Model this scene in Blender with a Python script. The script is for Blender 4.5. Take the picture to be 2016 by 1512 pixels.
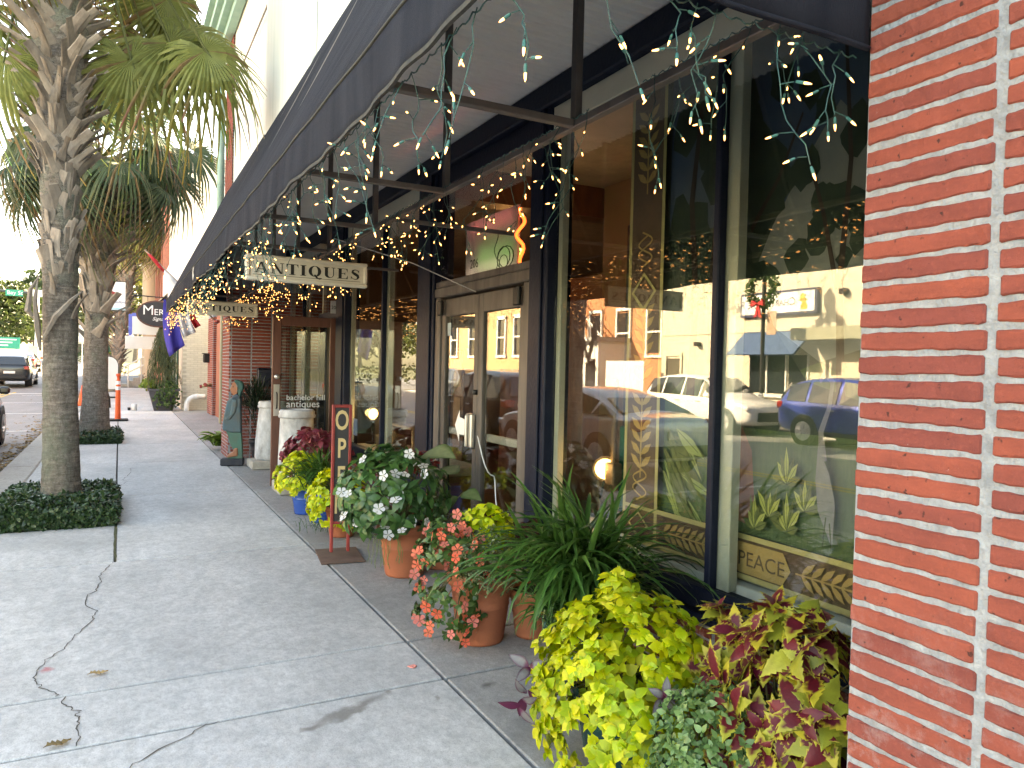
import bpy, bmesh, math, random
import numpy as np
from mathutils import Vector, Matrix, Euler

for _o in list(bpy.data.objects):
    bpy.data.objects.remove(_o)
SC = bpy.context.scene
COL = SC.collection
R = math.radians

# ------------------------------------------------------------------ camera
CAM_H = 1.55
_f, _cx, _cy = 1456.0, 1008.0, 756.0
_d1 = np.array([235 - _cx, 708 - _cy, _f]); _d1 /= np.linalg.norm(_d1)
_d2 = np.array([3750 - _cx, 790 - _cy, _f]); _d2 -= _d1 * (_d1 @ _d2); _d2 /= np.linalg.norm(_d2)
_up = -np.cross(_d1, _d2)
_up = -_up if _up[1] > 0 else _up
_RW = np.stack([_d2, _d1, _up])            # world axes (x = towards the shop, y = down the street, z = up)
_r = _RW @ np.array([1., 0, 0]); _u = _RW @ np.array([0, -1., 0]); _b = _RW @ np.array([0, 0, -1.])
cam_data = bpy.data.cameras.new('camera')
cam_data.sensor_width = 36.0
cam_data.lens = 26.0
cam_data.clip_start = 0.05
cam_data.clip_end = 2000
cam = bpy.data.objects.new('camera', cam_data)
COL.objects.link(cam)
cam.matrix_world = Matrix(((_r[0], _u[0], _b[0], 0), (_r[1], _u[1], _b[1], 0), (_r[2], _u[2], _b[2], CAM_H), (0, 0, 0, 1)))
SC.camera = cam

# ------------------------------------------------------------------ sky, sun, exposure
SUN_EL = R(30)
SUN_AZ = math.atan2(0.44, 0.90)            # angle from +X (behind the shop) towards +Y (down the street)
sun_vec = Vector((math.cos(SUN_EL) * math.cos(SUN_AZ), math.cos(SUN_EL) * math.sin(SUN_AZ), math.sin(SUN_EL)))
world = bpy.data.worlds.new('World'); SC.world = world; world.use_nodes = True
wn = world.node_tree.nodes; wl = world.node_tree.links
bg = wn['Background']
sky = wn.new('ShaderNodeTexSky'); sky.sky_type = 'NISHITA'; sky.sun_disc = False
sky.sun_elevation = SUN_EL
sky.sun_rotation = math.atan2(sun_vec.x, sun_vec.y)
sky.air_density = 1.0; sky.dust_density = 2.0; sky.ozone_density = 1.0
wl.new(sky.outputs[0], bg.inputs[0]); bg.inputs[1].default_value = 0.15
sd = bpy.data.lights.new('sun', 'SUN'); sd.energy = 5.0; sd.angle = R(0.55); sd.color = (1.0, 0.92, 0.80)
sun = bpy.data.objects.new('sun', sd); COL.objects.link(sun)
sun.rotation_euler = (-sun_vec).to_track_quat('-Z', 'Y').to_euler()
sun.location = sun_vec * 60

SC.render.engine = 'CYCLES'
SC.view_settings.view_transform = 'Standard'
SC.view_settings.look = 'None'
SC.view_settings.exposure = 3.3
SC.view_settings.gamma = 1.0
SC.view_settings.use_curve_mapping = False
SC.view_settings.use_white_balance = True
SC.view_settings.white_balance_temperature = 9900
SC.view_settings.white_balance_tint = 11
cy = SC.cycles
cy.use_denoising = True
cy.max_bounces = 8; cy.diffuse_bounces = 3; cy.glossy_bounces = 3; cy.transmission_bounces = 4; cy.transparent_max_bounces = 12
cy.sample_clamp_indirect = 4.0; cy.sample_clamp_direct = 0
cy.caustics_reflective = False; cy.caustics_refractive = False
cy.use_adaptive_sampling = True; cy.adaptive_threshold = 0.02
# ------------------------------------------------------------------ helpers: materials
random.seed(11); RNG = np.random.default_rng(11)
MATS = {}
def _nt(name):
    m = bpy.data.materials.new(name); m.use_nodes = True
    nt = m.node_tree
    return m, nt.nodes, nt.links, nt.nodes['Principled BSDF']
def mat(name, c1, c2=None, scale=6.0, detail=6, rough=0.7, bump=0.15, bscale=None, rand=0.0, metal=0.0, spec=0.4,
        stretch=(1, 1, 1), trans=0.0, attr=False, amt=None, emit=None, estr=0.0, coat=0.0, contrast=1.0, bdist=0.01, hue=0.0):
    """procedural surface: two tones mixed by world-space noise, fine bump, optional per-object variation and leaf translucency"""
    if name in MATS: return MATS[name]
    m, n, l, b = _nt(name)
    geo = n.new('ShaderNodeNewGeometry'); mp = n.new('ShaderNodeMapping'); mp.inputs['Scale'].default_value = stretch
    l.new(geo.outputs['Position'], mp.inputs['Vector'])
    nz = n.new('ShaderNodeTexNoise'); nz.inputs['Scale'].default_value = scale; nz.inputs['Detail'].default_value = detail
    nz.inputs['Roughness'].default_value = 0.62
    l.new(mp.outputs[0], nz.inputs['Vector'])
    ramp = n.new('ShaderNodeMapRange'); w = 0.22 / contrast
    ramp.inputs['From Min'].default_value = 0.5 - w; ramp.inputs['From Max'].default_value = 0.5 + w
    l.new(nz.outputs[0], ramp.inputs['Value'])
    mix = n.new('ShaderNodeMix'); mix.data_type = 'RGBA'
    l.new(ramp.outputs[0], mix.inputs['Factor'])
    if attr:
        at = n.new('ShaderNodeVertexColor'); at.layer_name = 'Col'
        dk = n.new('ShaderNodeMix'); dk.data_type = 'RGBA'; dk.blend_type = 'MULTIPLY'; dk.inputs['Factor'].default_value = 1.0
        l.new(at.outputs[0], dk.inputs['A']); a = 1.0 - (0.3 if amt is None else amt)
        dk.inputs['B'].default_value = (a, a, a, 1)
        l.new(dk.outputs['Result'], mix.inputs['A']); l.new(at.outputs[0], mix.inputs['B'])
    else:
        c2 = c2 or tuple(x * (1 - (0.25 if amt is None else amt)) for x in c1)
        mix.inputs['A'].default_value = (*c1, 1); mix.inputs['B'].default_value = (*c2, 1)
    out = mix.outputs['Result']
    if rand or hue:
        oi = n.new('ShaderNodeObjectInfo')
        hs = n.new('ShaderNodeHueSaturation')
        mr = n.new('ShaderNodeMapRange'); mr.inputs['To Min'].default_value = 1 - rand; mr.inputs['To Max'].default_value = 1 + rand
        l.new(oi.outputs['Random'], mr.inputs['Value']); l.new(mr.outputs[0], hs.inputs['Value'])
        if hue:
            mh = n.new('ShaderNodeMath'); mh.operation = 'MULTIPLY'; mh.inputs[1].default_value = 7.31
            fr = n.new('ShaderNodeMath'); fr.operation = 'FRACT'
            l.new(oi.outputs['Random'], mh.inputs[0]); l.new(mh.outputs[0], fr.inputs[0])
            mr2 = n.new('ShaderNodeMapRange'); mr2.inputs['To Min'].default_value = 0.5 - hue; mr2.inputs['To Max'].default_value = 0.5 + hue
            l.new(fr.outputs[0], mr2.inputs['Value']); l.new(mr2.outputs[0], hs.inputs['Hue'])
        l.new(out, hs.inputs['Color']); out = hs.outputs[0]
    l.new(out, b.inputs['Base Color'])
    b.inputs['Roughness'].default_value = rough; b.inputs['Metallic'].default_value = metal
    b.inputs['Specular IOR Level'].default_value = spec
    if coat: b.inputs['Coat Weight'].default_value = coat; b.inputs['Coat Roughness'].default_value = 0.03
    if emit: b.inputs['Emission Color'].default_value = (*emit, 1); b.inputs['Emission Strength'].default_value = estr
    if bump:
        nb = n.new('ShaderNodeTexNoise'); nb.inputs['Scale'].default_value = bscale or scale * 6; nb.inputs['Detail'].default_value = 5
        l.new(mp.outputs[0], nb.inputs['Vector'])
        bp = n.new('ShaderNodeBump'); bp.inputs['Strength'].default_value = bump; bp.inputs['Distance'].default_value = bdist
        l.new(nb.outputs[0], bp.inputs['Height']); l.new(bp.outputs[0], b.inputs['Normal'])
    if trans:
        tr = n.new('ShaderNodeBsdfTranslucent'); l.new(out, tr.inputs['Color'])
        ms = n.new('ShaderNodeMixShader'); ms.inputs[0].default_value = trans
        l.new(b.outputs[0], ms.inputs[1]); l.new(tr.outputs[0], ms.inputs[2])
        l.new(ms.outputs[0], n['Material Output'].inputs['Surface'])
    MATS[name] = m
    return m
def glass(name, tint=(0.90, 0.93, 0.91), f0=0.075, rough=0.0):
    """window pane: lets light through, mirrors more at grazing angles (Schlick)"""
    if name in MATS: return MATS[name]
    m, n, l, b = _nt(name); n.remove(b)
    geo = n.new('ShaderNodeNewGeometry')
    dt = n.new('ShaderNodeVectorMath'); dt.operation = 'DOT_PRODUCT'
    l.new(geo.outputs['Normal'], dt.inputs[0]); l.new(geo.outputs['Incoming'], dt.inputs[1])
    ab = n.new('ShaderNodeMath'); ab.operation = 'ABSOLUTE'; l.new(dt.outputs['Value'], ab.inputs[0])
    om = n.new('ShaderNodeMath'); om.operation = 'SUBTRACT'; om.inputs[0].default_value = 1.0; l.new(ab.outputs[0], om.inputs[1])
    pw = n.new('ShaderNodeMath'); pw.operation = 'POWER'; pw.inputs[1].default_value = 5.0; l.new(om.outputs[0], pw.inputs[0])
    ma = n.new('ShaderNodeMath'); ma.operation = 'MULTIPLY_ADD'; ma.inputs[1].default_value = 1 - f0; ma.inputs[2].default_value = f0
    l.new(pw.outputs[0], ma.inputs[0])
    t = n.new('ShaderNodeBsdfTransparent'); t.inputs[0].default_value = (*tint, 1)
    g = n.new('ShaderNodeBsdfGlossy'); g.inputs['Roughness'].default_value = rough; g.inputs[0].default_value = (1, 1, 1, 1)
    nz = n.new('ShaderNodeTexNoise'); nz.inputs['Scale'].default_value = 1.1; nz.inputs['Detail'].default_value = 1
    l.new(geo.outputs['Position'], nz.inputs['Vector'])
    bp = n.new('ShaderNodeBump'); bp.inputs['Strength'].default_value = 0.010; bp.inputs['Distance'].default_value = 0.05
    l.new(nz.outputs[0], bp.inputs['Height']); l.new(bp.outputs[0], g.inputs['Normal'])
    ms = n.new('ShaderNodeMixShader'); l.new(ma.outputs[0], ms.inputs[0]); l.new(t.outputs[0], ms.inputs[1]); l.new(g.outputs[0], ms.inputs[2])
    l.new(ms.outputs[0], n['Material Output'].inputs['Surface'])
    MATS[name] = m
    return m
def emitter(name, color, strength, sample=False):
    if name in MATS: return MATS[name]
    m, n, l, b = _nt(name)
    b.inputs['Base Color'].default_value = (*color, 1); b.inputs['Emission Color'].default_value = (*color, 1)
    b.inputs['Emission Strength'].default_value = strength
    if not sample: m.cycles.emission_sampling = 'NONE'
    MATS[name] = m
    return m

# ------------------------------------------------------------------ helpers: objects
ORG = {}
def tag(o, label=None, cat=None, group=None, kind=None):
    if label: o['label'] = label
    if cat: o['category'] = cat
    if group: o['group'] = group
    if kind: o['kind'] = kind
    return o
def thing(name, label, cat, loc=(0, 0, 0), rotz=0.0, group=None, local=False):
    """an Empty at the thing's base; its parts are given in world coordinates unless local is set"""
    o = bpy.data.objects.new(name, None); COL.objects.link(o); o.empty_display_size = 0.2
    o.location = loc; o.rotation_euler = (0, 0, rotz)
    ORG[o.name] = Vector((0, 0, 0)) if local else Vector(loc)
    return tag(o, label, cat, group)
def link(name, data, m=None, parent=None, smooth=False):
    o = bpy.data.objects.new(name, data); COL.objects.link(o)
    if m is not None:
        data.materials.clear()
        for x in (m if isinstance(m, (list, tuple)) else [m]): data.materials.append(x)
    if parent is not None:
        o.parent = parent; ORG[o.name] = ORG.get(parent.name, Vector((0, 0, 0)))
    else:
        ORG[o.name] = Vector((0, 0, 0))
    if smooth and hasattr(data, 'polygons'):
        data.polygons.foreach_set('use_smooth', [True] * len(data.polygons))
    return o
def mesh_from(verts, faces, name='mesh', cols=None, mi=None, off=None):
    me = bpy.data.meshes.new(name)
    vs = np.asarray(verts, dtype=float)
    if off is not None: vs = vs - np.asarray(off)
    me.from_pydata(vs.tolist(), [], [list(map(int, f)) for f in faces])
    if cols is not None:
        ca = me.color_attributes.new('Col', 'FLOAT_COLOR', 'POINT')
        c = np.ones((len(vs), 4)); c[:, :3] = np.asarray(cols)
        ca.data.foreach_set('color', c.ravel())
    if mi is not None: me.polygons.foreach_set('material_index', list(map(int, mi)))
    me.update()
    return me
class MB:
    """collects simple solids and links them as one mesh object"""
    def __init__(s): s.v = []; s.f = []; s.c = []; s.mi = []; s.cur = (1, 1, 1); s.m = 0
    def add(s, verts, faces):
        k = len(s.v); s.v += [tuple(p) for p in verts]; s.f += [tuple(i + k for i in f) for f in faces]
        s.c += [s.cur] * len(verts); s.mi += [s.m] * len(faces)
        return s
    def box(s, x0, x1, y0, y1, z0, z1, ch=0.0):
        if x1 < x0: x0, x1 = x1, x0
        if y1 < y0: y0, y1 = y1, y0
        if z1 < z0: z0, z1 = z1, z0
        ch = min(ch, .45 * (x1 - x0), .45 * (y1 - y0), .45 * (z1 - z0))
        if ch <= 0:
            v = [(x0, y0, z0), (x1, y0, z0), (x1, y1, z0), (x0, y1, z0), (x0, y0, z1), (x1, y0, z1), (x1, y1, z1), (x0, y1, z1)]
            return s.add(v, [(0, 3, 2, 1), (4, 5, 6, 7), (0, 1, 5, 4), (1, 2, 6, 5), (2, 3, 7, 6), (3, 0, 4, 7)])
        bm = bmesh.new(); bmesh.ops.create_cube(bm, size=1)
        for w in bm.verts:
            w.co = ((x0 + x1) / 2 + w.co.x * (x1 - x0), (y0 + y1) / 2 + w.co.y * (y1 - y0), (z0 + z1) / 2 + w.co.z * (z1 - z0))
        bmesh.ops.bevel(bm, geom=list(bm.edges), offset=ch, segments=1, affect='EDGES')
        bm.verts.index_update(); s.add([w.co[:] for w in bm.verts], [[w.index for w in f.verts] for f in bm.faces]); bm.free()
        return s
    def tube(s, pts, r, n=6, cap=True):
        pts = [Vector(p) for p in pts]; rs = r if isinstance(r, (list, tuple)) else [r] * len(pts)
        rings = []; prev = None
        for i, p in enumerate(pts):
            d = (pts[min(i + 1, len(pts) - 1)] - pts[max(i - 1, 0)])
            d = d.normalized() if d.length > 1e-9 else Vector((0, 0, 1))
            if prev is None:
                a = Vector((0, 0, 1)) if abs(d.z) < .9 else Vector((1, 0, 0)); u = d.cross(a).normalized()
            else:
                u = (prev - d * prev.dot(d)); u = u.normalized() if u.length > 1e-6 else d.orthogonal().normalized()
            prev = u; w = d.cross(u)
            rings.append([p + (u * math.cos(2 * math.pi * k / n) + w * math.sin(2 * math.pi * k / n)) * rs[i] for k in range(n)])
        v = [q for ring in rings for q in ring]; f = []
        for i in range(len(pts) - 1):
            for k in range(n): f.append((i * n + k, i * n + (k + 1) % n, (i + 1) * n + (k + 1) % n, (i + 1) * n + k))
        if cap: f += [tuple(range(n))[::-1], tuple((len(pts) - 1) * n + k for k in range(n))]
        return s.add(v, f)
    def lathe(s, prof, c=(0, 0, 0), n=24, wob=0.0):
        v = []; f = []; m = len(prof)
        for k in range(n):
            a = 2 * math.pi * k / n
            for (r, z) in prof:
                rr = r * (1 + wob * math.sin(3 * a + z * 9) + wob * .6 * math.sin(7 * a - z * 5))
                v.append((c[0] + rr * math.cos(a), c[1] + rr * math.sin(a), c[2] + z))
        for k in range(n):
            for j in range(m - 1): f.append((k * m + j, ((k + 1) % n) * m + j, ((k + 1) % n) * m + j + 1, k * m + j + 1))
        return s.add(v, f)
    def prism(s, poly, fn, t0, t1):
        """extrude a 2D polygon: fn(u, v, t) -> xyz"""
        k = len(poly)
        v = [fn(a, b, t0) for a, b in poly] + [fn(a, b, t1) for a, b in poly]
        f = [tuple(range(k))[::-1], tuple(range(k, 2 * k))] + [(i, (i + 1) % k, k + (i + 1) % k, k + i) for i in range(k)]
        return s.add(v, f)
    def quad(s, a, b, c, d): return s.add([a, b, c, d], [(0, 1, 2, 3)])
    def build(s, name, m, parent=None, smooth=False, col=False):
        off = ORG.get(parent.name, Vector((0, 0, 0))) if parent is not None else None
        me = mesh_from(s.v, s.f, name, s.c if col else None, s.mi if isinstance(m, (list, tuple)) else None, off)
        bm = bmesh.new(); bm.from_mesh(me); bmesh.ops.recalc_face_normals(bm, faces=list(bm.faces)); bm.to_mesh(me); bm.free()
        return link(name, me, m, parent, smooth)
def B(name, m, parent, *a, ch=0.0):
    return MB().box(*a, ch=ch).build(name, m, parent)
def inst(name, me, M, parent, off=None):
    """a further object sharing mesh data, placed by a world matrix"""
    o = bpy.data.objects.new(name, me); COL.objects.link(o)
    if parent is not None:
        o.parent = parent; M = Matrix.Translation(-ORG.get(parent.name, Vector((0, 0, 0)))) @ M
    o.matrix_basis = M
    return o
def text(name, body, size, m, parent, M, extrude=0.002, align='LEFT', shear=0.0, spacing=1.0, bold=0.0):
    cu = bpy.data.curves.new(name, 'FONT'); cu.body = body; cu.size = size; cu.extrude = extrude; cu.align_x = align
    cu.shear = shear; cu.space_character = spacing; cu.offset = bold; cu.resolution_u = 3
    tmp = bpy.data.objects.new('tmp', cu); COL.objects.link(tmp)
    me = bpy.data.meshes.new_from_object(tmp); bpy.data.objects.remove(tmp); bpy.data.curves.remove(cu)
    me.materials.clear(); me.materials.append(m)
    return inst(name, me, M, parent)
def face_ny(x, y, z):
    """matrix for flat writing that faces the camera end of the street (-Y): text x -> +X, text y -> +Z"""
    return Matrix(((1, 0, 0, x), (0, 0, -1, y), (0, 1, 0, z), (0, 0, 0, 1)))
def face_nx(x, y, z):
    """writing on a wall that faces the street (-X): text x -> -Y"""
    return Matrix(((0, 0, -1, x), (-1, 0, 0, y), (0, 1, 0, z), (0, 0, 0, 1)))
def face_px(x, y, z):
    """writing on a wall across the street (+X): text x -> +Y"""
    return Matrix(((0, 0, 1, x), (1, 0, 0, y), (0, 1, 0, z), (0, 0, 0, 1)))
def basis(p, yax, zax, s=1.0, sx=1.0):
    """frame at p with +Y along yax and +Z close to zax"""
    y = Vector(yax).normalized(); z = Vector(zax); z = (z - y * z.dot(y))
    z = z.normalized() if z.length > 1e-6 else y.orthogonal().normalized()
    x = y.cross(z)
    return Matrix(((x.x * s * sx, y.x * s, z.x * s, p[0]), (x.y * s * sx, y.y * s, z.y * s, p[1]), (x.z * s * sx, y.z * s, z.z * s, p[2]), (0, 0, 0, 1)))
def merged(name, temps, Ms, idx, m, parent, kind=None, smooth=False):
    """many small pieces (template index idx[i], matrix Ms[i]) joined into one mesh"""
    off = np.array(ORG.get(parent.name, Vector((0, 0, 0)))) if parent is not None else np.zeros(3)
    V = []; F = []; C = []; k = 0
    T = [(np.asarray(t[0], float), t[1], np.asarray(t[2], float) if t[2] is not None else None) for t in temps]
    for i, M in zip(idx, Ms):
        tv, tf, tc = T[i]; A = np.array(M)
        V.append(tv @ A[:3, :3].T + A[:3, 3] - off); F += [tuple(a + k for a in f) for f in tf]; k += len(tv)
        if tc is not None: C.append(tc)
    if not V: return None
    me = mesh_from(np.vstack(V), F, name, np.vstack(C) if C else None)
    o = link(name, me, m, parent, smooth)
    if kind: o['kind'] = kind
    return o
def pieces(name, temps, Ms, idx, m, parent, nobj=300, rest='foliage', smooth=True):
    """the pieces nearest the camera as objects of their own, the rest joined into one part"""
    c = Vector((0, 0, CAM_H))
    order = sorted(range(len(Ms)), key=lambda i: (Ms[i].to_translation() - c).length)
    mes = {}
    for i in order[:nobj]:
        t = idx[i]
        if t not in mes:
            mes[t] = mesh_from(temps[t][0], temps[t][1], name, temps[t][2])
            mes[t].materials.append(m)
            if smooth: mes[t].polygons.foreach_set('use_smooth', [True] * len(mes[t].polygons))
        inst(name, mes[t], Ms[i], parent)
    r = order[nobj:]
    if r: merged(rest, temps, [Ms[i] for i in r], [idx[i] for i in r], m, parent, 'stuff', smooth)
def rv(a=1.0): return Vector((random.gauss(0, a), random.gauss(0, a), random.gauss(0, a)))
U = random.uniform
# ------------------------------------------------------------------ ground, road, pavement
def concrete(name, light, dark, stains=(), speck=0.5, rough=0.85):
    if name in MATS: return MATS[name]
    m, n, l, b = _nt(name)
    geo = n.new('ShaderNodeNewGeometry')
    def noise(sc, det=6, st=None, rgh=.6):
        z = n.new('ShaderNodeTexNoise'); z.inputs['Scale'].default_value = sc; z.inputs['Detail'].default_value = det; z.inputs['Roughness'].default_value = rgh
        if st:
            mp = n.new('ShaderNodeMapping'); mp.inputs['Scale'].default_value = st; l.new(geo.outputs['Position'], mp.inputs[0]); l.new(mp.outputs[0], z.inputs[0])
        else: l.new(geo.outputs['Position'], z.inputs[0])
        return z.outputs[0]
    def rng(s, a, c, t0=0., t1=1.):
        r = n.new('ShaderNodeMapRange'); r.inputs[1].default_value = a; r.inputs[2].default_value = c; r.inputs[3].default_value = t0; r.inputs[4].default_value = t1
        l.new(s, r.inputs[0]); return r.outputs[0]
    def mixc(fac, A, Bc, mode='MIX'):
        x = n.new('ShaderNodeMix'); x.data_type = 'RGBA'; x.blend_type = mode
        if hasattr(fac, 'links') or hasattr(fac, 'node'): l.new(fac, x.inputs['Factor'])
        else: x.inputs['Factor'].default_value = fac
        for nm, c in (('A', A), ('B', Bc)):
            if isinstance(c, tuple): x.inputs[nm].default_value = (*c, 1)
            else: l.new(c, x.inputs[nm])
        return x.outputs['Result']
    c = mixc(rng(noise(1.1, 7, (1, .6, 1), .7), .36, .66), light, dark)
    c = mixc(rng(noise(14, 6, (1, .7, 1), .75), .42, .62, 0, .45), c, tuple(x * .66 for x in dark))
    c = mixc(rng(noise(42, 5, (1, .6, 1), .8), .44, .64, 0, .42), c, tuple(x * .60 for x in dark))
    c = mixc(rng(noise(9, 5), .6, .74, 0, .30), c, tuple(min(1, x * 1.25) for x in light))
    c = mixc(rng(noise(170, 3), .50, .68, 0, speck), c, tuple(x * .5 for x in dark))
    oi = n.new('ShaderNodeObjectInfo')
    hs = n.new('ShaderNodeHueSaturation'); l.new(rng(oi.outputs['Random'], 0, 1, .90, 1.06), hs.inputs['Value']); l.new(c, hs.inputs['Color']); c = hs.outputs[0]
    for (sx, sy, rx, ry, ang, col, amt) in stains:
        mp = n.new('ShaderNodeMapping'); mp.vector_type = 'TEXTURE'
        mp.inputs['Location'].default_value = (sx, sy, 0); mp.inputs['Rotation'].default_value = (0, 0, ang); mp.inputs['Scale'].default_value = (rx, ry, 1000)
        nz = n.new('ShaderNodeTexNoise'); nz.inputs['Scale'].default_value = 9; nz.inputs['Detail'].default_value = 4; l.new(geo.outputs['Position'], nz.inputs[0])
        ad = n.new('ShaderNodeMixRGB'); ad.blend_type = 'LINEAR_LIGHT'; ad.inputs[0].default_value = 0.07
        l.new(geo.outputs['Position'], ad.inputs[1]); l.new(nz.outputs['Color'], ad.inputs[2]); l.new(ad.outputs[0], mp.inputs[0])
        ln = n.new('ShaderNodeVectorMath'); ln.operation = 'LENGTH'; l.new(mp.outputs[0], ln.inputs[0])
        c = mixc(rng(ln.outputs['Value'], .35, 1.05, amt, 0), c, col)
    l.new(c, b.inputs['Base Color']); b.inputs['Roughness'].default_value = rough; b.inputs['Specular IOR Level'].default_value = .3
    bp = n.new('ShaderNodeBump'); bp.inputs['Strength'].default_value = .35; bp.inputs['Distance'].default_value = .004
    l.new(noise(120, 4), bp.inputs['Height']); l.new(bp.outputs[0], b.inputs['Normal'])
    MATS[name] = m
    return m
SLAB = concrete('sidewalk_concrete', (.65, .64, .62), (.43, .43, .42), stains=(
    (.93, 3.22, .30, .045, .42, (.17, .155, .135), .75), (.735, 3.125, .07, .03, .1, (.19, .17, .15), .7), (1.16, 3.335, .03, .02, .3, (.2, .18, .16), .7),
    (-.31, 4.29, .045, .03, .2, (.45, .14, .15), .8), (1.33, 3.18, .04, .02, .5, (.2, .18, .16), .6), (.62, 8.3, .25, .6, .1, (.35, .32, .30), .35), (-.5, 7.2, .5, .3, .0, (.30, .29, .27), .35)))
APRON = concrete('apron_concrete', (.42, .41, .39), (.30, .295, .285), stains=((1.62, 3.2, .05, .035, .2, (.1, .095, .09), .8), (1.6, 2.75, .25, .12, .6, (.17, .165, .16), .5), (1.6, 6.6, .2, .6, .1, (.2, .195, .19), .5)), speck=.6)
KERB = concrete('kerb_concrete', (.50, .47, .42), (.38, .36, .33))
ASPH = concrete('asphalt', (.30, .30, .305), (.23, .23, .235), speck=.7)
DIRT = mat('dirt', (.05, .04, .03), (.10, .08, .06), scale=12, rough=.95, bump=.6)
JOINT = mat('joint_filler', (.035, .033, .03), (.07, .065, .055), scale=30, rough=.95, bump=.3)
WHITEP = mat('road_paint_white', (.75, .75, .73), (.5, .5, .49), scale=14, rough=.8)
YELP = mat('road_paint_yellow', (.62, .40, .05), (.5, .33, .06), scale=14, rough=.8)

g = MB(); g.quad((-260, -160, -.30), (260, -160, -.30), (260, 420, -.30), (-260, 420, -.30))
tag(g.build('ground', mat('far_ground', (.10, .12, .05), (.16, .14, .09), scale=.3, rough=1, bump=.2)), kind='structure')
def rise(y): return -.13 if y < 42 else -.13 + 1.38 * min(1, (y - 42) / 45) ** 1.1
g = MB(); yy = [-120, 0, 30] + list(range(42, 92, 5)) + [150]
g.add([p for y in yy for p in ((-11.7, y, rise(y)), (-1.36, y, rise(y)))], [(2 * i, 2 * i + 1, 2 * i + 3, 2 * i + 2) for i in range(len(yy) - 1)])
road = tag(g.build('road', ASPH), kind='structure')
g = MB(); yy = list(range(42, 92, 5)) + [100, 420]
g.add([p for y in yy for p in ((-200, y, rise(y) - .01), (200, y, rise(y) - .01))], [(2 * i, 2 * i + 1, 2 * i + 3, 2 * i + 2) for i in range(len(yy) - 1)])
tag(g.build('rising_ground', mat('far_ground', (.10, .12, .05), (.16, .14, .09), scale=.3, rough=1, bump=.2)), kind='structure')
g = MB(); yy = [47, 52, 57, 62]
g.add([p for y in yy for p in ((-90, y, rise(y) + .004), (60, y, rise(y) + .004))], [(2 * i, 2 * i + 1, 2 * i + 3, 2 * i + 2) for i in range(len(yy) - 1)])
tag(g.build('cross_street', ASPH), kind='structure')
for x in (-4.36, -4.60): B('centre_line', YELP, road, x - .05, x + .05, -60, 46, -.1255, -.122)
for y in (-4, 2.0, 8.0, 14.0, 20.0, 26.3, 32.5, 38.7): B('parking_line', WHITEP, road, -3.75, -1.6, y - .05, y + .05, -.1255, -.122)
for y in (5.5, 12., 18.5, 25., 31.5): B('parking_line', WHITEP, road, -11.5, -9.3, y - .05, y + .05, -.1255, -.122)
B('stop_line', WHITEP, road, -8.0, -1.7, 40.4, 40.8, -.1255, -.121)

walk = MB(); walk.box(-1.03, 2.6, -40, 46.5, -.25, -.045)
walk = tag(walk.build('sidewalk', JOINT), kind='structure')
ys = [-15.0, -11.93, -8.88, -5.82, -2.78, .28, 3.37, 3.92, 6.40, 9.46, 12.50, 15.26, 18.3, 21.4, 24.4, 27.5, 30.5, 33.6, 36.6, 39.7, 42.7, 46.4]
J = .009
pits = [(7.80, 9.40), (15.45, 17.0), (40.2, 41.8)]
for i in range(len(ys) - 1):
    y0, y1 = ys[i] + J, ys[i + 1] - J
    if y1 < 6.5:
        B('slab', SLAB, walk, -1.015, 1.45 - J, y0, y1, -.1, .0, ch=.006)
    else:
        B('slab', SLAB, walk, -.012 + J, 1.45 - J, y0, y1, -.1, .0, ch=.006)
        cuts = [(a, b) for a, b in pits if y0 < (a + b) / 2 < y1]
        if cuts:
            a, b = cuts[0]
            if a - y0 > .05: B('slab', SLAB, walk, -1.015, -.012 - J, y0, a, -.1, .0, ch=.006)
            if y1 - b > .05: B('slab', SLAB, walk, -1.015, -.012 - J, b, y1, -.1, .0, ch=.006)
        else:
            B('slab', SLAB, walk, -1.015, -.012 - J, y0, y1, -.1, .0, ch=.006)
    B('apron_slab', APRON, walk, 1.45 + J, 2.46, y0, y1, -.1, -.001, ch=.006)
for a, b in pits: B('tree_pit_soil', DIRT, walk, -1.01, -.02, a, b, -.08, -.012)
kerb = MB(); kerb.box(-1.40, -1.035, -40, 46.5, -.25, -.01); kerb = tag(kerb.build('kerb', JOINT), kind='structure')
for i in range(len(ys) - 1): B('kerb_stone', KERB, kerb, -1.415, -1.025, ys[i] + .004, ys[i + 1] - .004, -.24, .0, ch=.018)
def ribbon(name, pts, w, m, parent, z=.004, jit=.0):
    v = []; f = []
    P = []
    for (a, b) in zip(pts[:-1], pts[1:]):
        for k in range(4):
            t = k / 4; P.append((a[0] * (1 - t) + b[0] * t + random.gauss(0, jit), a[1] * (1 - t) + b[1] * t + random.gauss(0, jit)))
    P.append(pts[-1])
    for i, p in enumerate(P):
        q0 = P[max(i - 1, 0)]; q1 = P[min(i + 1, len(P) - 1)]
        d = Vector((q1[0] - q0[0], q1[1] - q0[1], 0)); d = d.normalized() if d.length else Vector((1, 0, 0))
        nrm = Vector((-d.y, d.x, 0)); ww = w * U(.5, 1.3) * (0.4 if i in (0, len(P) - 1) else 1)
        v += [(p[0] + nrm.x * ww, p[1] + nrm.y * ww, z), (p[0] - nrm.x * ww, p[1] - nrm.y * ww, z)]
    f = [(2 * i, 2 * i + 1, 2 * i + 3, 2 * i + 2) for i in range(len(P) - 1)]
    mb = MB(); mb.add(v, f); return mb.build(name, m, parent)
CRACK = mat('crack_dirt', (.06, .055, .05), (.11, .10, .09), scale=20, rough=1)
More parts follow.
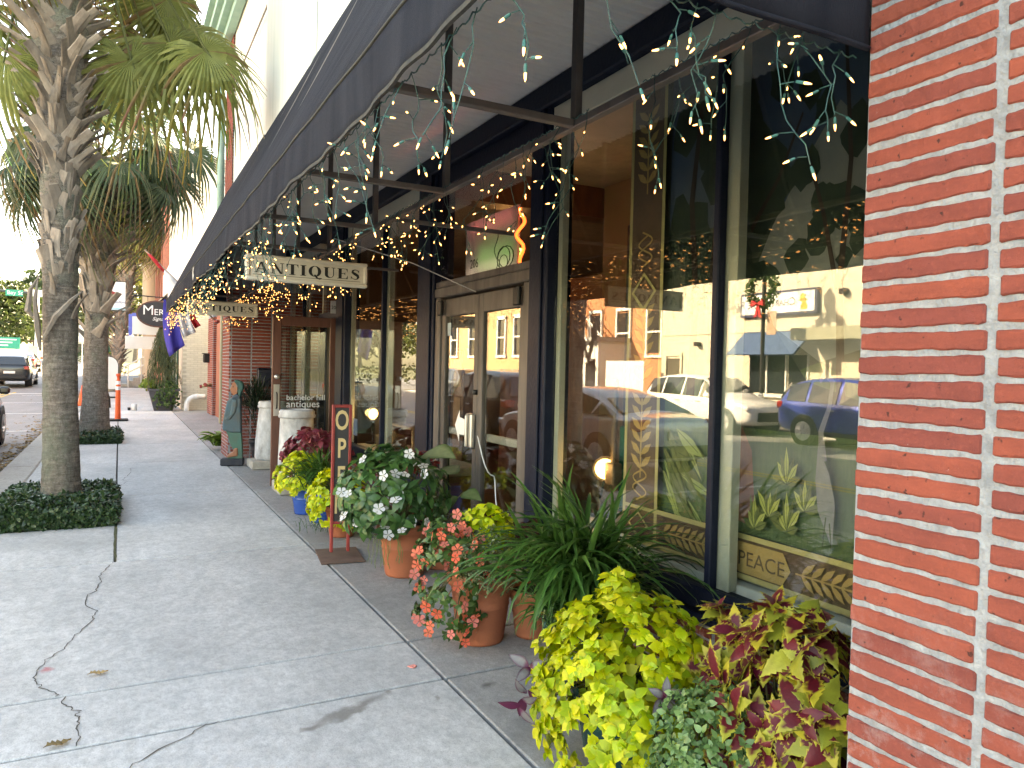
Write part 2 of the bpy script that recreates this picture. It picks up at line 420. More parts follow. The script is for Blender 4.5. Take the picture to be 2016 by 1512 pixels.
for c in ([(-.022, 6.39), (-.063, 6.218), (-.113, 6.037), (-.097, 5.875), (-.105, 5.698), (-.165, 5.554), (-.181, 5.319), (-.108, 5.167), (-.129, 5.074), (-.118, 5.019), (-.19, 4.796), (-.227, 4.673), (-.247, 4.551), (-.311, 4.438), (-.344, 4.297), (-.352, 4.171), (-.314, 4.091), (-.301, 4.045), (-.236, 3.956), (-.24, 3.925)],
          [(-.204, 3.91), (-.207, 3.836), (-.175, 3.755), (-.141, 3.716), (-.146, 3.683), (-.133, 3.61), (-.135, 3.525), (-.135, 3.38)],
          [(.40, 3.362), (.33, 3.343), (.23, 3.261), (.085, 3.158), (.0, 3.08), (-.1, 2.98)],
          [(.151, 11.9), (.161, 11.446), (.106, 11.017), (.061, 10.787), (.103, 10.571), (.042, 10.334), (0.0, 9.9)]):
    ribbon('crack', c, .0028, CRACK, walk, z=.003, jit=.006)
ribbon('weed_joint', [(-.012, 6.42), (-.016, 7.0), (-.012, 7.8)], .011, mat('moss', (.04, .05, .02), (.10, .10, .05), scale=40, rough=1), walk, z=.003, jit=.002)
# fallen leaves: dry oak leaves and a litter line in the gutter
def leaf_oak():
    pts = []
    prof = [(0, .03), (.12, .06), (.2, .22), (.27, .10), (.38, .26), (.46, .12), (.58, .28), (.66, .12), (.78, .20), (.86, .07), (1.0, .0)]
    v = []; 
    for y, w in prof: v += [(-w, y, .05 * math.sin(y * 7) + w * .25), (0, y, .04 * math.sin(y * 5)), (w, y, .06 * math.sin(y * 6 + 1) + w * .2)]
    f = []
    for i in range(len(prof) - 1):
        a = 3 * i; f += [(a, a + 1, a + 4, a + 3), (a + 1, a + 2, a + 5, a + 4)]
    return v, f, None
DRY = mat('dry_leaf', (.36, .22, .10), (.20, .11, .05), scale=25, rough=.8, rand=.35, hue=.02)
oak_me = mesh_from(*leaf_oak()[:2], 'fallen_leaf'); oak_me.materials.append(DRY)
for (x, y, s, a, lab) in ((-.248, 3.40, .10, -1.2, 'dry brown oak leaf on the concrete by the nearest cross joint'), (-.121, 4.11, .09, -1.4, 'crumpled tan leaf lying flat beside the sidewalk crack')):
    o = inst('fallen_leaf', oak_me, Matrix.Translation((x, y, .012)) @ Matrix.Rotation(a, 4, 'Z') @ Matrix.Scale(s, 4), None)
    tag(o, lab, 'leaf')
t = [leaf_oak()]
Ms = []
for i in range(1300):
    y = 10.6 + 34 * random.random() ** 1.9; spread = abs(random.gauss(0, .2 + .25 * (random.random() < .15)))
    Ms.append(Matrix.Translation((-1.45 - spread, y, -.115 + U(0, .012))) @ Euler((U(-.4, .4), U(-.4, .4), U(0, 6.3))).to_matrix().to_4x4() @ Matrix.Scale(U(.06, .13), 4))
o = merged('leaf_litter', t, Ms, [0] * len(Ms), DRY, None, 'stuff')
tag(o, 'brown leaf litter gathered along the gutter', 'leaves')
# petals
PET = mat('fallen_petal', (.75, .20, .15), (.8, .35, .3), scale=30, rough=.6)
g = MB()
o = tag(MB().lathe([(0.001, .004), (.02, .006), (.024, .003)], (1.353, 3.568, 0), 7, .2).build('fallen_petal', PET), 'coral petal fallen on the concrete beside the apron joint', 'petal')
# ------------------------------------------------------------------ the antique shop
NAVY = mat('navy_paint', (.004, .007, .018), (.009, .013, .026), scale=9, rough=.5, bump=.25, bscale=40, spec=.18)
BRICK = mat('red_brick', (.255, .050, .028), (.18, .034, .022), scale=16, rough=.8, bump=.35, bscale=90, rand=.22, hue=.008, contrast=.8)
def weathered_brick(name, a, b_, smear):
    m, n, l, b = _nt(name); geo = n.new('ShaderNodeNewGeometry'); oi = n.new('ShaderNodeObjectInfo')
    def nz(sc, det=6, rgh=.65, st=(1, 1, 1)):
        mp = n.new('ShaderNodeMapping'); mp.inputs['Scale'].default_value = st; l.new(geo.outputs['Position'], mp.inputs[0])
        z = n.new('ShaderNodeTexNoise'); z.inputs['Scale'].default_value = sc; z.inputs['Detail'].default_value = det; z.inputs['Roughness'].default_value = rgh; l.new(mp.outputs[0], z.inputs[0]); return z.outputs[0]
    def rg(s, lo, hi, t0=0., t1=1.):
        r = n.new('ShaderNodeMapRange'); r.inputs[1].default_value = lo; r.inputs[2].default_value = hi; r.inputs[3].default_value = t0; r.inputs[4].default_value = t1; l.new(s, r.inputs[0]); return r.outputs[0]
    def mx(f_, A, C):
        x = n.new('ShaderNodeMix'); x.data_type = 'RGBA'; l.new(f_, x.inputs['Factor'])
        for k, c in (('A', A), ('B', C)):
            if isinstance(c, tuple): x.inputs[k].default_value = (*c, 1)
            else: l.new(c, x.inputs[k])
        return x.outputs['Result']
    c = mx(oi.outputs['Random'], a, b_)
    c = mx(rg(nz(11, 7, .7, (1, .5, 1.6)), .36, .66, 0, .55), c, tuple(x * .62 for x in b_))
    c = mx(rg(nz(70, 4), .55, .75, 0, .22), c, tuple(min(1, x * 1.4 + .02) for x in a))
    c = mx(rg(nz(46, 3, .5), .66, .72, 0, .85), c, (.035, .018, .015))
    sp = n.new('ShaderNodeSeparateXYZ'); l.new(geo.outputs['Position'], sp.inputs[0])
    mu_ = n.new('ShaderNodeMath'); mu_.operation = 'MULTIPLY'; l.new(rg(sp.outputs['Z'], .2, 1.1, 1, .0), mu_.inputs[0]); l.new(rg(nz(9, 8, .8), .50, .68), mu_.inputs[1])
    c = mx(mu_.outputs[0], c, smear); c = mx(rg(nz(24, 6, .8), .66, .74, 0, .6), c, smear)
    l.new(c, b.inputs['Base Color']); b.inputs['Roughness'].default_value = .85; b.inputs['Specular IOR Level'].default_value = .25
    bp = n.new('ShaderNodeBump'); bp.inputs['Strength'].default_value = .7; bp.inputs['Distance'].default_value = .006; l.new(nz(80, 5, .7), bp.inputs['Height']); l.new(bp.outputs[0], b.inputs['Normal'])
    MATS[name] = m; return m
BRICK = weathered_brick('weathered_brick', (.34, .082, .050), (.235, .060, .048), (.40, .36, .35))
MORTAR = mat('mortar', (.36, .385, .395), (.21, .225, .235), scale=26, rough=.95, bump=1.0, bscale=70, bdist=.012)
STUCCO = mat('white_stucco', (.74, .75, .72), (.60, .63, .60), scale=3.2, rough=.9, bump=.2, bscale=60, stretch=(3, 3, .18))
GREENM = mat('green_cornice', (.22, .38, .33), (.32, .48, .42), scale=4, rough=.5)
TRIMGREY = mat('aged_door_metal', (.075, .066, .06), (.14, .125, .112), scale=7, rough=.55, metal=.15, bump=.2, stretch=(1, 1, .15), contrast=1.4, spec=.22)
CREAMP = mat('cream_paint', (.52, .50, .40), (.46, .44, .35), scale=6, rough=.6)
PANE = glass('window_glass')
shop = thing('antique_shop', 'antique shop storefront with red brick pillars and navy window frames', 'building', (2.0, 6.8, 0))
# --- pillars with individual Roman bricks, wide stack joints
CH = .0535; BH = .0400; BL = .288; JL = .022
def brick_mesh(lx, ly, lz, nseg=7, seed=0):
    """a slightly uneven brick, front face subdivided so that its edges waver"""
    r = random.Random(seed); bm = bmesh.new(); bmesh.ops.create_cube(bm, size=1)
    for w in bm.verts: w.co = Vector((w.co.x * lx, w.co.y * ly, w.co.z * lz))
    bmesh.ops.bevel(bm, geom=list(bm.edges), offset=.004, segments=1, affect='EDGES')
    ln = lx if lx > ly else ly
    ax = 0 if lx > ly else 1
    for i in range(1, nseg):
        pos = [0, 0, 0]; pos[ax] = -ln / 2 + ln * i / nseg; no = [0, 0, 0]; no[ax] = 1
        bmesh.ops.bisect_plane(bm, geom=list(bm.verts) + list(bm.edges) + list(bm.faces), plane_co=pos, plane_no=no)
    ph = [r.uniform(0, 6.3) for _ in range(4)]
    for w in bm.verts:
        t = w.co[ax] / ln * 6
        w.co.z += (math.sin(t * 1.7 + ph[0]) * .0009 + math.sin(t * 4.1 + ph[1]) * .0006 + r.uniform(-.0012, .0012)) * (1 if w.co.z > 0 else -1) + math.sin(t * .5 + ph[2]) * .0012
        w.co[1 - ax] += r.uniform(-.0012, .0012)
    me = bpy.data.meshes.new('brick'); bm.to_mesh(me); bm.free(); me.materials.append(BRICK)
    return me
def pillar(x0, x1, y0, y1, z1, faces, zb0=0.0, zlow=None, zup=None, seg=7):
    """a brick pillar; faces: which sides carry modelled bricks ('x' street side, 'y' side towards the camera)"""
    p = MB().box(x0, x1, y0, y1, zb0, z1).build('pillar', MORTAR, shop)
    lo = zlow or 0; hi = zup or z1
    n0 = int((lo - zb0) / CH); n1 = int((hi - zb0) / CH)
    D = .03; pr = .005
    if 'x' in faces:
        L = y1 - y0; cols = []
        y = y1
        while y > y0 + .02:
            ln = min(BL, y - y0); cols.append((y - ln, y)); y -= BL + JL
        for (a, b) in cols:
            vs = [brick_mesh(D, b - a, BH, seg if b - a > .1 else 3, k) for k in range(5)]
            for i in range(n0, n1):
                z = zb0 + (i + .5) * CH + random.gauss(0, .0009)
                inst('brick', random.choice(vs), Matrix.Translation((x0 + D / 2 - pr + random.gauss(0, .0012), (a + b) / 2 + random.gauss(0, .002), z)) @ Matrix.Rotation(random.gauss(0, .003), 4, 'X'), p)
        bx = MB()
        for (a, b) in cols:
            for i in range(n1, int((z1 - zb0) / CH) - 1): zc = zb0 + (i + .5) * CH; bx.box(x0 - pr, x0 + .02, a, b, zc - BH / 2, zc + BH / 2)
        if bx.v: tag(bx.build('upper_brickwork', BRICK, p), kind='stuff')
    if 'y' in faces:
        cols = []; x = x0 + (.035 if 'x' in faces else 0)
        while x < x1 - .02:
            ln = min(BL, x1 - x); cols.append((x, x + ln)); x += BL + JL
        for (a, b) in cols:
            vs = [brick_mesh(b - a, D, BH, 3, k + 9) for k in range(4)]
            for i in range(n0, n1):
                inst('brick', random.choice(vs), Matrix.Translation(((a + b) / 2, y0 + D / 2 - pr, zb0 + (i + .5) * CH)), p)
    return p
# near pillar: street face reaches past the camera's right edge; far pillar with its return wall
XP = 1.55
pillar(XP, 2.62, -.35, 1.162, 7.05, 'x', zup=2.75, zlow=.10, seg=18)
pillar(XP, 2.62, 12.55, 13.42, 7.05, 'xy', zup=2.75, seg=3)
B('wall', STUCCO, shop, XP + .02, 2.6, 1.162, 12.55, 3.42, 7.05)                 # upper facade between the pillars
B('pilaster', STUCCO, shop, XP - .04, XP + .02, 6.9, 9.3, 3.45, 7.05, ch=.01)
B('wall', STUCCO, shop, 2.62, 12, -.35, 13.4, 3.45, 7.0)
B('wall', MORTAR, shop, 2.62, 12, 13.05, 13.4, -.1, 3.45)
B('wall', MORTAR, shop, 2.62, 12, -.35, .0, -.1, 3.45)
c = MB(); c.box(XP - .30, XP, -.35, 13.5, 6.98, 7.10).box(XP - .38, XP, -.35, 13.5, 7.10, 7.16).box(XP - .22, XP, -.35, 13.5, 6.86, 6.98).box(XP - .12, XP, -.35, 13.5, 6.74, 6.86)
c.build('cornice', GREENM, shop)
B('roof', mat('roof_felt', (.2, .2, .2), rough=1), shop, 1.3, 12, -.35, 13.5, 7.161, 7.3)
MB().tube([(XP - .06, 13.52, 3.6), (XP - .06, 13.52, 5.0), (XP - .06, 13.52, 6.8)], .06, 8).build('downspout', GREENM, shop, True)
MB().tube([(XP - .02, 1.2, 5.86), (XP - .02, 12.3, 5.86)], .012, 6).build('conduit', mat('old_conduit', (.25, .2, .18), rough=.6), shop)
# corrugated soffit over the recess
v = []; f = []; ny = 700
for i in range(ny + 1):
    y = 1.17 + (12.54 - 1.17) * i / ny
    z = 3.40 + .012 * (1 if i % 4 in (0, 1) else 0)
    v += [(XP - .05, y, z), (2.52, y, z)]
f = [(2 * i, 2 * i + 1, 2 * i + 3, 2 * i + 2) for i in range(ny)]
MB().add(v, f).build('corrugated_soffit', mat('soffit_tin', (.74, .73, .71), (.66, .65, .63), scale=3, rough=.55, bump=.1), shop)
XG = 2.50                                                                         # glass line
B('fascia_beam', NAVY, shop, XG - .10, XG + .1, 1.165, 12.54, 3.24, 3.398, ch=.01)
# --- window beside the near pillar
def window(name, y0, y1, z0, z1, mull=(), bulk=True, stile=.05):
    """shop window: sill, frame, mullions, glass panes between them; brick bulkhead underneath"""
    w = MB().box(XG - .05, XG + .06, y0, y1, z0 - .11, z0 - .002, ch=.012).build(name, NAVY, shop)
    MB().box(XG - .09, XG + .02, y0, y1, z0 - .15, z0 - .112, ch=.01).build('sill', NAVY, w)
    MB().box(XG - .045, XG + .05, y0, y1, z1, 3.238, ch=.004).build('head_rail', CREAMP, w)
    ed = [y0] + list(mull) + [y1]
    for i, y in enumerate(ed):
        if i in (0, len(ed) - 1):
            a, b = (y, y + stile) if i == 0 else (y - stile, y)
            MB().box(XG + .012, XG + .06, a, b, z0, z1, ch=.004).build('stile', CREAMP, w)
        else:
            MB().box(XG - .04, XG + .012, y - .020, y + .020, z0, z1, ch=.006).build('mullion', NAVY, w)
            MB().box(XG + .013, XG + .07, y - .09, y + .03, z0, z1, ch=.004).build('mullion_backing', CREAMP, w)
    for a, b in zip(ed[:-1], ed[1:]):
        MB().box(XG - .003, XG + .003, a + .002, b - .002, z0, z1 - .001).build('pane', PANE, w)
    if bulk:
        bk = MB().box(XG - .02, XG + .12, y0, y1, -.05, z0 - .153).build('bulkhead', MORTAR, shop)
        k = 0; n = int((z0 - .16) / CH)
        me = [brick_mesh(.03, BL, BH, 3, 50 + q) for q in range(3)]
        yy = y1
        while yy - BL > y0:
            for i in range(n): inst('brick', random.choice(me), Matrix.Translation((XG - .01, yy - BL / 2, .02 + (i + .5) * CH)), bk)
            yy -= BL + JL
    return w
window('window', 1.165, 4.13, .53, 3.10, mull=(2.63,))
window('window', 6.48, 8.98, .60, 3.10, mull=(7.62,))
window('window', 10.42, 12.54, .60, 3.10, mull=(11.5,))
for a, b in ((4.13, 4.37), (6.08, 6.48), (8.98, 9.38)):
    co = MB().box(XG - .07, XG + .12, a, b, .0, 3.24, ch=.008).build('column', NAVY, shop)
    MB().box(XG - .09, XG - .071, a + .05, b - .05, .0, 3.24, ch=.006).build('column_facing', NAVY, co)
# --- double door
d0, d1 = 4.37, 6.08
door = MB().box(XG - .06, XG + .07, d0, d1, 2.15, 2.235, ch=.01).build('double_door', TRIMGREY, shop)
MB().box(XG - .05, XG + .06, d0, d0 + .11, 0, 2.149, ch=.008).build('jamb', TRIMGREY, door)
MB().box(XG - .05, XG + .06, d1 - .11, d1, 0, 2.149, ch=.008).build('jamb', TRIMGREY, door)
mid = (d0 + d1) / 2
for (a, b) in ((d0 + .112, mid - .003), (mid + .003, d1 - .112)):
    st = .075
    lf = MB().box(XG - .03, XG + .02, a, a + st, .02, 2.13, ch=.006).box(XG - .03, XG + .02, b - st, b, .02, 2.13, ch=.006)
    lf.box(XG - .029, XG + .019, a + st, b - st, 1.985, 2.13, ch=.004).box(XG - .029, XG + .019, a + st, b - st, .02, .16, ch=.004)
    lf.build('door_leaf', TRIMGREY, door)
    MB().box(XG - .009, XG - .003, a + st, b - st, .16, 1.985).build('door_glass', PANE, door)
    MB().box(XG + .021, XG + .05, a + st, b - st, .98, 1.04, ch=.006).build('push_bar', mat('pale_bar', (.5, .5, .46), rough=.4, metal=.5), door)
for y in (d0 + .16, d1 - .16): MB().box(XG - .085, XG - .052, y - .04, y + .04, 1.99, 2.12, ch=.008).build('pivot_cover', mat('black_metal', (.012, .012, .012), rough=.5), door)
STEEL = mat('brushed_steel', (.62, .60, .57), (.5, .48, .45), scale=9, rough=.32, metal=.9, stretch=(1, 1, .1))
MB().box(XG - .075, XG - .035, mid + .01, mid + .115, .92, 1.19, ch=.008).box(XG - .10, XG - .076, mid + .055, mid + .075, .93, 1.18, ch=.006).build('pull_handle', STEEL, door)
MB().lathe([(.0, -.02), (.022, -.02), (.022, .02), (.0, .02)], (XG - .035, mid + .02, 1.36), 12).build('deadbolt', mat('black_metal', (.012, .012, .012)), door, True)
pts = [(XG - .012 - .02 * math.sin(i * .6), d1 - .83 - .45 * (i / 14), 1.03 - .52 * (i / 14) + .05 * math.sin(i * .8)) for i in range(15)]
MB().tube(pts, .005, 6).build('hanging_cord', mat('white_cord', (.8, .8, .78), rough=.5), door, True)
MB().prism([(0, .14), (.09, .27), (.09, .21), (.20, .20), (.19, .07), (.09, .07), (.085, .01)], lambda u, v, t: (t, d1 - .40 - u, .93 + v), XG - .013, XG - .011).build('paper_arrow', mat('paper', (.8, .8, .78), rough=.8), door)
MB().box(XG - .013, XG - .0105, d1 - .27, d1 - .20, 1.82, 1.93).build('sticker', mat('blue_sticker', (.35, .45, .5), rough=.6), door)
tr = MB().box(XG - .05, XG + .06, d0, d1, 2.237, 2.29, ch=.006).build('transom_window', TRIMGREY, shop)
MB().box(XG - .003, XG + .003, d0 + .002, d1 - .002, 2.29, 3.10).build('pane', PANE, tr)
MB().box(XG - .045, XG + .05, d0, d1, 3.10, 3.238, ch=.004).build('head_rail', NAVY, tr)
# --- brown door standing open across the recess
WOOD = mat('brown_door_wood', (.10, .038, .026), (.15, .06, .04), scale=7, rough=.45, bump=.25, stretch=(4, 4, .5))
YD = 9.42
bd = thing('open_door', 'brown wooden glazed door standing open, white lettering on its glass', 'door', (2.1, YD, 0))
x0, x1 = 1.662, 2.475
MB().box(x0, x0 + .105, YD, YD + .045, .03, 2.14, ch=.006).build('stile', WOOD, bd)
MB().box(x1 - .105, x1, YD, YD + .045, .03, 2.14, ch=.006).build('stile', WOOD, bd)
MB().box(x0 + .105, x1 - .105, YD + .002, YD + .043, 2.02, 2.138, ch=.004).build('top_rail', WOOD, bd)
MB().box(x0 + .105, x1 - .105, YD + .002, YD + .043, .032, .66, ch=.004).build('bottom_rail', WOOD, bd)
MB().box(x0 + .105, x1 - .105, YD + .018, YD + .024, .66, 2.02).build('glass', glass('door_glass', (.80, .84, .78), .10), bd)
kn = MB().lathe([(0, 0), (.028, 0), (.028, .006), (.012, .01), (.012, .035), (.027, .045), (.030, .058), (.022, .07), (0, .072)], (0, 0, 0), 16)
kn.v = [(x0 + .05 + a, YD - c, 1.385 + b) for a, b, c in kn.v]; kn.build('knob', STEEL, bd, True)
MB().box(x0 + .02, x0 + .09, YD - .004, YD - .0005, .90, 1.29, ch=.001).build('push_plate', STEEL, bd)
MB().tube([(x0 + .055, YD - .004, .99), (x0 + .055, YD - .04, 1.01), (x0 + .055, YD - .045, 1.08), (x0 + .055, YD - .04, 1.17), (x0 + .055, YD - .004, 1.19)], .009, 8).build('pull_handle', mat('dark_iron', (.08, .07, .06), rough=.4, metal=.7), bd, True)
LETW = mat('white_vinyl', (.82, .82, .8), rough=.5, bump=0)
text('lettering', 'bachelor hill', .098, LETW, bd, face_ny(1.838, YD + .0165, 1.095), .0005)
text('lettering', 'antiques', .125, LETW, bd, face_ny(1.838, YD + .0165, 1.005), .0005)
# entrance behind it: frame, transom with the house number
en = MB().box(XG - .05, XG + .06, 9.38, 10.42, 2.16, 2.25, ch=.008).build('entrance_frame', NAVY, shop)
MB().box(XG - .05, XG + .06, 10.34, 10.42, 0, 2.158, ch=.006).build('jamb', NAVY, en)
MB().box(XG - .003, XG + .003, 9.382, 10.34, 2.25, 3.238).build('pane', PANE, en)
nb = MB().box(2.36, 2.48, 9.39, 9.40, 2.20, 2.36, ch=.003).build('number_plate', mat('plate_white', (.6, .6, .58), rough=.5), shop)
text('number', '204', .062, mat('black_paint', (.01, .01, .01), rough=.5), nb, face_ny(2.366, 9.388, 2.255), .001)
mb = MB().box(1.97, 2.20, 12.40, 12.548, 1.17, 1.45, ch=.012).box(1.965, 2.205, 12.39, 12.54, 1.452, 1.47, ch=.006)
tag(mb.build('mailbox', mat('mailbox_navy', (.012, .015, .03), rough=.4)), 'dark wall mailbox on the shaded brick return behind the door', 'mailbox')
# ------------------------------------------------------------------ awning
FAB = mat('awning_canvas', (.012, .015, .023), (.026, .030, .040), scale=2.2, rough=.9, bump=.35, bscale=260, stretch=(1, 3, .25), contrast=1.5, spec=.10)
HEM = mat('faded_hem', (.065, .065, .052), (.028, .029, .03), scale=30, rough=.9)
RUST = mat('awning_steel', (.11, .092, .082), (.17, .15, .138), scale=9, rough=.55, metal=.4)
aw = thing('awning', 'long black canvas awning over the shop recess with rusty steel frame', 'awning', (1.1, 7, 2.3))
XA, ZB, ZS, ZT = .645, 2.305, 2.492, 4.36
Y0, Y1 = 1.17, 12.9
def cloth(nu, nv, fn, name, th=.006, hem=False):
    v = [fn(i / nu, j / nv) for i in range(nu + 1) for j in range(nv + 1)]
    f = [(i * (nv + 1) + j, i * (nv + 1) + j + 1, (i + 1) * (nv + 1) + j + 1, (i + 1) * (nv + 1) + j) for i in range(nu) for j in range(nv)]
    o = MB().add(v, f).build(name, FAB, aw, True)
    md = o.modifiers.new('thickness', 'SOLIDIFY'); md.thickness = th; md.offset = 0
    return o
def wav(y): return .002 * math.sin(y * 9.3) + .0015 * math.sin(y * 23 + 1) + .005 * math.sin(y * 3.1 + .5)
bays = [1.17 + k * 1.466 for k in range(9)]
def sag(y):
    t = ((y - 1.17) / 1.466) % 1
    return .018 * math.sin(math.pi * t) ** 1
# sloping top: slight sag between ribs
cloth(170, 10, lambda a, b: ((XA + (XP - XA) * b) + .022 * math.sin(math.pi * (((Y0 + (Y1 - Y0) * a - 1.17) / 1.466) % 1)) * math.sin(math.pi * b), Y0 + (Y1 - Y0) * a, ZS + (ZT - ZS) * b - .01 * math.sin(math.pi * (((Y0 + (Y1 - Y0) * a - 1.17) / 1.466) % 1)) * math.sin(math.pi * b)), 'sloping_top')
# front valance: hangs free, gently waved, uneven lower edge
def val(a, b):
    y = Y0 + (Y1 - Y0) * a; k = 1 - b
    edge = .006 * math.sin(y * 2.3) + .003 * math.sin(y * 7 + 2)
    return (XA + k * (wav(y) * 2.2 - .006), y, ZS - .002 - (ZS - ZB + edge) * k)
cloth(420, 5, val, 'valance')
v = []; f = []
n = 420
for i in range(n + 1):
    x, y, z = val(i / n, 0); v += [(x - .005, y, z + .008), (x - .005, y, z - .004), (x + .005, y, z - .004), (x + .005, y, z + .008)]
for i in range(n):
    for k in range(3): f.append((4 * i + k, 4 * i + k + 1, 4 * i + k + 5, 4 * i + k + 4))
MB().add(v, f).build('hem', HEM, aw)
MB().tube([(XA - .004, Y0 + (Y1 - Y0) * i / 120, ZS + .003 * math.sin(i)) for i in range(121)], .005, 5).build('seam_piping', HEM, aw, True)
# ends
def end(yy, nm, lo=True):
    def tri(a, b):
        x = XA + (XP - .01 - XA) * a; top = ZS + (ZT - ZS) * a
        zb = ZB - .005 * math.sin(x * 14) + .01 * math.sin(x * 5) + .02 * (1 - a)
        k = 1 - b
        return (x, yy + (.014 * math.sin(x * 11 + 1) + .012 * math.sin(x * 5 + b * 3)) * min(1, k * 1.5) - .004, zb + (top - zb) * b)
    cloth(36, 14, tri, nm)
end(Y0 - .005, 'end_panel'); end(Y1 + .005, 'end_panel')
MB().tube([(XA + (XP - .01 - XA) * i / 30, Y0 - .012, ZB + .004 + .01 * math.sin((XA + (XP - XA) * i / 30) * 5) + .02 * (1 - i / 30)) for i in range(31)], .006, 5).build('hem', FAB, aw, True)
# steel frame: inner bar on the pillar line, cross bars, posts, sloping ribs
S = .017
MB().box(XP - S, XP + S, 1.17, 12.54, 2.485, 2.515, ch=.003).build('frame_bar', RUST, aw)
MB().box(XA + .02, XA + .05, 1.2, 12.9, 2.45, 2.478, ch=.003).build('frame_bar', RUST, aw)
ribs = [1.23, 2.44, 3.73, 4.99, 6.25, 7.5, 8.8, 10.1, 11.4, 12.5]
for y in ribs:
    MB().box(XA + .05, XP - S, y - S, y + S, 2.486, 2.514, ch=.003).build('cross_bar', RUST, aw)
    MB().box(XP - S, XP + S, y - S, y + S, 2.516, 3.40, ch=.003).build('post', RUST, aw)
    MB().tube([(XA + .04, y, 2.478), (XP - .03, y, 4.26)], .014, 5).build('rib', RUST, aw)
# shop-side stay bars low behind the inner bar
for y in (4.62, 7.05): MB().box(XP + S, XG - .06, y - .012, y + .012, 2.486, 2.512, ch=.003).build('stay_bar', RUST, aw)
MB().tube([(XP - .1, 5.7, 2.52), (XP + .45, 5.45, 2.35), (XG - .06, 5.22, 2.14)], .004, 5).build('guy_cable', mat('cable_grey', (.5, .5, .48), rough=.4), aw)
# patches of sun-bleached canvas torn on the valance towards the far end
PATCH = mat('bleached_patch', (.55, .55, .52), (.3, .3, .29), scale=60, rough=.9)
v = [(XA - .016, 7.95, 2.47), (XA - .016, 7.80, 2.47), (XA - .018, 7.86, 2.42), (XA - .018, 7.78, 2.38), (XA - .018, 7.9, 2.34), (XA - .018, 7.97, 2.40)]
MB().add(v, [(0, 1, 2), (2, 3, 4), (0, 2, 4), (0, 4, 5)]).build('torn_patch', PATCH, aw)
# ------------------------------------------------------------------ hanging signs, open sign, pedestals, painted figure
def rect(a, b, c, d): return [(a, c), (b, c), (b, d), (a, d)]
def ell(cx, cy, rx, ry, a0, a1, n): return [(cx + rx * math.cos(R(a0 + (a1 - a0) * i / n)), cy + ry * math.sin(R(a0 + (a1 - a0) * i / n))) for i in range(n + 1)]
def band(o, i): return [[o[k], o[k + 1], i[k + 1], i[k]] for k in range(len(o) - 1)]
def stroke(P):
    L = []; Rr = []
    for k, (x, y, w) in enumerate(P):
        a = P[max(k - 1, 0)]; b = P[min(k + 1, len(P) - 1)]; d = math.hypot(b[0] - a[0], b[1] - a[1]) or 1
        nx, ny = -(b[1] - a[1]) / d, (b[0] - a[0]) / d
        L.append((x + nx * w / 2, y + ny * w / 2)); Rr.append((x - nx * w / 2, y - ny * w / 2))
    return band(L, Rr)
SERIF = {
 'A': (1.06, [[(.44, 1), (.58, 1), (.94, .04), (.70, .04)], [(.44, 1), (.51, .92), (.20, .04), (.13, .04)], [(.27, .30), (.62, .30), (.60, .36), (.29, .36)], rect(.02, .32, 0, .05), rect(.60, 1.04, 0, .05)]),
 'N': (1.04, [rect(.13, .19, 0, .96), [(.10, 1), (.32, 1), (.87, 0), (.70, 0)], rect(.81, .87, 0, 1), rect(0, .32, 0, .05), rect(0, .25, .95, 1), rect(.68, 1.0, .95, 1)]),
 'T': (.95, [rect(.34, .58, 0, 1), rect(.02, .90, .94, 1), [(.02, 1), (.02, .66), (.12, .94)], [(.90, 1), (.80, .94), (.90, .66)], rect(.22, .70, 0, .05)]),
 'I': (.50, [rect(.10, .34, 0, 1), rect(0, .44, .95, 1), rect(0, .44, 0, .05)]),
 'Q': (1.06, band(ell(.5, .5, .48, .52, 0, 360, 28), ell(.5, .5, .23, .47, 0, 360, 28)) + [[(.40, .16), (.56, .20), (.76, -.12), (.62, -.16)], [(.62, -.16), (.76, -.12), (1.02, -.10), (1.04, -.20), (.85, -.26)]]),
 'U': (.97, [rect(.10, .34, .30, 1), rect(0, .44, .95, 1), rect(.74, .80, .30, 1), rect(.62, .92, .95, 1)] + band(ell(.45, .31, .35, .33, 180, 360, 14), ell(.54, .31, .20, .26, 180, 360, 14))),
 'E': (.92, [rect(.10, .34, 0, 1), rect(0, .80, .95, 1), rect(0, .82, 0, .05), rect(.34, .62, .48, .53), [(.80, 1), (.70, .95), (.80, .66)], [(.82, 0), (.82, .36), (.70, .05)], [(.62, .36), (.62, .65), (.53, .505)]]),
 'S': (.80, stroke([(.66, .78, .03), (.54, .94, .06), (.36, .965, .08), (.19, .86, .15), (.19, .70, .20), (.38, .55, .25), (.57, .42, .25), (.64, .25, .20), (.57, .09, .11), (.40, .035, .07), (.22, .08, .05), (.10, .24, .03)]) + [[(.70, 1), (.70, .66), (.62, .80)], [(.06, 0), (.14, .20), (.06, .34)]]),
}
def serif_word(word, h, w, gap=.10):
    tot = sum(SERIF[c][0] + gap for c in word) - gap; sx = w / tot; x = 0; out = []
    for c in word:
        for p in SERIF[c][1]: out.append([((x + a) * sx, b * h) for a, b in p])
        x += SERIF[c][0] + gap
    return out
SIGNW = mat('sign_ivory', (.62, .58, .47), (.50, .45, .36), scale=11, rough=.6, bump=.2, stretch=(.4, 1, 2))
BLACKP = mat('black_paint', (.01, .01, .01), rough=.5)
CHAIN = mat('chain_steel', (.2, .2, .2), rough=.4, metal=.8)
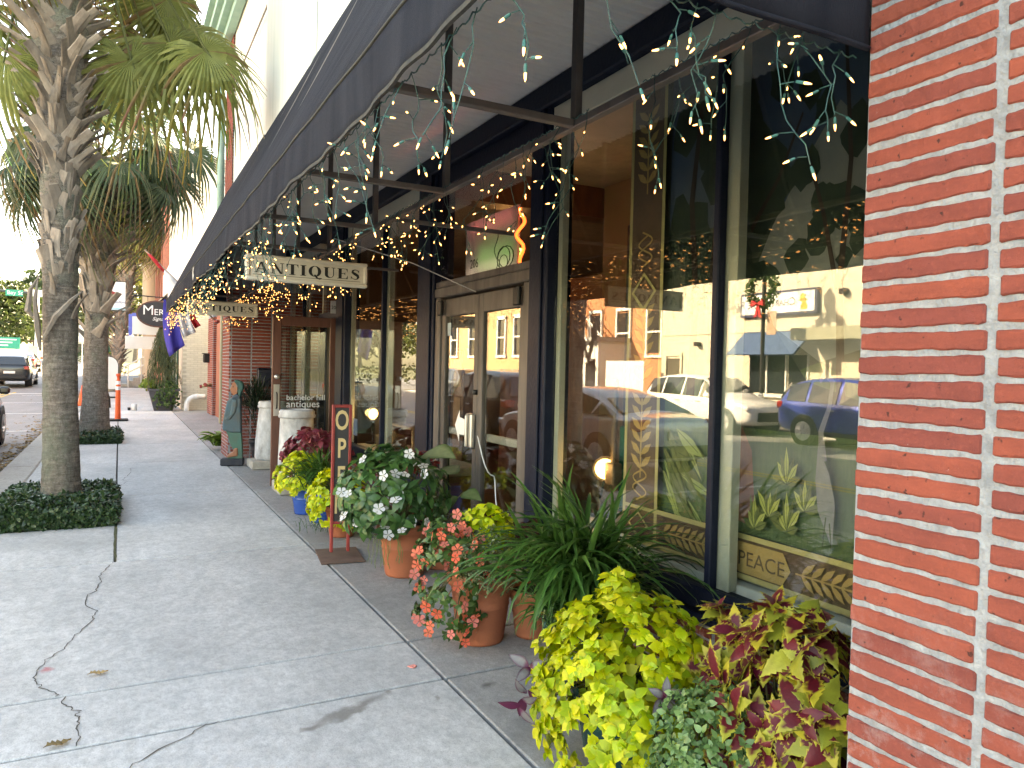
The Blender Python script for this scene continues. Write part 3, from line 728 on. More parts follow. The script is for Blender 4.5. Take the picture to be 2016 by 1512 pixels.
def antiques_sign(y, x0, x1, z0, z1, label):
    t = thing('hanging_sign', label, 'sign', ((x0 + x1) / 2, y, z0), group='antiques signs under the awning')
    MB().box(x0 + .02, x1 - .02, y - .012, y + .012, z0 + .02, z1 - .02).build('board', SIGNW, t)
    fr = MB(); w = .026
    for (a, b, c, d) in ((x0, x1, z0, z0 + w), (x0, x1, z1 - w, z1), (x0, x0 + w, z0 + w, z1 - w), (x1 - w, x1, z0 + w, z1 - w)): fr.box(a, b, y - .028, y + .028, c, d, ch=.007)
    fr.build('frame', SIGNW, t)
    ln = MB().box(x0 + w + .02, x1 - w - .02, y - .0145, y - .0125, z0 + w + .012, z0 + w + .0145)
    ln.build('ruled_line', BLACKP, t)
    l = MB(); h = (z1 - z0) - 2 * w - .045
    for p in serif_word('ANTIQUES', h, (x1 - x0) - 2 * w - .05):
        l.prism(p, lambda u, v, q: (x0 + w + .028 + u, q, z0 + w + .026 + v), y - .0155, y - .0125)
    l.build('lettering', BLACKP, t)
    for x in (x0 + .10, x1 - .10): MB().tube([(x, y, z1), (x, y, 2.484)], .004, 5).build('hanger', CHAIN, t)
    return t
antiques_sign(4.99, .702, 1.497, 2.080, 2.246, 'nearer cream board reading ANTIQUES hanging under the awning')
antiques_sign(9.15, .668, 1.438, 2.085, 2.246, 'farther cream board reading ANTIQUES half hidden by string lights')
# OPEN board on a steel foot
RED = mat('dark_red_paint', (.30, .035, .03), (.22, .028, .025), scale=12, rough=.5, bump=.2)
op = thing('open_sign', 'narrow red framed upright board lettered OPEN on a steel foot', 'sign', (1.59, 5.9, 0), R(-7), local=True)
MB().box(-.055, .055, -.012, .012, .29, 1.205).build('board', mat('sign_charcoal', (.045, .042, .042), rough=.7), op)
fr = MB().box(-.078, -.055, -.022, .022, .04, 1.23, ch=.004).box(.055, .078, -.022, .022, .04, 1.23, ch=.004).box(-.055, .055, -.022, .022, 1.205, 1.23, ch=.004).box(-.055, .055, -.022, .022, .265, .29, ch=.004)
fr.build('frame', RED, op)
MB().box(-.17, .17, -.24, .24, .004, .012, ch=.002).build('foot_plate', mat('rusty_plate', (.10, .06, .045), (.16, .10, .075), scale=8, rough=.8), op)
GOLD = mat('sign_gold', (.68, .50, .24), rough=.5, bump=0)
for i, c in enumerate('OPEN'):
    text('lettering', c, .22, GOLD, op, Matrix(((.62, 0, 0, 0), (0, 0, -1, -.0125), (0, 1, 0, 1.03 - i * .225), (0, 0, 0, 1))), .001, 'CENTER', bold=.004)
# weathered white pedestals
WEATH = mat('weathered_whitewash', (.66, .67, .67), (.24, .235, .225), scale=7, detail=10, rough=.9, bump=.6, bscale=40, contrast=1.0, stretch=(1, 1, .6))
PLINTH = mat('plinth_stone', (.55, .50, .42), (.30, .27, .23), scale=7, rough=.9, bump=.5)
def pedestal(x, y, r0, r1, h, px, label):
    t = thing('pedestal', label, 'pedestal', (x, y, 0), group='whitewashed pedestals by the open door')
    MB().box(px, px + .50, y - .25, y + .25, 0.002, .125, ch=.015).build('plinth', PLINTH, t)
    MB().lathe([(0, .126), (r0 * .97, .126), (r0, .16), (r0 * .98, .4), (r1, h - .11), (r1 * .99, h - .10)], (x, y, 0), 36, .006).build('shaft', WEATH, t, True)
    MB().lathe([(r1 * .9, h - .105), (r1 * 1.10, h - .10), (r1 * 1.13, h - .075), (r1 * 1.06, h - .055), (r1 * 1.08, h - .03), (r1 * 1.0, h - .004), (r1 * .8, h), (r1 * .75, h - .03), (0, h - .04)], (x, y, 0), 36, .012).build('rim', WEATH, t, True)
pedestal(1.905, 9.12, .215, .195, 1.0, 1.665, 'whitewashed round pedestal standing in front of the open brown door')
pedestal(2.01, 11.36, .235, .185, .99, 1.70, 'whitewashed round pedestal behind the open door, next to the painted figure')
# painted wooden cut-out of a man looking up, seen in profile
mn = thing('painted_figure', 'painted wooden cut-out figure of a man in a green cap and blue jacket', 'statue', (1.53, 11.75, 0), R(-14), local=True)
sx = .00130
def Fz(p): return [((x - 305) * sx * .9, (1090 - y) * sx + .11) for x, y in p]
def slab_part(nm, poly, th, m, dy=0.0):
    mb = MB(); mb.prism(Fz(poly), lambda u, v, t: (u, t, v), -th / 2 + dy, th / 2 + dy)
    o = mb.build(nm, m, mn)
    md = o.modifiers.new('soft edges', 'BEVEL'); md.width = .022; md.segments = 3; md.limit_method = 'ANGLE'; md.angle_limit = R(50)
    return o
JACK = mat('figure_jacket', (.05, .15, .20), (.10, .10, .085), scale=4, rough=.6, contrast=.9)
slab_part('coat', [(262, 402), (225, 430), (205, 520), (188, 600), (174, 690), (174, 765), (215, 770), (300, 790), (400, 790), (398, 640), (390, 500), (388, 388), (330, 350), (300, 372)], .17, JACK)
slab_part('trousers', [(215, 770), (245, 830), (262, 900), (285, 950), (312, 985), (318, 1040), (240, 1062), (232, 1080), (240, 1090), (418, 1090), (415, 980), (400, 790), (300, 790)], .13, mat('figure_trousers', (.04, .18, .14), (.10, .13, .09), scale=5, rough=.6))
slab_part('foot', [(318, 972), (362, 966), (368, 1060), (250, 1078), (226, 1066), (250, 1042), (300, 1012)], .15, mat('figure_skin', (.42, .17, .09), (.33, .14, .08), scale=9, rough=.55), -.012)
slab_part('head', [(300, 372), (330, 352), (352, 330), (358, 250), (312, 205), (290, 215), (282, 240), (268, 272), (258, 296), (270, 305), (264, 322), (274, 338), (292, 344)], .13, MATS['figure_skin'])
slab_part('cap', [(300, 196), (318, 184), (350, 184), (392, 200), (418, 235), (420, 290), (402, 312), (385, 385), (352, 372), (358, 300), (338, 240), (310, 212)], .15, mat('figure_cap', (.02, .08, .07), (.03, .11, .10), scale=8, rough=.6))
slab_part('sleeve', [(285, 405), (345, 400), (352, 470), (330, 560), (270, 640), (205, 650), (200, 612), (262, 590), (278, 500)], .21, mat('figure_sleeve', (.06, .15, .19), (.13, .11, .08), scale=7, rough=.6))
slab_part('collar', [(292, 366), (345, 338), (385, 372), (380, 402), (300, 404), (272, 398)], .185, mat('figure_collar', (.05, .08, .11), rough=.6))
slab_part('eye', [(284, 262), (300, 256), (304, 268), (290, 272)], .138, BLACKP)
slab_part('ear', [(330, 268), (346, 262), (350, 300), (336, 308)], .15, MATS['figure_skin'])
slab_part('hair', [(318, 222), (352, 240), (356, 330), (338, 330), (330, 262)], .136, mat('figure_hair', (.25, .22, .2), rough=.7))
slab_part('hand', [(168, 590), (190, 575), (205, 600), (200, 640), (172, 660)], .10, MATS['figure_skin'], -.02)
MB().box(-.175, .15, -.10, .10, .002, .109, ch=.015).build('base', mat('figure_base', (.03, .035, .045), (.06, .06, .065), scale=10, rough=.8), mn)
# ------------------------------------------------------------------ potted plants
def leaf_t(wid=.38, rows=7, edge=(.3, .4, .05), mid=(.3, .4, .05), serr=0.0, droop=.25, cup=.12, pk=.75, split=.55, base=None, tip=None):
    """a leaf along +Y, faces +Z: five columns, margin and centre colour"""
    v = []; f = []; c = []
    for i in range(rows):
        y = i / (rows - 1); w = wid * math.sin(math.pi * min(1, y ** pk)) if 0 < i < rows - 1 else (.02 if i == 0 else .0)
        ws = w * (1 + (serr if i % 2 else -serr)); z = -droop * y * y
        ysh = -.05 * (serr > 0) * (1 if i % 2 else 0)
        for (k, ww) in ((-1, ws), (-split, w * split), (0, 0), (split, w * split), (1, ws)):
            v.append((ww * (1 if k > 0 else -1) if k else 0, y + (ysh if abs(k) == 1 else 0), z + cup * abs(ww) * (1 if abs(k) < 1 else .6)))
            if tip is not None and y > tip + (.12 if k == 0 else 0): c.append(edge)
            elif abs(k) == 1 or i == rows - 1: c.append(edge)
            elif base is not None and i <= 1: c.append(base)
            else: c.append(mid if abs(k) < 1 else edge)
    for i in range(rows - 1):
        for j in range(4): a = i * 5 + j; f.append((a, a + 1, a + 6, a + 5))
    return v, f, c
def strap_t(a0=80, a1=-45, w=.022, rows=9, c0=(.03, .09, .02), c1=(.06, .16, .03), tip=None, twist=0.3):
    """a long arching blade starting at the origin, bending over towards +Y"""
    v = []; f = []; c = []; p = Vector((0, 0, 0))
    for i in range(rows):
        t = i / (rows - 1); a = R(a0 + (a1 - a0) * t ** 1.35)
        ww = w * (.7 + .6 * t) if t < .5 else w * max(.02, 1.0 * (1 - ((t - .5) / .5) ** 2))
        up = Vector((0, -math.sin(a), math.cos(a))); sd = Vector((math.cos(twist * t), 0, math.sin(twist * t) * .3))
        cc = tuple(c0[k] + (c1[k] - c0[k]) * t for k in range(3))
        if tip and t > .75: cc = tip
        v += [tuple(p - sd * ww + up * ww * .5), tuple(p), tuple(p + sd * ww + up * ww * .5)]; c += [cc, cc, cc]
        p = p + Vector((0, math.cos(a), math.sin(a))) / (rows - 1)
    for i in range(rows - 1):
        a = 3 * i; f += [(a, a + 1, a + 4, a + 3), (a + 1, a + 2, a + 5, a + 4)]
    return v, f, c
def flower_t(col=(.8, .8, .8), eye=(.7, .6, .4), np_=5):
    v = [(0, 0, 0)]; f = []; c = [eye]
    for k in range(np_):
        a = 2 * math.pi * k / np_; k0 = len(v)
        for (rr, da, z) in ((.30, -.45, .04), (.85, -.52, .13), (1.04, -.16, .10), (1.04, .16, .12), (.85, .52, .08), (.30, .45, .04)):
            v.append((rr * math.cos(a + da), rr * math.sin(a + da), z + .03 * math.sin(k * 2.3))); c.append(col)
        f.append((0,) + tuple(range(k0, k0 + 6)))
    return v, f, c
LEAF = mat('leaf', (1, 1, 1), attr=True, scale=28, rough=.45, bump=.15, bscale=120, trans=.28, amt=.30, rand=.16, hue=.008)
LEAFG = mat('glossy_leaf', (1, 1, 1), attr=True, scale=28, rough=.32, bump=.12, bscale=90, trans=.18, amt=.3, rand=.18, hue=.006)
PETAL = mat('petal', (1, 1, 1), attr=True, scale=40, rough=.6, bump=.05, trans=.35, amt=.08, rand=.06)
STEM = mat('stem', (.10, .13, .04), (.14, .09, .05), scale=15, rough=.7)
SOIL = mat('potting_soil', (.035, .025, .018), (.07, .05, .035), scale=40, rough=1, bump=.6)
TERRA = mat('terracotta', (.40, .125, .06), (.32, .095, .05), scale=5, rough=.72, bump=.18, bscale=70, contrast=.7)
TEAL = mat('teal_glaze', (.012, .07, .07), (.02, .10, .095), scale=6, rough=.25, bump=.1, bscale=12)
BLUE = mat('blue_glaze', (.02, .07, .30), (.03, .11, .40), scale=6, rough=.25, bump=.1, bscale=12)
def pot(t, x, y, r, h, m, smooth=True):
    MB().lathe([(0, .003), (r * .70, .003), (r * .73, .02), (r * .86, h * .52), (r * .885, h * .54), (r * .865, h * .56), (r * .95, h * .82), (r * 1.05, h * .83), (r * 1.07, h * .98), (r * 1.03, h), (r * .96, h * .99), (r * .93, h * .9), (0, h * .9)], (x, y, 0), 40).build('pot', m, t, smooth)
    MB().lathe([(0, h * .93), (r * .92, h * .92)], (x, y, 0), 20, .01).build('soil', SOIL, t)
def dome(c, rad, n, k, size, lift=(5, 35), zmin=-.35, shell=(.72, 1.0), grav=.25, ntemp=3, view=None):
    """rosettes of leaves over an ellipsoid"""
    Ms = []; idx = []; tips = []
    c = Vector(c)
    for _ in range(n):
        while True:
            d = rv().normalized()
            if d.z < zmin: continue
            if view is not None and d.dot(view) < -.35 and random.random() < .7: continue
            break
        s = U(*shell); p = c + Vector((d.x * rad[0], d.y * rad[1], d.z * rad[2])) * s
        nrm = Vector((d.x / rad[0], d.y / rad[1], d.z / rad[2])).normalized() + Vector((0, 0, .35)); nrm.normalize()
        t1 = nrm.orthogonal().normalized(); t2 = nrm.cross(t1); a0 = U(0, 6.3); tips.append(p)
        kk = random.randint(*k) if isinstance(k, tuple) else k
        for q in range(kk):
            a = a0 + 2.4 * q; el = R(U(*lift)) + (R(25) if q < 2 else 0)
            dr = (t1 * math.cos(a) + t2 * math.sin(a)) * math.cos(el) + nrm * math.sin(el) - Vector((0, 0, grav * U(.3, 1)))
            sz = size * U(.65, 1.15) * (.6 if q < 2 else 1)
            Ms.append(basis(p + rv(size * .08), dr, nrm + rv(.35), sz)); idx.append(random.randrange(ntemp))
    return Ms, idx, tips
def stems(t, base, tips, r=.003, n=40, m=None):
    mb = MB()
    for p in random.sample(tips, min(n, len(tips))):
        b = Vector(base) + Vector((U(-.06, .06), U(-.06, .06), 0)); mid = (b + p) / 2 + Vector((0, 0, .05))
        mb.tube([b, mid, p], [r * 1.4, r * 1.2, r * .7], 4, False)
    mb.build('stems', m or STEM, t)
CV = Vector((-.55, -.78, .3)).normalized()      # towards the viewer's side of a pot

# 1. chartreuse coleus in a teal pot, nearest but one to the brick pillar
YG = [leaf_t(.40, 9, (.70, .69, .03), (.60, .67, .025), .10, .3, .1), leaf_t(.44, 9, (.57, .64, .03), (.46, .59, .02), .12, .45, .16), leaf_t(.36, 9, (.76, .70, .04), (.68, .69, .03), .10, .15, .2), leaf_t(.38, 9, (.43, .56, .03), (.33, .49, .02), .10, .35, .1)]
t = thing('coleus_plant', 'big chartreuse yellow green coleus spilling over a teal pot, nearest the sidewalk edge', 'plant', (1.80, 2.40, 0))
pot(t, 1.80, 2.40, .19, .30, TEAL)
Ms, idx, tips = dome((1.77, 2.32, .29), (.36, .39, .40), 380, (7, 9), .050, (0, 45), -.6, (.80, 1.02), .3, 4, CV)
M2, i2, _ = dome((1.80, 2.42, .62), (.10, .10, .12), 16, (6, 8), .055, (0, 40), -.2, (.7, 1.0), .3, 4)
M3, i3, _ = dome((1.77, 2.34, .31), (.22, .25, .24), 90, 5, .065, (0, 40), -.5, (.7, 1.0), .3, 4)
pieces('leaf', YG, Ms + M2 + M3, idx + i2 + i3, LEAF, t); stems(t, (1.80, 2.40, .28), tips)
# zebra spiderwort sprigs trailing out of it
ZB_ = leaf_t(.24, 8, (.075, .010, .040), (.17, .16, .16), 0, .25, .25, .8, .5, (.12, .02, .06)); ZP = leaf_t(.22, 8, (.09, .008, .035), (.12, .012, .05), 0, .3, .3, .8)
def sprig(name, p, ax, n, s, lab, temps, parent):
    Ms = []; idx = []
    ax = Vector(ax).normalized(); u = ax.orthogonal().normalized(); w = ax.cross(u)
    for i in range(n):
        a = i * 2.5; d = (u * math.cos(a) + w * math.sin(a)) * .95 + ax * .45
        Ms.append(basis(Vector(p) + ax * (i * s * .22), d, ax, s * U(.8, 1.1))); idx.append(i % len(temps))
    pieces(name, temps, Ms, idx, LEAFG, parent, 60)
sprig('purple_leaf', (1.42, 2.48, .30), (-.6, -.5, -.3), 6, .085, '', [ZP, ZB_], t)
sprig('purple_leaf', (1.44, 2.50, .38), (-.5, -.6, .4), 3, .09, '', [ZB_], t)
sprig('purple_leaf', (1.67, 1.97, .43), (-.55, -.75, .5), 5, .075, '', [ZB_], t)
sprig('purple_leaf', (1.45, 2.12, .10), (-.8, -.4, .2), 4, .07, '', [ZB_, ZP], t)

# 2. burgundy and yellow coleus against the brick pillar
BU = [leaf_t(.25, 15, (.56, .50, .05), (.15, .010, .022), .20, .30, .12, .72, .70, tip=.72), leaf_t(.27, 15, (.52, .48, .05), (.17, .012, .026), .20, .45, .12, .72, .82, tip=.82),
      leaf_t(.30, 15, (.42, .43, .06), (.36, .38, .045), .18, .5, .1, .7), leaf_t(.24, 15, (.58, .50, .05), (.13, .008, .02), .20, .2, .15, .72, .5, tip=.5), leaf_t(.28, 15, (.50, .47, .06), (.16, .012, .025), .2, .4, .12, .7, .7, tip=.6)]
t = thing('coleus_plant', 'burgundy coleus with yellow edged leaves pressed against the near brick pillar', 'plant', (1.93, 1.75, 0))
pot(t, 1.93, 1.72, .17, .28, TERRA)
Ms, idx, tips = dome((1.94, 1.66, .38), (.21, .27, .43), 52, (9, 11), .112, (8, 52), -.6, (.85, 1.02), .30, 5, CV)
M2, i2, tp2 = dome((2.02, 2.02, .50), (.15, .22, .17), 18, (9, 11), .105, (8, 52), -.3, (.8, 1.0), .30, 5, CV)
M3, i3, _ = dome((1.95, 1.70, .40), (.13, .18, .30), 22, 6, .12, (0, 30), -.5, (.7, 1.0), .4, 5)
pieces('leaf', BU, Ms + M2 + M3, idx + i2 + i3, LEAF, t, 300); stems(t, (1.93, 1.72, .26), tips + tp2, .004)

# 3. small leaved trailing plant filling the gap in front of it
SM = [leaf_t(.30, 5, (.15, .27, .09), (.13, .25, .08), 0, .1, .2), leaf_t(.34, 5, (.20, .33, .12), (.17, .30, .10), 0, .2, .1), leaf_t(.30, 5, (.10, .20, .06), (.10, .19, .06), 0, .15, .1)]
t = thing('trailing_plant', 'small leaved green trailing plant between the chartreuse and burgundy coleus', 'plant', (1.77, 1.90, 0))
pot(t, 1.80, 1.93, .12, .20, TEAL)
Ms, idx, tips = dome((1.74, 1.80, .26), (.20, .22, .28), 520, (5, 7), .030, (5, 50), -.7, (.7, 1.03), .15, 3, CV)
pieces('leaf', SM, Ms, idx, LEAFG, t); stems(t, (1.8, 1.93, .18), tips, .002, 60)

# 4. fountain of strap leaves in a teal pot below the window
SG = [strap_t(84, -20, .020, 9, (.03, .085, .018), (.05, .14, .028)), strap_t(78, -50, .018, 9, (.035, .10, .02), (.07, .18, .035)), strap_t(70, -70, .017, 9, (.03, .09, .018), (.05, .15, .03)), strap_t(86, 25, .018, 9, (.04, .11, .025), (.085, .20, .04)),
      strap_t(60, -85, .019, 9, (.03, .08, .018), (.06, .15, .03)), strap_t(75, -35, .021, 9, (.05, .13, .025), (.12, .24, .05)), strap_t(55, -95, .02, 9, (.16, .2, .04), (.50, .42, .08), (.42, .22, .06))]
def fountain(t, c, n, ln, temps, lean=(0, 0), base=.07, weights=None, nobj=300, dirbias=None):
    Ms = []; idx = []
    for i in range(n):
        a = U(0, 2 * math.pi)
        if dirbias is not None and random.random() < .45: a = math.atan2(dirbias[1], dirbias[0]) + random.gauss(0, .8)
        d = Vector((math.cos(a) + lean[0], math.sin(a) + lean[1], 0)); q = random.choices(range(len(temps)), weights)[0]
        p = Vector(c) + Vector((random.gauss(0, base), random.gauss(0, base), U(-.02, .03)))
        Ms.append(basis(p, d, Vector((0, 0, 1)) + rv(.16), ln * U(.6, 1.12))); idx.append(q)
    pieces('blade', temps, Ms, idx, LEAFG, t, nobj)
t = thing('strap_leaf_plant', 'dark green strap leaved plant fountaining from a teal pot below the window', 'plant', (2.03, 3.02, 0))
pot(t, 2.03, 3.02, .19, .33, TEAL)
fountain(t, (2.03, 3.02, .36), 430, .74, SG, base=.08, weights=(5, 6, 5, 4, 4, 3, .35), dirbias=(-.7, -.7))
fountain(t, (1.90, 2.95, .30), 90, .36, SG, base=.05, weights=(1, 3, 5, 1, 6, 1, .6), dirbias=(-.8, -.5))

# 5. terracotta pot: coral impatiens, chartreuse coleus and a fine leaved shrub
t = thing('mixed_planter', 'terracotta pot of coral impatiens, chartreuse coleus and tiny leaved shrub', 'planter', (1.84, 3.78, 0))
pot(t, 1.84, 3.78, .185, .40, TERRA)
IM = [leaf_t(.30, 6, (.05, .12, .03), (.04, .10, .025), 0, .25, .15), leaf_t(.33, 6, (.08, .16, .04), (.06, .13, .03), 0, .35, .1), leaf_t(.28, 6, (.10, .19, .05), (.09, .16, .04), 0, .2, .2)]
Ms, idx, tips = dome((1.66, 3.80, .36), (.23, .26, .38), 210, (5, 7), .050, (0, 45), -.8, (.7, 1.0), .2, 3, CV)
pieces('leaf', IM, Ms, idx, LEAFG, t, 200); stems(t, (1.80, 3.80, .38), tips, .004, 30)
CF = [flower_t((.80, .13, .07), (.55, .05, .05)), flower_t((.85, .19, .11), (.6, .06, .05)), flower_t((.78, .22, .18), (.6, .1, .08))]
def blooms(t, tips, n, size, temps, name='flower', out=.03, view=CV, flat=.5, minz=None):
    cand = [p for p in tips]
    random.shuffle(cand); Ms = []; idx = []
    for p in cand[:n]:
        p = p + view * out + rv(.012); nrm = (view + rv(.45)).normalized()
        Ms.append(basis(p, nrm.orthogonal() + rv(.3), nrm, size * U(.8, 1.15))); idx.append(random.randrange(len(temps)))
    pieces(name, temps, Ms, idx, PETAL, t, 120)
fr = [p for p in tips if (p - Vector((1.66, 3.82, .36))).dot(CV) > .02]
blooms(t, fr + tips, 76, .031, CF, out=.045)
Ms, idx, tp = dome((1.88, 3.84, .58), (.18, .17, .17), 62, (6, 8), .06, (0, 40), -.2, (.75, 1.0), .25, 4, CV)
pieces('coleus_leaf', YG, Ms, idx, LEAF, t, 260)
TS = [leaf_t(.34, 4, (.13, .17, .07), (.10, .14, .05), 0, .1, .1), leaf_t(.34, 4, (.32, .34, .22), (.25, .28, .16), 0, .1, .1), leaf_t(.34, 4, (.05, .09, .03), (.05, .08, .025), 0, .1, .1)]
Ms, idx, tp = dome((1.80, 3.66, .47), (.20, .20, .20), 480, (4, 6), .019, (0, 60), -.7, (.6, 1.05), .1, 3, CV)
merged('fine_foliage', TS, Ms, idx, LEAFG, t, 'stuff'); stems(t, (1.84, 3.76, .38), tp, .0015, 60)
DR = [leaf_t(.36, 8, (.14, .02, .03), (.09, .012, .02), .1, .3, .1), leaf_t(.34, 8, (.20, .03, .04), (.12, .015, .025), .1, .3, .1)]
t = thing('dark_coleus', 'small dark maroon coleus half hidden behind the strap leaved plant', 'plant', (2.14, 3.72, 0))
pot(t, 2.14, 3.72, .13, .28, TERRA)
Ms, idx, tp = dome((2.14, 3.72, .48), (.15, .15, .2), 34, (5, 7), .07, (0, 40), -.3, (.7, 1), .3, 2); pieces('leaf', DR, Ms, idx, LEAF, t, 120)

# 6. white New Guinea impatiens in a terracotta pot by the double door
t = thing('impatiens_planter', 'terracotta pot overflowing with white flowered dark leaved impatiens', 'planter', (1.90, 5.22, 0))
pot(t, 1.90, 5.22, .20, .40, TERRA)
NG = [leaf_t(.25, 7, (.045, .12, .035), (.05, .13, .04), 0, .4, .18, .8), leaf_t(.27, 7, (.035, .095, .03), (.04, .11, .03), 0, .55, .15, .8), leaf_t(.24, 7, (.07, .17, .045), (.07, .17, .04), 0, .3, .22, .8)]
Ms, idx, tips = dome((1.80, 5.22, .60), (.40, .40, .38), 125, (6, 8), .105, (0, 38), -.75, (.78, 1.0), .35, 3, CV)
pieces('leaf', NG, Ms, idx, LEAFG, t, 300); stems(t, (1.90, 5.22, .38), tips, .005, 50)
fr = [p for p in tips if (p - Vector((1.80, 5.22, .60))).dot(CV) > .10]
WF = [flower_t((.82, .82, .83), (.75, .72, .55)), flower_t((.78, .79, .82), (.7, .66, .5))]
blooms(t, fr, 13, .040, WF, out=.05)
for k in range(6):
    p = random.choice(fr); blooms(t, [p + rv(.03), p + rv(.035)], 2, .038, WF, out=.055)
mb = MB()
for k in range(14):
    x, y = 1.66 + U(-.05, .14), 5.05 + U(-.05, .1); z = .34
    P = [(x, y, z)]
    for q in range(6): P.append((P[-1][0] + U(-.012, .012), P[-1][1] + U(-.012, .012), P[-1][2] - U(.02, .05)))
    mb.tube(P, .0022, 4, False)
mb.build('trailing_runners', mat('runner', (.12, .18, .05), rough=.6), t)
# caladium behind it
CA = [leaf_t(.42, 9, (.10, .17, .05), (.34, .40, .20), 0, .25, .1, .55, .5), leaf_t(.44, 9, (.09, .18, .05), (.22, .30, .12), 0, .3, .1, .55, .45)]
t = thing('caladium_plant', 'pale veined caladium with a few broad leaves behind the white impatiens', 'plant', (2.22, 5.30, 0))
pot(t, 2.22, 5.30, .16, .30, TERRA)
Ms = []; idx = []
for (x, y, z, dx, dy, dz, s) in ((2.08, 5.28, .90, .25, -.75, .12, .30), (2.20, 5.15, .58, -.3, -.6, -.2, .20), (2.26, 4.95, .50, .1, -.6, -.3, .18), (2.30, 5.4, .7, .3, .2, .2, .2), (2.12, 5.1, .44, -.5, -.5, -.3, .15), (2.05, 5.5, .8, -.6, .1, .1, .2), (2.28, 5.02, .62, .2, -.5, .0, .17)):
    Ms.append(basis((x, y, z), (dx, dy, dz), (-.3, -.35, 1), s)); idx.append(random.randrange(2))
pieces('leaf', CA, Ms, idx, LEAF, t)
mb = MB()
for M in Ms: q = M.to_translation(); mb.tube([(2.22, 5.3, .28), ((2.22 + q.x) / 2, (5.3 + q.y) / 2, q.z * .6 + .15), q], .005, 5, False)
mb.build('stems', STEM, t)
Ms, idx, tp = dome((2.16, 5.62, .72), (.14, .14, .16), 24, (5, 7), .075, (0, 40), -.3, (.7, 1), .3, 2)
t = thing('red_coleus', 'red leaved coleus peeking out above the white impatiens', 'plant', (2.16, 5.62, 0)); pot(t, 2.16, 5.62, .14, .5, TERRA)
pieces('leaf', [leaf_t(.36, 8, (.30, .03, .03), (.22, .02, .025), .1, .3, .1), leaf_t(.34, 8, (.26, .05, .03), (.3, .03, .03), .1, .3, .1)], Ms, idx, LEAF, t, 160)

# 7. group by the OPEN board: blue pot with strap leaves, chartreuse mounds, rose coleus
t = thing('coleus_plant', 'rose red coleus mound in front of the nearer white pedestal', 'plant', (1.95, 8.2, 0)); pot(t, 1.95, 8.2, .19, .36, TERRA)
RC = [leaf_t(.38, 8, (.24, .05, .06), (.30, .045, .065), .08, .3, .1), leaf_t(.36, 8, (.20, .04, .04), (.22, .03, .05), .08, .35, .1), leaf_t(.36, 8, (.26, .09, .06), (.33, .07, .08), .08, .2, .1)]
Ms, idx, tips = dome((1.95, 8.25, .53), (.38, .34, .33), 150, (6, 8), .085, (0, 40), -.5, (.78, 1), .3, 3, CV); pieces('leaf', RC, Ms, idx, LEAF, t, 260); stems(t, (1.95, 8.2, .34), tips)
t = thing('chartreuse_mound', 'lime yellow coleus mound below the rose coleus, beside the blue pot', 'plant', (1.70, 7.75, 0)); pot(t, 1.72, 7.75, .15, .30, BLUE)
Ms, idx, tips = dome((1.68, 7.72, .37), (.28, .28, .28), 170, (6, 8), .058, (0, 40), -.55, (.8, 1), .3, 4, CV); pieces('leaf', YG, Ms, idx, LEAF, t, 260); stems(t, (1.72, 7.75, .28), tips)
t = thing('strap_leaf_plant', 'strap leaved plant in a glazed blue pot between two lime mounds', 'plant', (1.78, 7.30, 0)); pot(t, 1.78, 7.30, .15, .30, BLUE)
fountain(t, (1.78, 7.30, .32), 230, .50, SG[:6], base=.06, dirbias=(-.6, -.8), nobj=230)
t = thing('chartreuse_mound', 'lime yellow coleus mound directly behind the OPEN board', 'plant', (1.78, 6.62, 0)); pot(t, 1.80, 6.62, .15, .28, TERRA)
Ms, idx, tips = dome((1.76, 6.58, .33), (.28, .26, .32), 160, (6, 8), .055, (0, 40), -.7, (.8, 1), .3, 4, CV); pieces('leaf', YG, Ms, idx, LEAF, t, 260); stems(t, (1.8, 6.62, .26), tips)
fountain(t, (1.62, 6.75, .04), 60, .16, SG[:5], base=.08, nobj=60)

# 8. dark spiky shrub beside the painted figure, fern at the far pillar
t = thing('dark_shrub', 'dark spiky shrub in shadow between the painted figure and the pedestal', 'plant', (2.0, 12.05, 0)); pot(t, 2.0, 12.05, .2, .35, mat('dark_pot', (.02, .02, .025), rough=.5))
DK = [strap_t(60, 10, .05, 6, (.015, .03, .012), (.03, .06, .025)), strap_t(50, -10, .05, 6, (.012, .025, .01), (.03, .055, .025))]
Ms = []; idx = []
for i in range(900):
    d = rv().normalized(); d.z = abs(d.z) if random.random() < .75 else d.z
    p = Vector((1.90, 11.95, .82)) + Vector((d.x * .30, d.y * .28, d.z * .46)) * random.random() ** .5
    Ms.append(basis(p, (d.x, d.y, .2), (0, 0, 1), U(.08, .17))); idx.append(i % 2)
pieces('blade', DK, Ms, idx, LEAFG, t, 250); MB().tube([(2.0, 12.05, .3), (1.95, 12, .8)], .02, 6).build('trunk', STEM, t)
t = thing('fern', 'bright green fern at the foot of the far brick pillar', 'plant', (1.75, 14.0, 0))
FE = [strap_t(65, -35, .10, 7, (.12, .22, .03), (.22, .34, .05)), strap_t(55, -60, .10, 7, (.10, .2, .03), (.2, .3, .05))]
Ms = []; idx = []
for i in range(70):
    a = U(0, 6.3); Ms.append(basis((1.62 + random.gauss(0, .05), 14.0 + random.gauss(0, .05), .06), (math.cos(a), math.sin(a), 0), (0, 0, 1), U(.25, .5))); idx.append(i % 2)
pieces('frond', FE, Ms, idx, LEAF, t, 80)
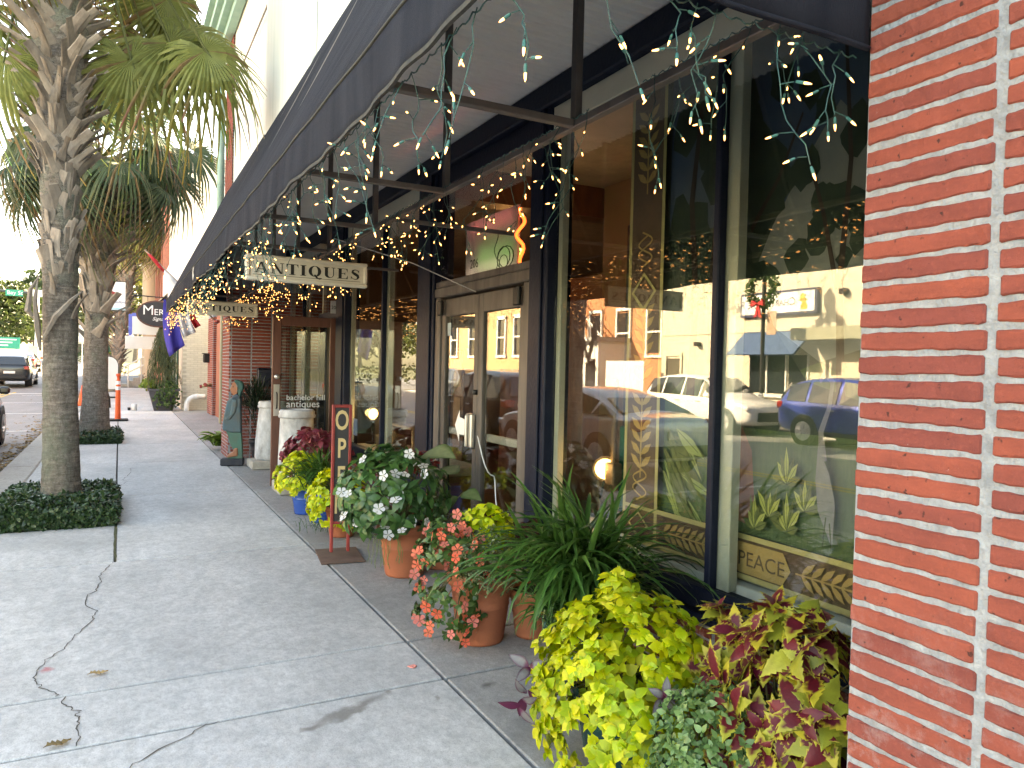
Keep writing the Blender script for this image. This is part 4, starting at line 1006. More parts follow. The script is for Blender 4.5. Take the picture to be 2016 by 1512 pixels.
# ------------------------------------------------------------------ palms with clipped ground cover
def fan_t(n=42, spread=158, droop=.35, seed=1, dead=.0, green=(.25, .28, .085), tipc=(.55, .45, .17)):
    """a palmetto fan: hub at the origin, axis +Y, pleated segments that split and droop towards their tips"""
    r = random.Random(seed); v = []; f = []; c = []
    for k in range(n):
        a = R(-spread + 2 * spread * (k + .5) / n); L = (.86 + .14 * math.cos(a)) * r.uniform(.88, 1.05)
        dw = R(spread) / n
        d = Vector((math.sin(a), math.cos(a), 0)); sd = Vector((math.cos(a), -math.sin(a), 0)); k0 = len(v)
        dr = droop * r.uniform(.7, 1.5); br = r.random() < dead
        for i, q in enumerate((.04, .26, .42, .62, .84, 1.0)):
            w = math.tan(dw) * q * .98 if q <= .42 else math.tan(dw) * .42 * (1.12 - q) / .70
            z = -dr * (max(0, q - .25) ** 2) * 1.5; out = 1 - .18 * dr * max(0, q - .5)
            p = d * (L * q * out) + Vector((0, 0, z)) + Vector((r.uniform(-.01, .01), r.uniform(-.01, .01), 0)) * q
            fold = w * .8
            t = max(0, (q - .6) / .4); cc = tuple(green[j] * (1 - t) + tipc[j] * t * (1 if r.random() < .8 else .4) + green[j] * t * (.0 if r.random() < .8 else .6) for j in range(3))
            if br: cc = (.26, .17, .08)
            v += [tuple(p - sd * w + Vector((0, 0, -fold))), tuple(p), tuple(p + sd * w + Vector((0, 0, -fold)))]; c += [cc] * 3
        for i in range(5):
            b = k0 + 3 * i; f += [(b, b + 1, b + 4, b + 3), (b + 1, b + 2, b + 5, b + 4)]
    return v, f, c
FROND = mat('palm_frond', (1, 1, 1), attr=True, scale=9, rough=.5, bump=.1, trans=.42, amt=.35, rand=.15)
def bark(name, a, b_, moss, mamt):
    m, n, l, b = _nt(name); geo = n.new('ShaderNodeNewGeometry')
    def nz(sc, st, det=8, rgh=.7):
        mp = n.new('ShaderNodeMapping'); mp.inputs['Scale'].default_value = st; l.new(geo.outputs['Position'], mp.inputs[0])
        z = n.new('ShaderNodeTexNoise'); z.inputs['Scale'].default_value = sc; z.inputs['Detail'].default_value = det; z.inputs['Roughness'].default_value = rgh; l.new(mp.outputs[0], z.inputs[0]); return z.outputs[0]
    def rg(s, lo, hi, t0=0., t1=1.):
        r = n.new('ShaderNodeMapRange'); r.inputs[1].default_value = lo; r.inputs[2].default_value = hi; r.inputs[3].default_value = t0; r.inputs[4].default_value = t1; l.new(s, r.inputs[0]); return r.outputs[0]
    def mx(f_, A, C):
        x = n.new('ShaderNodeMix'); x.data_type = 'RGBA'; l.new(f_, x.inputs['Factor'])
        for k, c in (('A', A), ('B', C)):
            if isinstance(c, tuple): x.inputs[k].default_value = (*c, 1)
            else: l.new(c, x.inputs[k])
        return x.outputs['Result']
    rings = nz(7, (1, 1, 6), 9, .75); fib = nz(30, (1, 1, .5), 6, .75)
    c = mx(rg(rings, .38, .62), a, b_); c = mx(rg(fib, .40, .66, 0, .7), c, tuple(x * .35 for x in b_)); c = mx(rg(nz(55, (1, 1, 3), 4), .60, .72, 0, .8), c, tuple(min(1, x * 1.7) for x in a))
    c = mx(rg(nz(1.6, (1, 1, .7), 7), .46, .60, 0, mamt), c, moss)
    l.new(c, b.inputs['Base Color']); b.inputs['Roughness'].default_value = .95; b.inputs['Specular IOR Level'].default_value = .2
    ad = n.new('ShaderNodeMath'); ad.operation = 'MULTIPLY_ADD'; ad.inputs[1].default_value = 1.6; l.new(rings, ad.inputs[0]); l.new(fib, ad.inputs[2])
    bp = n.new('ShaderNodeBump'); bp.inputs['Strength'].default_value = 1.0; bp.inputs['Distance'].default_value = .025; l.new(ad.outputs[0], bp.inputs['Height']); l.new(bp.outputs[0], b.inputs['Normal'])
    MATS[name] = m; return m
BARK = mat('palm_bark', (.24, .205, .17), (.10, .082, .068), scale=6, detail=9, rough=.95, bump=.9, bscale=34, stretch=(1, 1, 3.2), contrast=1.1, bdist=.02)
BARKG = mat('palm_bark_mossy', (.22, .19, .155), (.12, .14, .105), scale=3.2, detail=9, rough=.95, bump=1.0, bscale=26, stretch=(1, 1, 2.4), contrast=1.0, bdist=.02)
BARKG = bark('palm_trunk', (.36, .31, .265), (.17, .142, .118), (.20, .26, .19), .42)
BOOT = mat('palm_boot', (.34, .285, .235), (.17, .135, .11), scale=9, rough=.9, bump=.5, bscale=40, rand=.28, stretch=(1, 1, .6))
def boot_t(curl=.5, w=.035, seed=0):
    """the forked stub of a cut frond stalk"""
    r = random.Random(seed); v = []; f = []
    prof = [(0, 0, 1.5), (.25, .06, 1.15), (.5, .16, .9), (.75, .30, .8), (1.0, .46, .72)]
    for (t, o, ww) in prof:
        o *= curl * 2; wj = w * ww * r.uniform(.85, 1.1) * 3
        th = .035 * (1 - .4 * t)
        v += [(-wj, o - th, t), (wj, o - th, t), (wj * .8, o + th * .4, t), (0, o + th, t), (-wj * .8, o + th * .4, t)]
    for i in range(len(prof) - 1):
        for k in range(5): f.append((i * 5 + k, i * 5 + (k + 1) % 5, (i + 1) * 5 + (k + 1) % 5, (i + 1) * 5 + k))
    f += [(0, 1, 2, 3, 4), tuple(20 + k for k in range(5))]
    return v, f, None
BOOTS = [boot_t(.45, .052, 1), boot_t(.7, .045, 2), boot_t(.25, .06, 3), boot_t(.55, .04, 4), boot_t(.10, .085, 5), boot_t(.16, .07, 6)]
FANS = [fan_t(42, 150, .30, 1), fan_t(40, 140, .65, 2, .05), fan_t(44, 155, 1.0, 3, .12), fan_t(38, 125, 1.35, 4, .2, (.26, .26, .085))]
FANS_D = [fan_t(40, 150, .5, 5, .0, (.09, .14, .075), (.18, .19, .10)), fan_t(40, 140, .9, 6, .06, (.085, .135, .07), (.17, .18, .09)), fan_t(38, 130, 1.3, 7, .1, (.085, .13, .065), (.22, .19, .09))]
def frond_obj(t, crown, hub, axis, s, temps, k, nrm=(0, 0, 1)):
    crown, hub = Vector(crown), Vector(hub)
    M = basis(hub, axis, nrm, s); v, f, c = temps[k]
    mb = MB(); A = np.array(M)
    vv = np.asarray(v) @ A[:3, :3].T + A[:3, 3]
    d = hub - crown; mid = crown + d * .5 + Vector((0, 0, .16 * d.length))
    pt = MB().tube([crown, mid, hub, hub + Vector(axis).normalized() * .10 * s], [.024, .017, .013, .006], 5)
    off = ORG[t.name]; n0 = len(vv)
    V = np.vstack([vv, np.asarray(pt.v)]) - np.array(off); F = list(f) + [tuple(i + n0 for i in q) for q in pt.f]
    Cc = np.vstack([np.asarray(c), np.tile((.15, .17, .06), (len(pt.v), 1))])
    link('frond', mesh_from(V, F, 'frond', Cc), FROND, t)
def palm(label, base, top, rads, boots, crown_n, temps, fsize, explicit=(), moss=True, plen=1.0, loose=()):
    """rads: (z, radius) pairs; boots: (z0, z1, n, length, tilt) bands"""
    t = thing('palm_tree', label, 'palm tree', base, group='palms along the kerb')
    b, tp = Vector(base), Vector(top); H = tp.z
    mb = MB(); n = 36; prof = []; rj = [U(-.022, .022) for _ in range(200)]
    zs = np.linspace(0, H, 130); v = []; f = []
    for z in zs:
        u = z / H; c = b.lerp(tp, u); rr = np.interp(z, [q[0] for q in rads], [q[1] for q in rads])
        for k in range(n):
            a = 2 * math.pi * k / n; w = rr * (1 + .025 * math.sin(5 * a + z * 3) + .015 * math.sin(11 * a - z * 7) + random.uniform(-.014, .014) + rj[int(z * 22) % 200])
            v.append((c.x + w * math.cos(a), c.y + w * math.sin(a), z))
    m = len(zs)
    for i in range(m - 1):
        for k in range(n): f.append((i * n + k, i * n + (k + 1) % n, (i + 1) * n + (k + 1) % n, (i + 1) * n + k))
    o = MB().add(v, f).build('trunk', BARKG if moss else BARK, t, True)
    Ms = []; idx = []; g = 0
    for (z0, z1, nb, ln, tilt, rr0) in boots:
        for i in range(nb):
            z = z0 + (z1 - z0) * (i + U(-.4, .4)) / nb; g += 2.39996; a = g + U(-.25, .25); c = b.lerp(tp, z / H)
            rr = np.interp(z, [q[0] for q in rads], [q[1] for q in rads]) * rr0
            o3 = Vector((math.cos(a), math.sin(a), 0)); tg = Vector((-math.sin(a), math.cos(a), 0)) * random.choice((-1, 1))
            upv = Vector((0, 0, 1)) * math.cos(R(tilt)) + o3 * math.sin(R(tilt)) * U(.6, 1.2) + tg * (U(.25, .75) if tilt > 9 else U(.1, .5))
            s = ln * U(.7, 1.25); y = o3
            z_ax = upv.normalized(); x_ax = y.cross(z_ax).normalized(); y_ax = z_ax.cross(x_ax)
            p = c + o3 * rr * .96 + Vector((0, 0, z - c.z))
            Ms.append(Matrix(((x_ax.x * s, y_ax.x * s, z_ax.x * s, p.x), (x_ax.y * s, y_ax.y * s, z_ax.y * s, p.y), (x_ax.z * s, y_ax.z * s, z_ax.z * s, p.z), (0, 0, 0, 1)))); idx.append(random.randrange(4) if tilt > 9 else 4 + random.randrange(2))
    if Ms: pieces('boot', BOOTS, Ms, idx, BOOT, t, 300, 'boots', False)
    for (hub, axis, s, k) in explicit: frond_obj(t, tp - Vector((0, 0, .5)), hub, axis, s, temps, k, (-.15, -.75, .65))
    for i in range(crown_n):
        a = i * 2.39996 + .4; e = R(80 - (105 if crown_n > 15 else 50) * (i / max(1, crown_n - 1)) ** .9) + U(-.1, .1); L = plen * U(.85, 1.2)
        d = Vector((math.cos(a) * math.cos(e), math.sin(a) * math.cos(e), math.sin(e)))
        hub = tp + d * L - Vector((0, 0, .22 * L)); ax = (d + Vector((0, 0, -.35 - .4 * (i / crown_n)))).normalized()
        k = min(len(temps) - 1, int(len(temps) * i / crown_n)); frond_obj(t, tp, hub, ax, fsize * U(.85, 1.1), temps, k)
    mb = MB(); [mb.tube(q, [.012, .03, .02, .006], 5) for q in loose]
    if loose: mb.build('peeling_husk', BOOT, t)
    return t
palm('tall palm with peeling boots, nearest the camera, rising from the near square of ground cover', (-.50, 8.62, 0), (-.58, 8.62, 7.0),
     [(0, .20), (.25, .175), (.6, .158), (1.2, .150), (2.0, .150), (2.6, .155), (3.3, .165), (3.8, .20), (4.4, .245), (6.2, .25), (7.0, .2)],
     [(2.25, 3.5, 110, .22, 4, .88), (3.35, 4.2, 95, .25, 18, 1.0), (4.0, 6.7, 210, .285, 28, .98), (1.98, 2.3, 3, .28, 24, 1.0)], 9, FANS, .95,
     explicit=(((.60, 8.75, 5.06), (.95, .1, -.12), .95, 0), ((.43, 8.55, 4.85), (.85, -.15, -.55), 1.22, 1), ((.07, 8.40, 4.55), (.35, -.15, -.9), 1.0, 2), ((.22, 8.9, 4.96), (-.05, .2, -1), .8, 3),
               ((-.98, 8.5, 4.42), (-.18, -.1, -.95), 1.0, 2), ((.42, 8.9, 5.45), (.5, .2, -.8), .95, 2), ((-.75, 8.15, 5.35), (-.1, -.2, -1), .55, 3), ((-.92, 8.25, 5.42), (-.25, -.1, -.95), .8, 3), ((-.32, 8.2, 5.62), (.1, -.2, -1), .6, 3), ((.2, 9.1, 5.6), (.4, .3, -.8), .9, 1), ((.1, 9.2, 5.1), (.5, .7, -.5), .9, 1), ((-1.3, 8.9, 5.0), (-.8, .2, -.5), 1.0, 1), ((.75, 8.3, 4.75), (.6, -.3, -.75), .9, 2)),
     plen=1.15, loose=([(-.68, 8.5, 1.62), (-.70, 8.44, 1.85), (-.72, 8.40, 2.1), (-.70, 8.44, 2.3)], [(-.66, 8.46, 1.72), (-.55, 8.41, 1.95), (-.42, 8.42, 2.12), (-.33, 8.5, 2.22)], [(-.70, 8.5, 1.9), (-.78, 8.45, 2.0), (-.76, 8.45, 2.2), (-.69, 8.5, 2.35)]))
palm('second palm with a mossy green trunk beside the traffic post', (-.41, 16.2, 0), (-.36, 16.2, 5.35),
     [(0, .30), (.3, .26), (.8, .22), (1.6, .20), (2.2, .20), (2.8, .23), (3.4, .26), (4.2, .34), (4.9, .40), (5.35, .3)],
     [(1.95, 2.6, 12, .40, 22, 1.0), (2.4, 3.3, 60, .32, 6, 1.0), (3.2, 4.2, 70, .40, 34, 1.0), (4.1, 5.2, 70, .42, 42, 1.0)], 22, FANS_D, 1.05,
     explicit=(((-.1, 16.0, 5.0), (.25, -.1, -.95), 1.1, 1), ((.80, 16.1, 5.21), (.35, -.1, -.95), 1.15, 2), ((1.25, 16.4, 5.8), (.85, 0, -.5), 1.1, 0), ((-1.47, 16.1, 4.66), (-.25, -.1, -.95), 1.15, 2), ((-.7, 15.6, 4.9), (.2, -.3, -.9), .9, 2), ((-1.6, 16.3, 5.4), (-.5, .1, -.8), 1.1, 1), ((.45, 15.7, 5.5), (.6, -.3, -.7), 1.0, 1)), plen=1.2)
palm('third palm farther down the kerb with a woven brown trunk', (-.28, 41.0, 0), (.62, 41.0, 8.2),
     [(0, .28), (1.0, .26), (1.6, .25), (3, .26), (6, .28), (8.2, .24)], [(1.2, 6.4, 190, .40, 12, 1.0), (6.2, 8.0, 60, .55, 40, 1.0)], 22, FANS, 1.25, moss=True, plen=1.4,
     explicit=(((1.0, 40.8, 7.4), (.3, -.1, -.95), 1.1, 3), ((.3, 40.7, 7.2), (-.1, -.1, -1), 1.0, 3)))
# clipped jasmine squares at the palms' feet
JL_ = [leaf_t(.30, 4, (.035, .08, .03), (.03, .07, .025), 0, .2, .2), leaf_t(.30, 4, (.055, .11, .04), (.045, .09, .03), 0, .1, .15), leaf_t(.32, 4, (.025, .055, .025), (.02, .05, .02), 0, .2, .1), leaf_t(.3, 4, (.16, .2, .09), (.11, .15, .06), 0, .2, .1)]
def clipped(label, x0, x1, y0, y1, h, n, sz, cat='ground cover'):
    Ms = []; idx = []
    for i in range(n):
        r = random.random()
        if r < .45: p = Vector((U(x0, x1), U(y0, y1), h + random.gauss(0, .012) + .02 * math.sin(6 * U(0, 1)))); nn = Vector((0, 0, 1))
        elif r < .75: p = Vector((U(x0, x1), y0 + random.gauss(0, .014), h * random.random() ** .7)); nn = Vector((0, -1, .5))
        elif r < .90: p = Vector((x1 + random.gauss(0, .014), U(y0, y1), h * random.random() ** .7)); nn = Vector((1, 0, .5))
        else: p = Vector((x0 + random.gauss(0, .014), U(y0, y1), h * random.random() ** .7)); nn = Vector((-1, 0, .5))
        cx, cy_ = (x0 + x1) / 2, (y0 + y1) / 2          # round the corners a little
        q = max(abs(p.x - cx) / ((x1 - x0) / 2), abs(p.y - cy_) / ((y1 - y0) / 2)); q2 = math.hypot(abs(p.x - cx) / ((x1 - x0) / 2), abs(p.y - cy_) / ((y1 - y0) / 2))
        p.z *= 1 - .35 * max(0, q - .85) / .15 * .6 - .25 * max(0, q2 - 1.15); p.z = max(p.z, .015)
        nn = nn.normalized() + rv(.5); Ms.append(basis(p, rv(), nn, sz * U(.7, 1.3))); idx.append(random.choices((0, 1, 2, 3), (4, 3, 3, .7))[0])
    o = merged('ground_cover', JL_, Ms, idx, LEAFG, None, 'stuff'); tag(o, label, cat)
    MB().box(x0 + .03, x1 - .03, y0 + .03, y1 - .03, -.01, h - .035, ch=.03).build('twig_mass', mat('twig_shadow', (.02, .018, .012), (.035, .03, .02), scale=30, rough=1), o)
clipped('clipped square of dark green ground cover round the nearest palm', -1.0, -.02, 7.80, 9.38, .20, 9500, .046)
clipped('small clipped square of ground cover round the second palm', -.62, .03, 15.42, 16.9, .17, 3200, .055)
# ------------------------------------------------------------------ buildings, trees and street furniture farther down
CREAMB = mat('cream_painted_brick', (.60, .56, .47), (.54, .50, .41), scale=9, rough=.8, bump=.3, rand=.05)
CREAMM = mat('cream_painted_joint', (.50, .46, .38), (.44, .41, .33), scale=12, rough=.9)
WHITEW = mat('white_wall', (.70, .70, .68), (.62, .62, .60), scale=2, rough=.9, bump=.1)
TAN = mat('tan_stucco', (.50, .40, .29), (.44, .35, .26), scale=2, rough=.9, bump=.1)
OLIVE = mat('olive_paint', (.20, .21, .14), (.17, .18, .12), scale=6, rough=.6)
DARKG = mat('dark_window', (.02, .025, .03), rough=.08, spec=.8, bump=0)
FARBR = mat('far_brick', (.36, .13, .08), (.27, .10, .07), scale=8, rough=.85, bump=.2)
# link building: set back brick pier with fire connection, white upper wall
lk = thing('link_building', 'set back brick and white walled building between the antique shop and the cream shop', 'building', (4, 19, 0))
B('wall', WHITEW, lk, 2.42, 10, 13.43, 24.0, 2.9, 6.6); B('wall', FARBR, lk, 2.45, 10, 13.43, 22.7, -.1, 2.9)
p = MB().box(2.36, 2.9, 22.75, 23.95, 0, 2.9).build('pier', MORTAR, lk)
bm_ = [brick_mesh(.03, .24, .047, 2, 80 + k) for k in range(3)]; bn = [brick_mesh(.24, .03, .047, 2, 90 + k) for k in range(3)]
for i in range(46):
    for j in range(5): inst('brick', random.choice(bm_), Matrix.Translation((2.365, 22.88 + j * .245 - .02 * 0, .04 + i * .0615)), p)
    for j in range(2): inst('brick', random.choice(bn), Matrix.Translation((2.49 + j * .25, 22.755, .04 + i * .0615)), p)
B('downspout', OLIVE, lk, 2.22, 2.42, 19.6, 19.85, 0, 3.4, ch=.02)
fd = thing('fire_connection', 'twin red capped fire department connection on the brick pier', 'hydrant connection', (2.36, 22.9, .9))
def xtube(mb, pts, r, n=10): return mb.tube(pts, r, n)
MB().tube([(2.36, 22.86, .88), (2.20, 22.80, .88)], .05, 10).tube([(2.22, 22.80, .88), (2.16, 22.62, .90)], .04, 10).tube([(2.22, 22.82, .86), (2.08, 22.86, .84)], .04, 10).build('wye', mat('brass', (.45, .36, .2), (.3, .25, .16), scale=12, rough=.35, metal=.8), fd, True)
MB().tube([(2.165, 22.64, .90), (2.15, 22.58, .903)], .05, 10).build('cap', RED, fd); MB().tube([(2.10, 22.855, .842), (2.04, 22.87, .836)], .05, 10).build('cap', RED, fd)
tag(MB().box(2.20, 2.36, 23.5, 23.75, 1.52, 1.78, ch=.015).box(2.16, 2.36, 23.48, 23.77, 1.775, 1.80, ch=.006).box(2.19, 2.21, 23.54, 23.71, 1.55, 1.75, ch=.004).build('wall_lamp', mat('black_metal', (.012, .012, .012))), 'black box lamp on the brick pier above the fire connection', 'lamp')
# cream shop with painted brick return
cs = thing('cream_shop', 'cream painted brick shop with white upper front beyond the brick pier', 'building', (5, 32, 0))
B('wall', CREAMM, cs, 1.76, 10, 25.40, 37, -.1, 3.1); B('wall', WHITEW, cs, 1.70, 10, 25.36, 37, 3.1, 5.35)
rw = MB().box(1.75, 3.0, 25.375, 25.40, 0, 3.09).build('return_wall', CREAMM, cs)
bc = [brick_mesh(.205, .03, .058, 2, 120 + k) for k in range(3)]
for me in bc: me.materials.clear(); me.materials.append(CREAMB)
for i in range(45):
    for j in range(5): inst('brick', random.choice(bc), Matrix.Translation((1.86 + j * .215 + (.107 if i % 2 else 0), 25.374, .05 + i * .068)), rw)
for y in (27.2, 30.2, 33.2):
    w = MB().box(1.74, 1.758, y, y + 1.7, .6, 2.6).build('window', DARKG, cs)
    MB().box(1.70, 1.739, y - .08, y, .5, 2.7).box(1.70, 1.739, y + 1.7, y + 1.78, .5, 2.7).box(1.70, 1.739, y - .08, y + 1.78, 2.7, 2.78).build('frame', mat('dark_green_trim', (.02, .08, .05), rough=.5), w)
B('awning_slope', mat('tan_canvas', (.40, .34, .25), (.35, .3, .22), scale=4, rough=.9), cs, .9, 1.69, 33.9, 36.8, 3.4, 3.45)
a = MB().add([(1.69, 33, 4.3), (1.69, 36.8, 4.3), (.75, 36.8, 3.35), (.75, 33, 3.35), (1.69, 33, 4.25), (1.69, 36.8, 4.25), (.78, 36.8, 3.3), (.78, 33, 3.3)], [(0, 1, 2, 3), (7, 6, 5, 4), (0, 3, 7, 4), (1, 5, 6, 2), (3, 2, 6, 7)]); a.build('tan_awning', MATS['tan_canvas'], cs)
# tall brick building with cream bays and a tan entrance corner
tb = thing('brick_office', 'two storey brick building with pale window bays farther down the street', 'building', (6, 43, 0))
B('wall', mat('cream_bay', (.66, .58, .46), (.6, .52, .42), scale=3, rough=.85), tb, 1.95, 12, 37.05, 46, -.1, 11)
for i in range(5):
    y = 37.1 + i * 2.0; B('brick_pier', FARBR, tb, 1.72, 1.95, y, y + .75, 0, 11)
    w = MB().box(1.93, 1.949, y + .95, y + 1.75, 4.6, 7.4).build('window', DARKG, tb); MB().box(1.90, 1.929, y + .88, y + 1.82, 5.95, 6.05).box(1.9, 1.929, y + 1.32, y + 1.38, 4.6, 7.4).build('frame', WHITEP, w)
    B('window', DARKG, tb, 1.93, 1.949, y + .95, y + 1.75, 8.3, 10.3)
B('cornice', WHITEW, tb, 1.55, 1.95, 37.05, 46, 11.0, 11.35)
tc = thing('tan_corner_building', 'tan stucco corner building with round columns and a white cap', 'building', (3, 52, 0))
B('wall', TAN, tc, 1.9, 12, 46.2, 62, -.1, 7.6); B('parapet', WHITEW, tc, 1.7, 12, 46.1, 62, 7.6, 8.2)
for y in (46.6, 49.0, 52.0):
    co = MB().lathe([(.42, 0), (.42, 7.0), (.5, 7.05), (.55, 7.3), (.5, 7.55), (0, 7.56)], (1.65, y, .1), 16).build('column', TAN, tc, True)
for y in (47.3, 50.0): B('window', DARKG, tc, 1.88, 1.899, y, y + 1.2, 3.8, 6.4)
B('canopy', GREENM, tc, .1, 1.89, 46.3, 49.5, 3.3, 3.42); B('canopy_edge', mat('canopy_dark', (.05, .08, .07), rough=.6), tc, .05, 1.89, 46.25, 49.55, 3.12, 3.30)
st = thing('entrance_steps', 'concrete entrance steps with white pipe railings at the far corner', 'steps', (1.1, 48, 0))
for i in range(6): B('step', KERB, st, .1 + i * .3, 2.0, 47.0, 49.0, .02 + i * .17, .19 + i * .17)
for y in (46.9, 49.1):
    mb = MB().tube([(-.2, y, 1.0), (.1, y, 1.05), (1.6, y, 1.95)], .03, 6).tube([(-.2, y, .55), (.1, y, .6), (1.6, y, 1.5)], .03, 6)
    for x, z in ((-.2, 1.0), (.45, 1.25), (1.1, 1.65), (1.6, 1.95)): mb.tube([(x, y, 0), (x, y, z)], .03, 6)
    mb.build('railing', WHITEW, st)
# conifer planter
t = thing('conifer_planter', 'tapered dark planter with a feathery conifer and trailing ivy by the cream shop', 'planter', (1.22, 25.45, 0))
MB().add([(1.22 + a * w, 25.45 + b * w, z) for (w, z) in ((.26, .0), (.42, .62), (.45, .62), (.45, .68), (.38, .68), (.38, .58)) for a, b in ((-1, -1), (1, -1), (1, 1), (-1, 1))], [(4 * i + k, 4 * i + (k + 1) % 4, 4 * i + 4 + (k + 1) % 4, 4 * i + 4 + k) for i in range(5) for k in range(4)]).build('tub', mat('dark_tub', (.05, .05, .06), (.09, .09, .10), scale=9, rough=.5), t)
CO = [strap_t(70, 30, .09, 4, (.045, .065, .025), (.10, .12, .05)), strap_t(60, 10, .09, 4, (.04, .06, .025), (.085, .11, .045))]
Ms = []; idx = []
for i in range(2600):
    u = random.random() ** .8; z = .62 + 1.95 * u; rr = (.50 * (1 - u) ** .75 + .05) * (.55 + .45 * random.random() ** .4); a = U(0, 6.3); lob = 1 + .22 * math.sin(a * 3 + z * 2)
    p = Vector((1.18 + rr * lob * math.cos(a), 25.45 + rr * lob * math.sin(a), z)); Ms.append(basis(p, (math.cos(a), math.sin(a), .9), (0, 0, 1), U(.09, .17))); idx.append(i % 2)
merged('conifer', CO, Ms, idx, LEAF, t, 'stuff'); MB().tube([(1.2, 25.45, .6), (1.18, 25.45, 2.3)], [.03, .008], 6).build('trunk', STEM, t)
Ms, idx, _ = dome((1.30, 25.15, .48), (.42, .25, .48), 260, (4, 6), .085, (0, 50), -.9, (.6, 1), .3, 3); merged('ivy', IM, Ms, idx, LEAF, t, 'stuff')
Ms, idx, _ = dome((.80, 25.3, .80), (.26, .25, .20), 80, (4, 6), .085, (0, 50), -.6, (.6, 1), .2, 3); merged('sweet_potato_vine', [leaf_t(.36, 6, (.25, .32, .05), (.2, .28, .04), 0, .2, .1)] * 3, Ms, idx, LEAF, t, 'stuff')
tag(MB().lathe([(0, .005), (.075, .005), (.075, .19), (.065, .2), (0, .2)], (.42, 25.5, 0), 16).build('white_can', WHITEW, None, True), 'white metal can standing on the sidewalk by the conifer planter', 'can')
tag(MB().lathe([(0, .003), (.04, .003), (.045, .09), (0, .09)], (.28, 25.55, 0), 12).build('dark_cup', mat('black_metal', (.012, .012, .012))), 'small dark cup on the sidewalk beside the white can', 'cup')
PVC = mat('white_pvc', (.78, .79, .80), rough=.4, bump=.05)
pv = thing('drain_pipe', 'fat white plastic elbow pipe curving into the ground by the cream wall', 'pipe', (1.9, 25.1, 0))
MB().tube([(2.40, 25.1, .45), (2.18, 25.1, .45), (2.05, 25.1, .44), (1.95, 25.1, .38), (1.88, 25.1, .27), (1.86, 25.1, .12), (1.86, 25.1, -.05)], .075, 16).build('elbow', PVC, pv, True); MB().tube([(2.2, 25.1, .45), (2.12, 25.1, .45)], .083, 16).build('collar', PVC, pv, True)
# traffic post and cone
ORG_ = mat('safety_orange', (.75, .11, .03), (.65, .09, .03), scale=8, rough=.5)
REF = mat('reflective_white', (.8, .8, .8), rough=.4)
t = thing('traffic_post', 'slim orange traffic post with white bands on a black rubber base', 'traffic post', (-.02, 21.2, 0))
MB().box(-.26, .22, 20.98, 21.42, .004, .05, ch=.02).build('base', mat('rubber', (.02, .02, .02), rough=.8), t)
MB().lathe([(.070, .05), (.062, .3), (.055, .75), (.05, 1.02), (.03, 1.06), (.03, 1.12), (.05, 1.14), (.05, 1.19), (0, 1.2)], (-.02, 21.2, 0), 14).build('post', ORG_, t, True)
for z in (.78, .92): MB().lathe([(.0575, z), (.0560, z + .09)], (-.02, 21.2, 0), 14).build('reflective_band', REF, t, True)
t = thing('traffic_cone', 'orange traffic cone at the kerb half hidden by the second palm', 'traffic cone', (-1.05, 28.2, 0))
MB().box(-1.25, -.87, 28.0, 28.4, .004, .04, ch=.01).build('base', ORG_, t); MB().lathe([(.14, .04), (.03, .68), (0, .69)], (-1.06, 28.2, 0), 14).build('cone', ORG_, t, True); MB().lathe([(.088, .34), (.060, .5)], (-1.06, 28.2, 0), 14).build('reflective_band', REF, t, True)
t = thing('sidewalk_sign', 'white arched sidewalk board with a black frame behind the second palm', 'sign', (-.35, 34, 0))
arc = [(-.33, .35)] + [(-.33 + .33 * (1 - math.cos(R(a))) , 1.30 + .36 * math.sin(R(a))) for a in range(0, 181, 15)] + [(.33, .35)]
MB().prism(arc, lambda u, v, q: (-.37 + u, q, v), 33.98, 34.02).build('board', WHITEW, t)
fr = MB().tube([(-.37 + u, 34.0, v) for u, v in arc], .022, 6).tube([(-.70, 34, .05), (-.70, 34, .35)], .02, 6).tube([(-.04, 34, .05), (-.04, 34, .35)], .02, 6).box(-.75, .03, 33.6, 34.4, .01, .05).box(-.69, -.05, 33.99, 34.01, .95, .985)
fr.build('frame', mat('black_metal', (.012, .012, .012)), t)
# hanging signs and banner
BLK = mat('sign_black', (.03, .03, .035), rough=.5)
t = thing('oval_sign', 'dark oval hanging sign with white lettering on a bracket', 'sign', (1.0, 25.3, 2.7))
e = [(math.cos(R(a)) * .54, math.sin(R(a)) * .37) for a in range(0, 360, 12)]
MB().prism([(1.09 * a, 1.12 * b) for a, b in e], lambda u, v, q: (1.02 + u, q, 2.98 + v), 25.30, 25.335).build('rim', mat('rim_brown', (.12, .05, .04), rough=.5), t)
MB().prism(e, lambda u, v, q: (1.02 + u, q, 2.98 + v), 25.285, 25.345).build('panel', BLK, t)
text('lettering', 'M', .42, REF, t, face_ny(.60, 25.283, 2.95)); text('lettering', 'ERIT', .26, REF, t, face_ny(.92, 25.283, 2.95)); B('red_stroke', RED, t, .895, .905, 25.278, 25.284, 2.94, 3.16)
text('lettering', 'Signature', .15, REF, t, face_ny(.88, 25.283, 2.78), shear=.35)
MB().tube([(.42, 25.31, 3.52), (1.72, 25.31, 3.48)], .018, 6).tube([(.75, 25.31, 3.36), (.75, 25.31, 3.50)], .008, 5).tube([(1.3, 25.31, 3.36), (1.3, 25.31, 3.5)], .008, 5).lathe([(0, -.05), (.05, 0), (0, .05)], (.40, 25.31, 3.52), 10).build('bracket', mat('black_metal', (.012, .012, .012)), t)
t = thing('white_shop_sign', 'white hanging shop sign with a blue edge below the far canopy', 'sign', (.9, 34.5, 2.5))
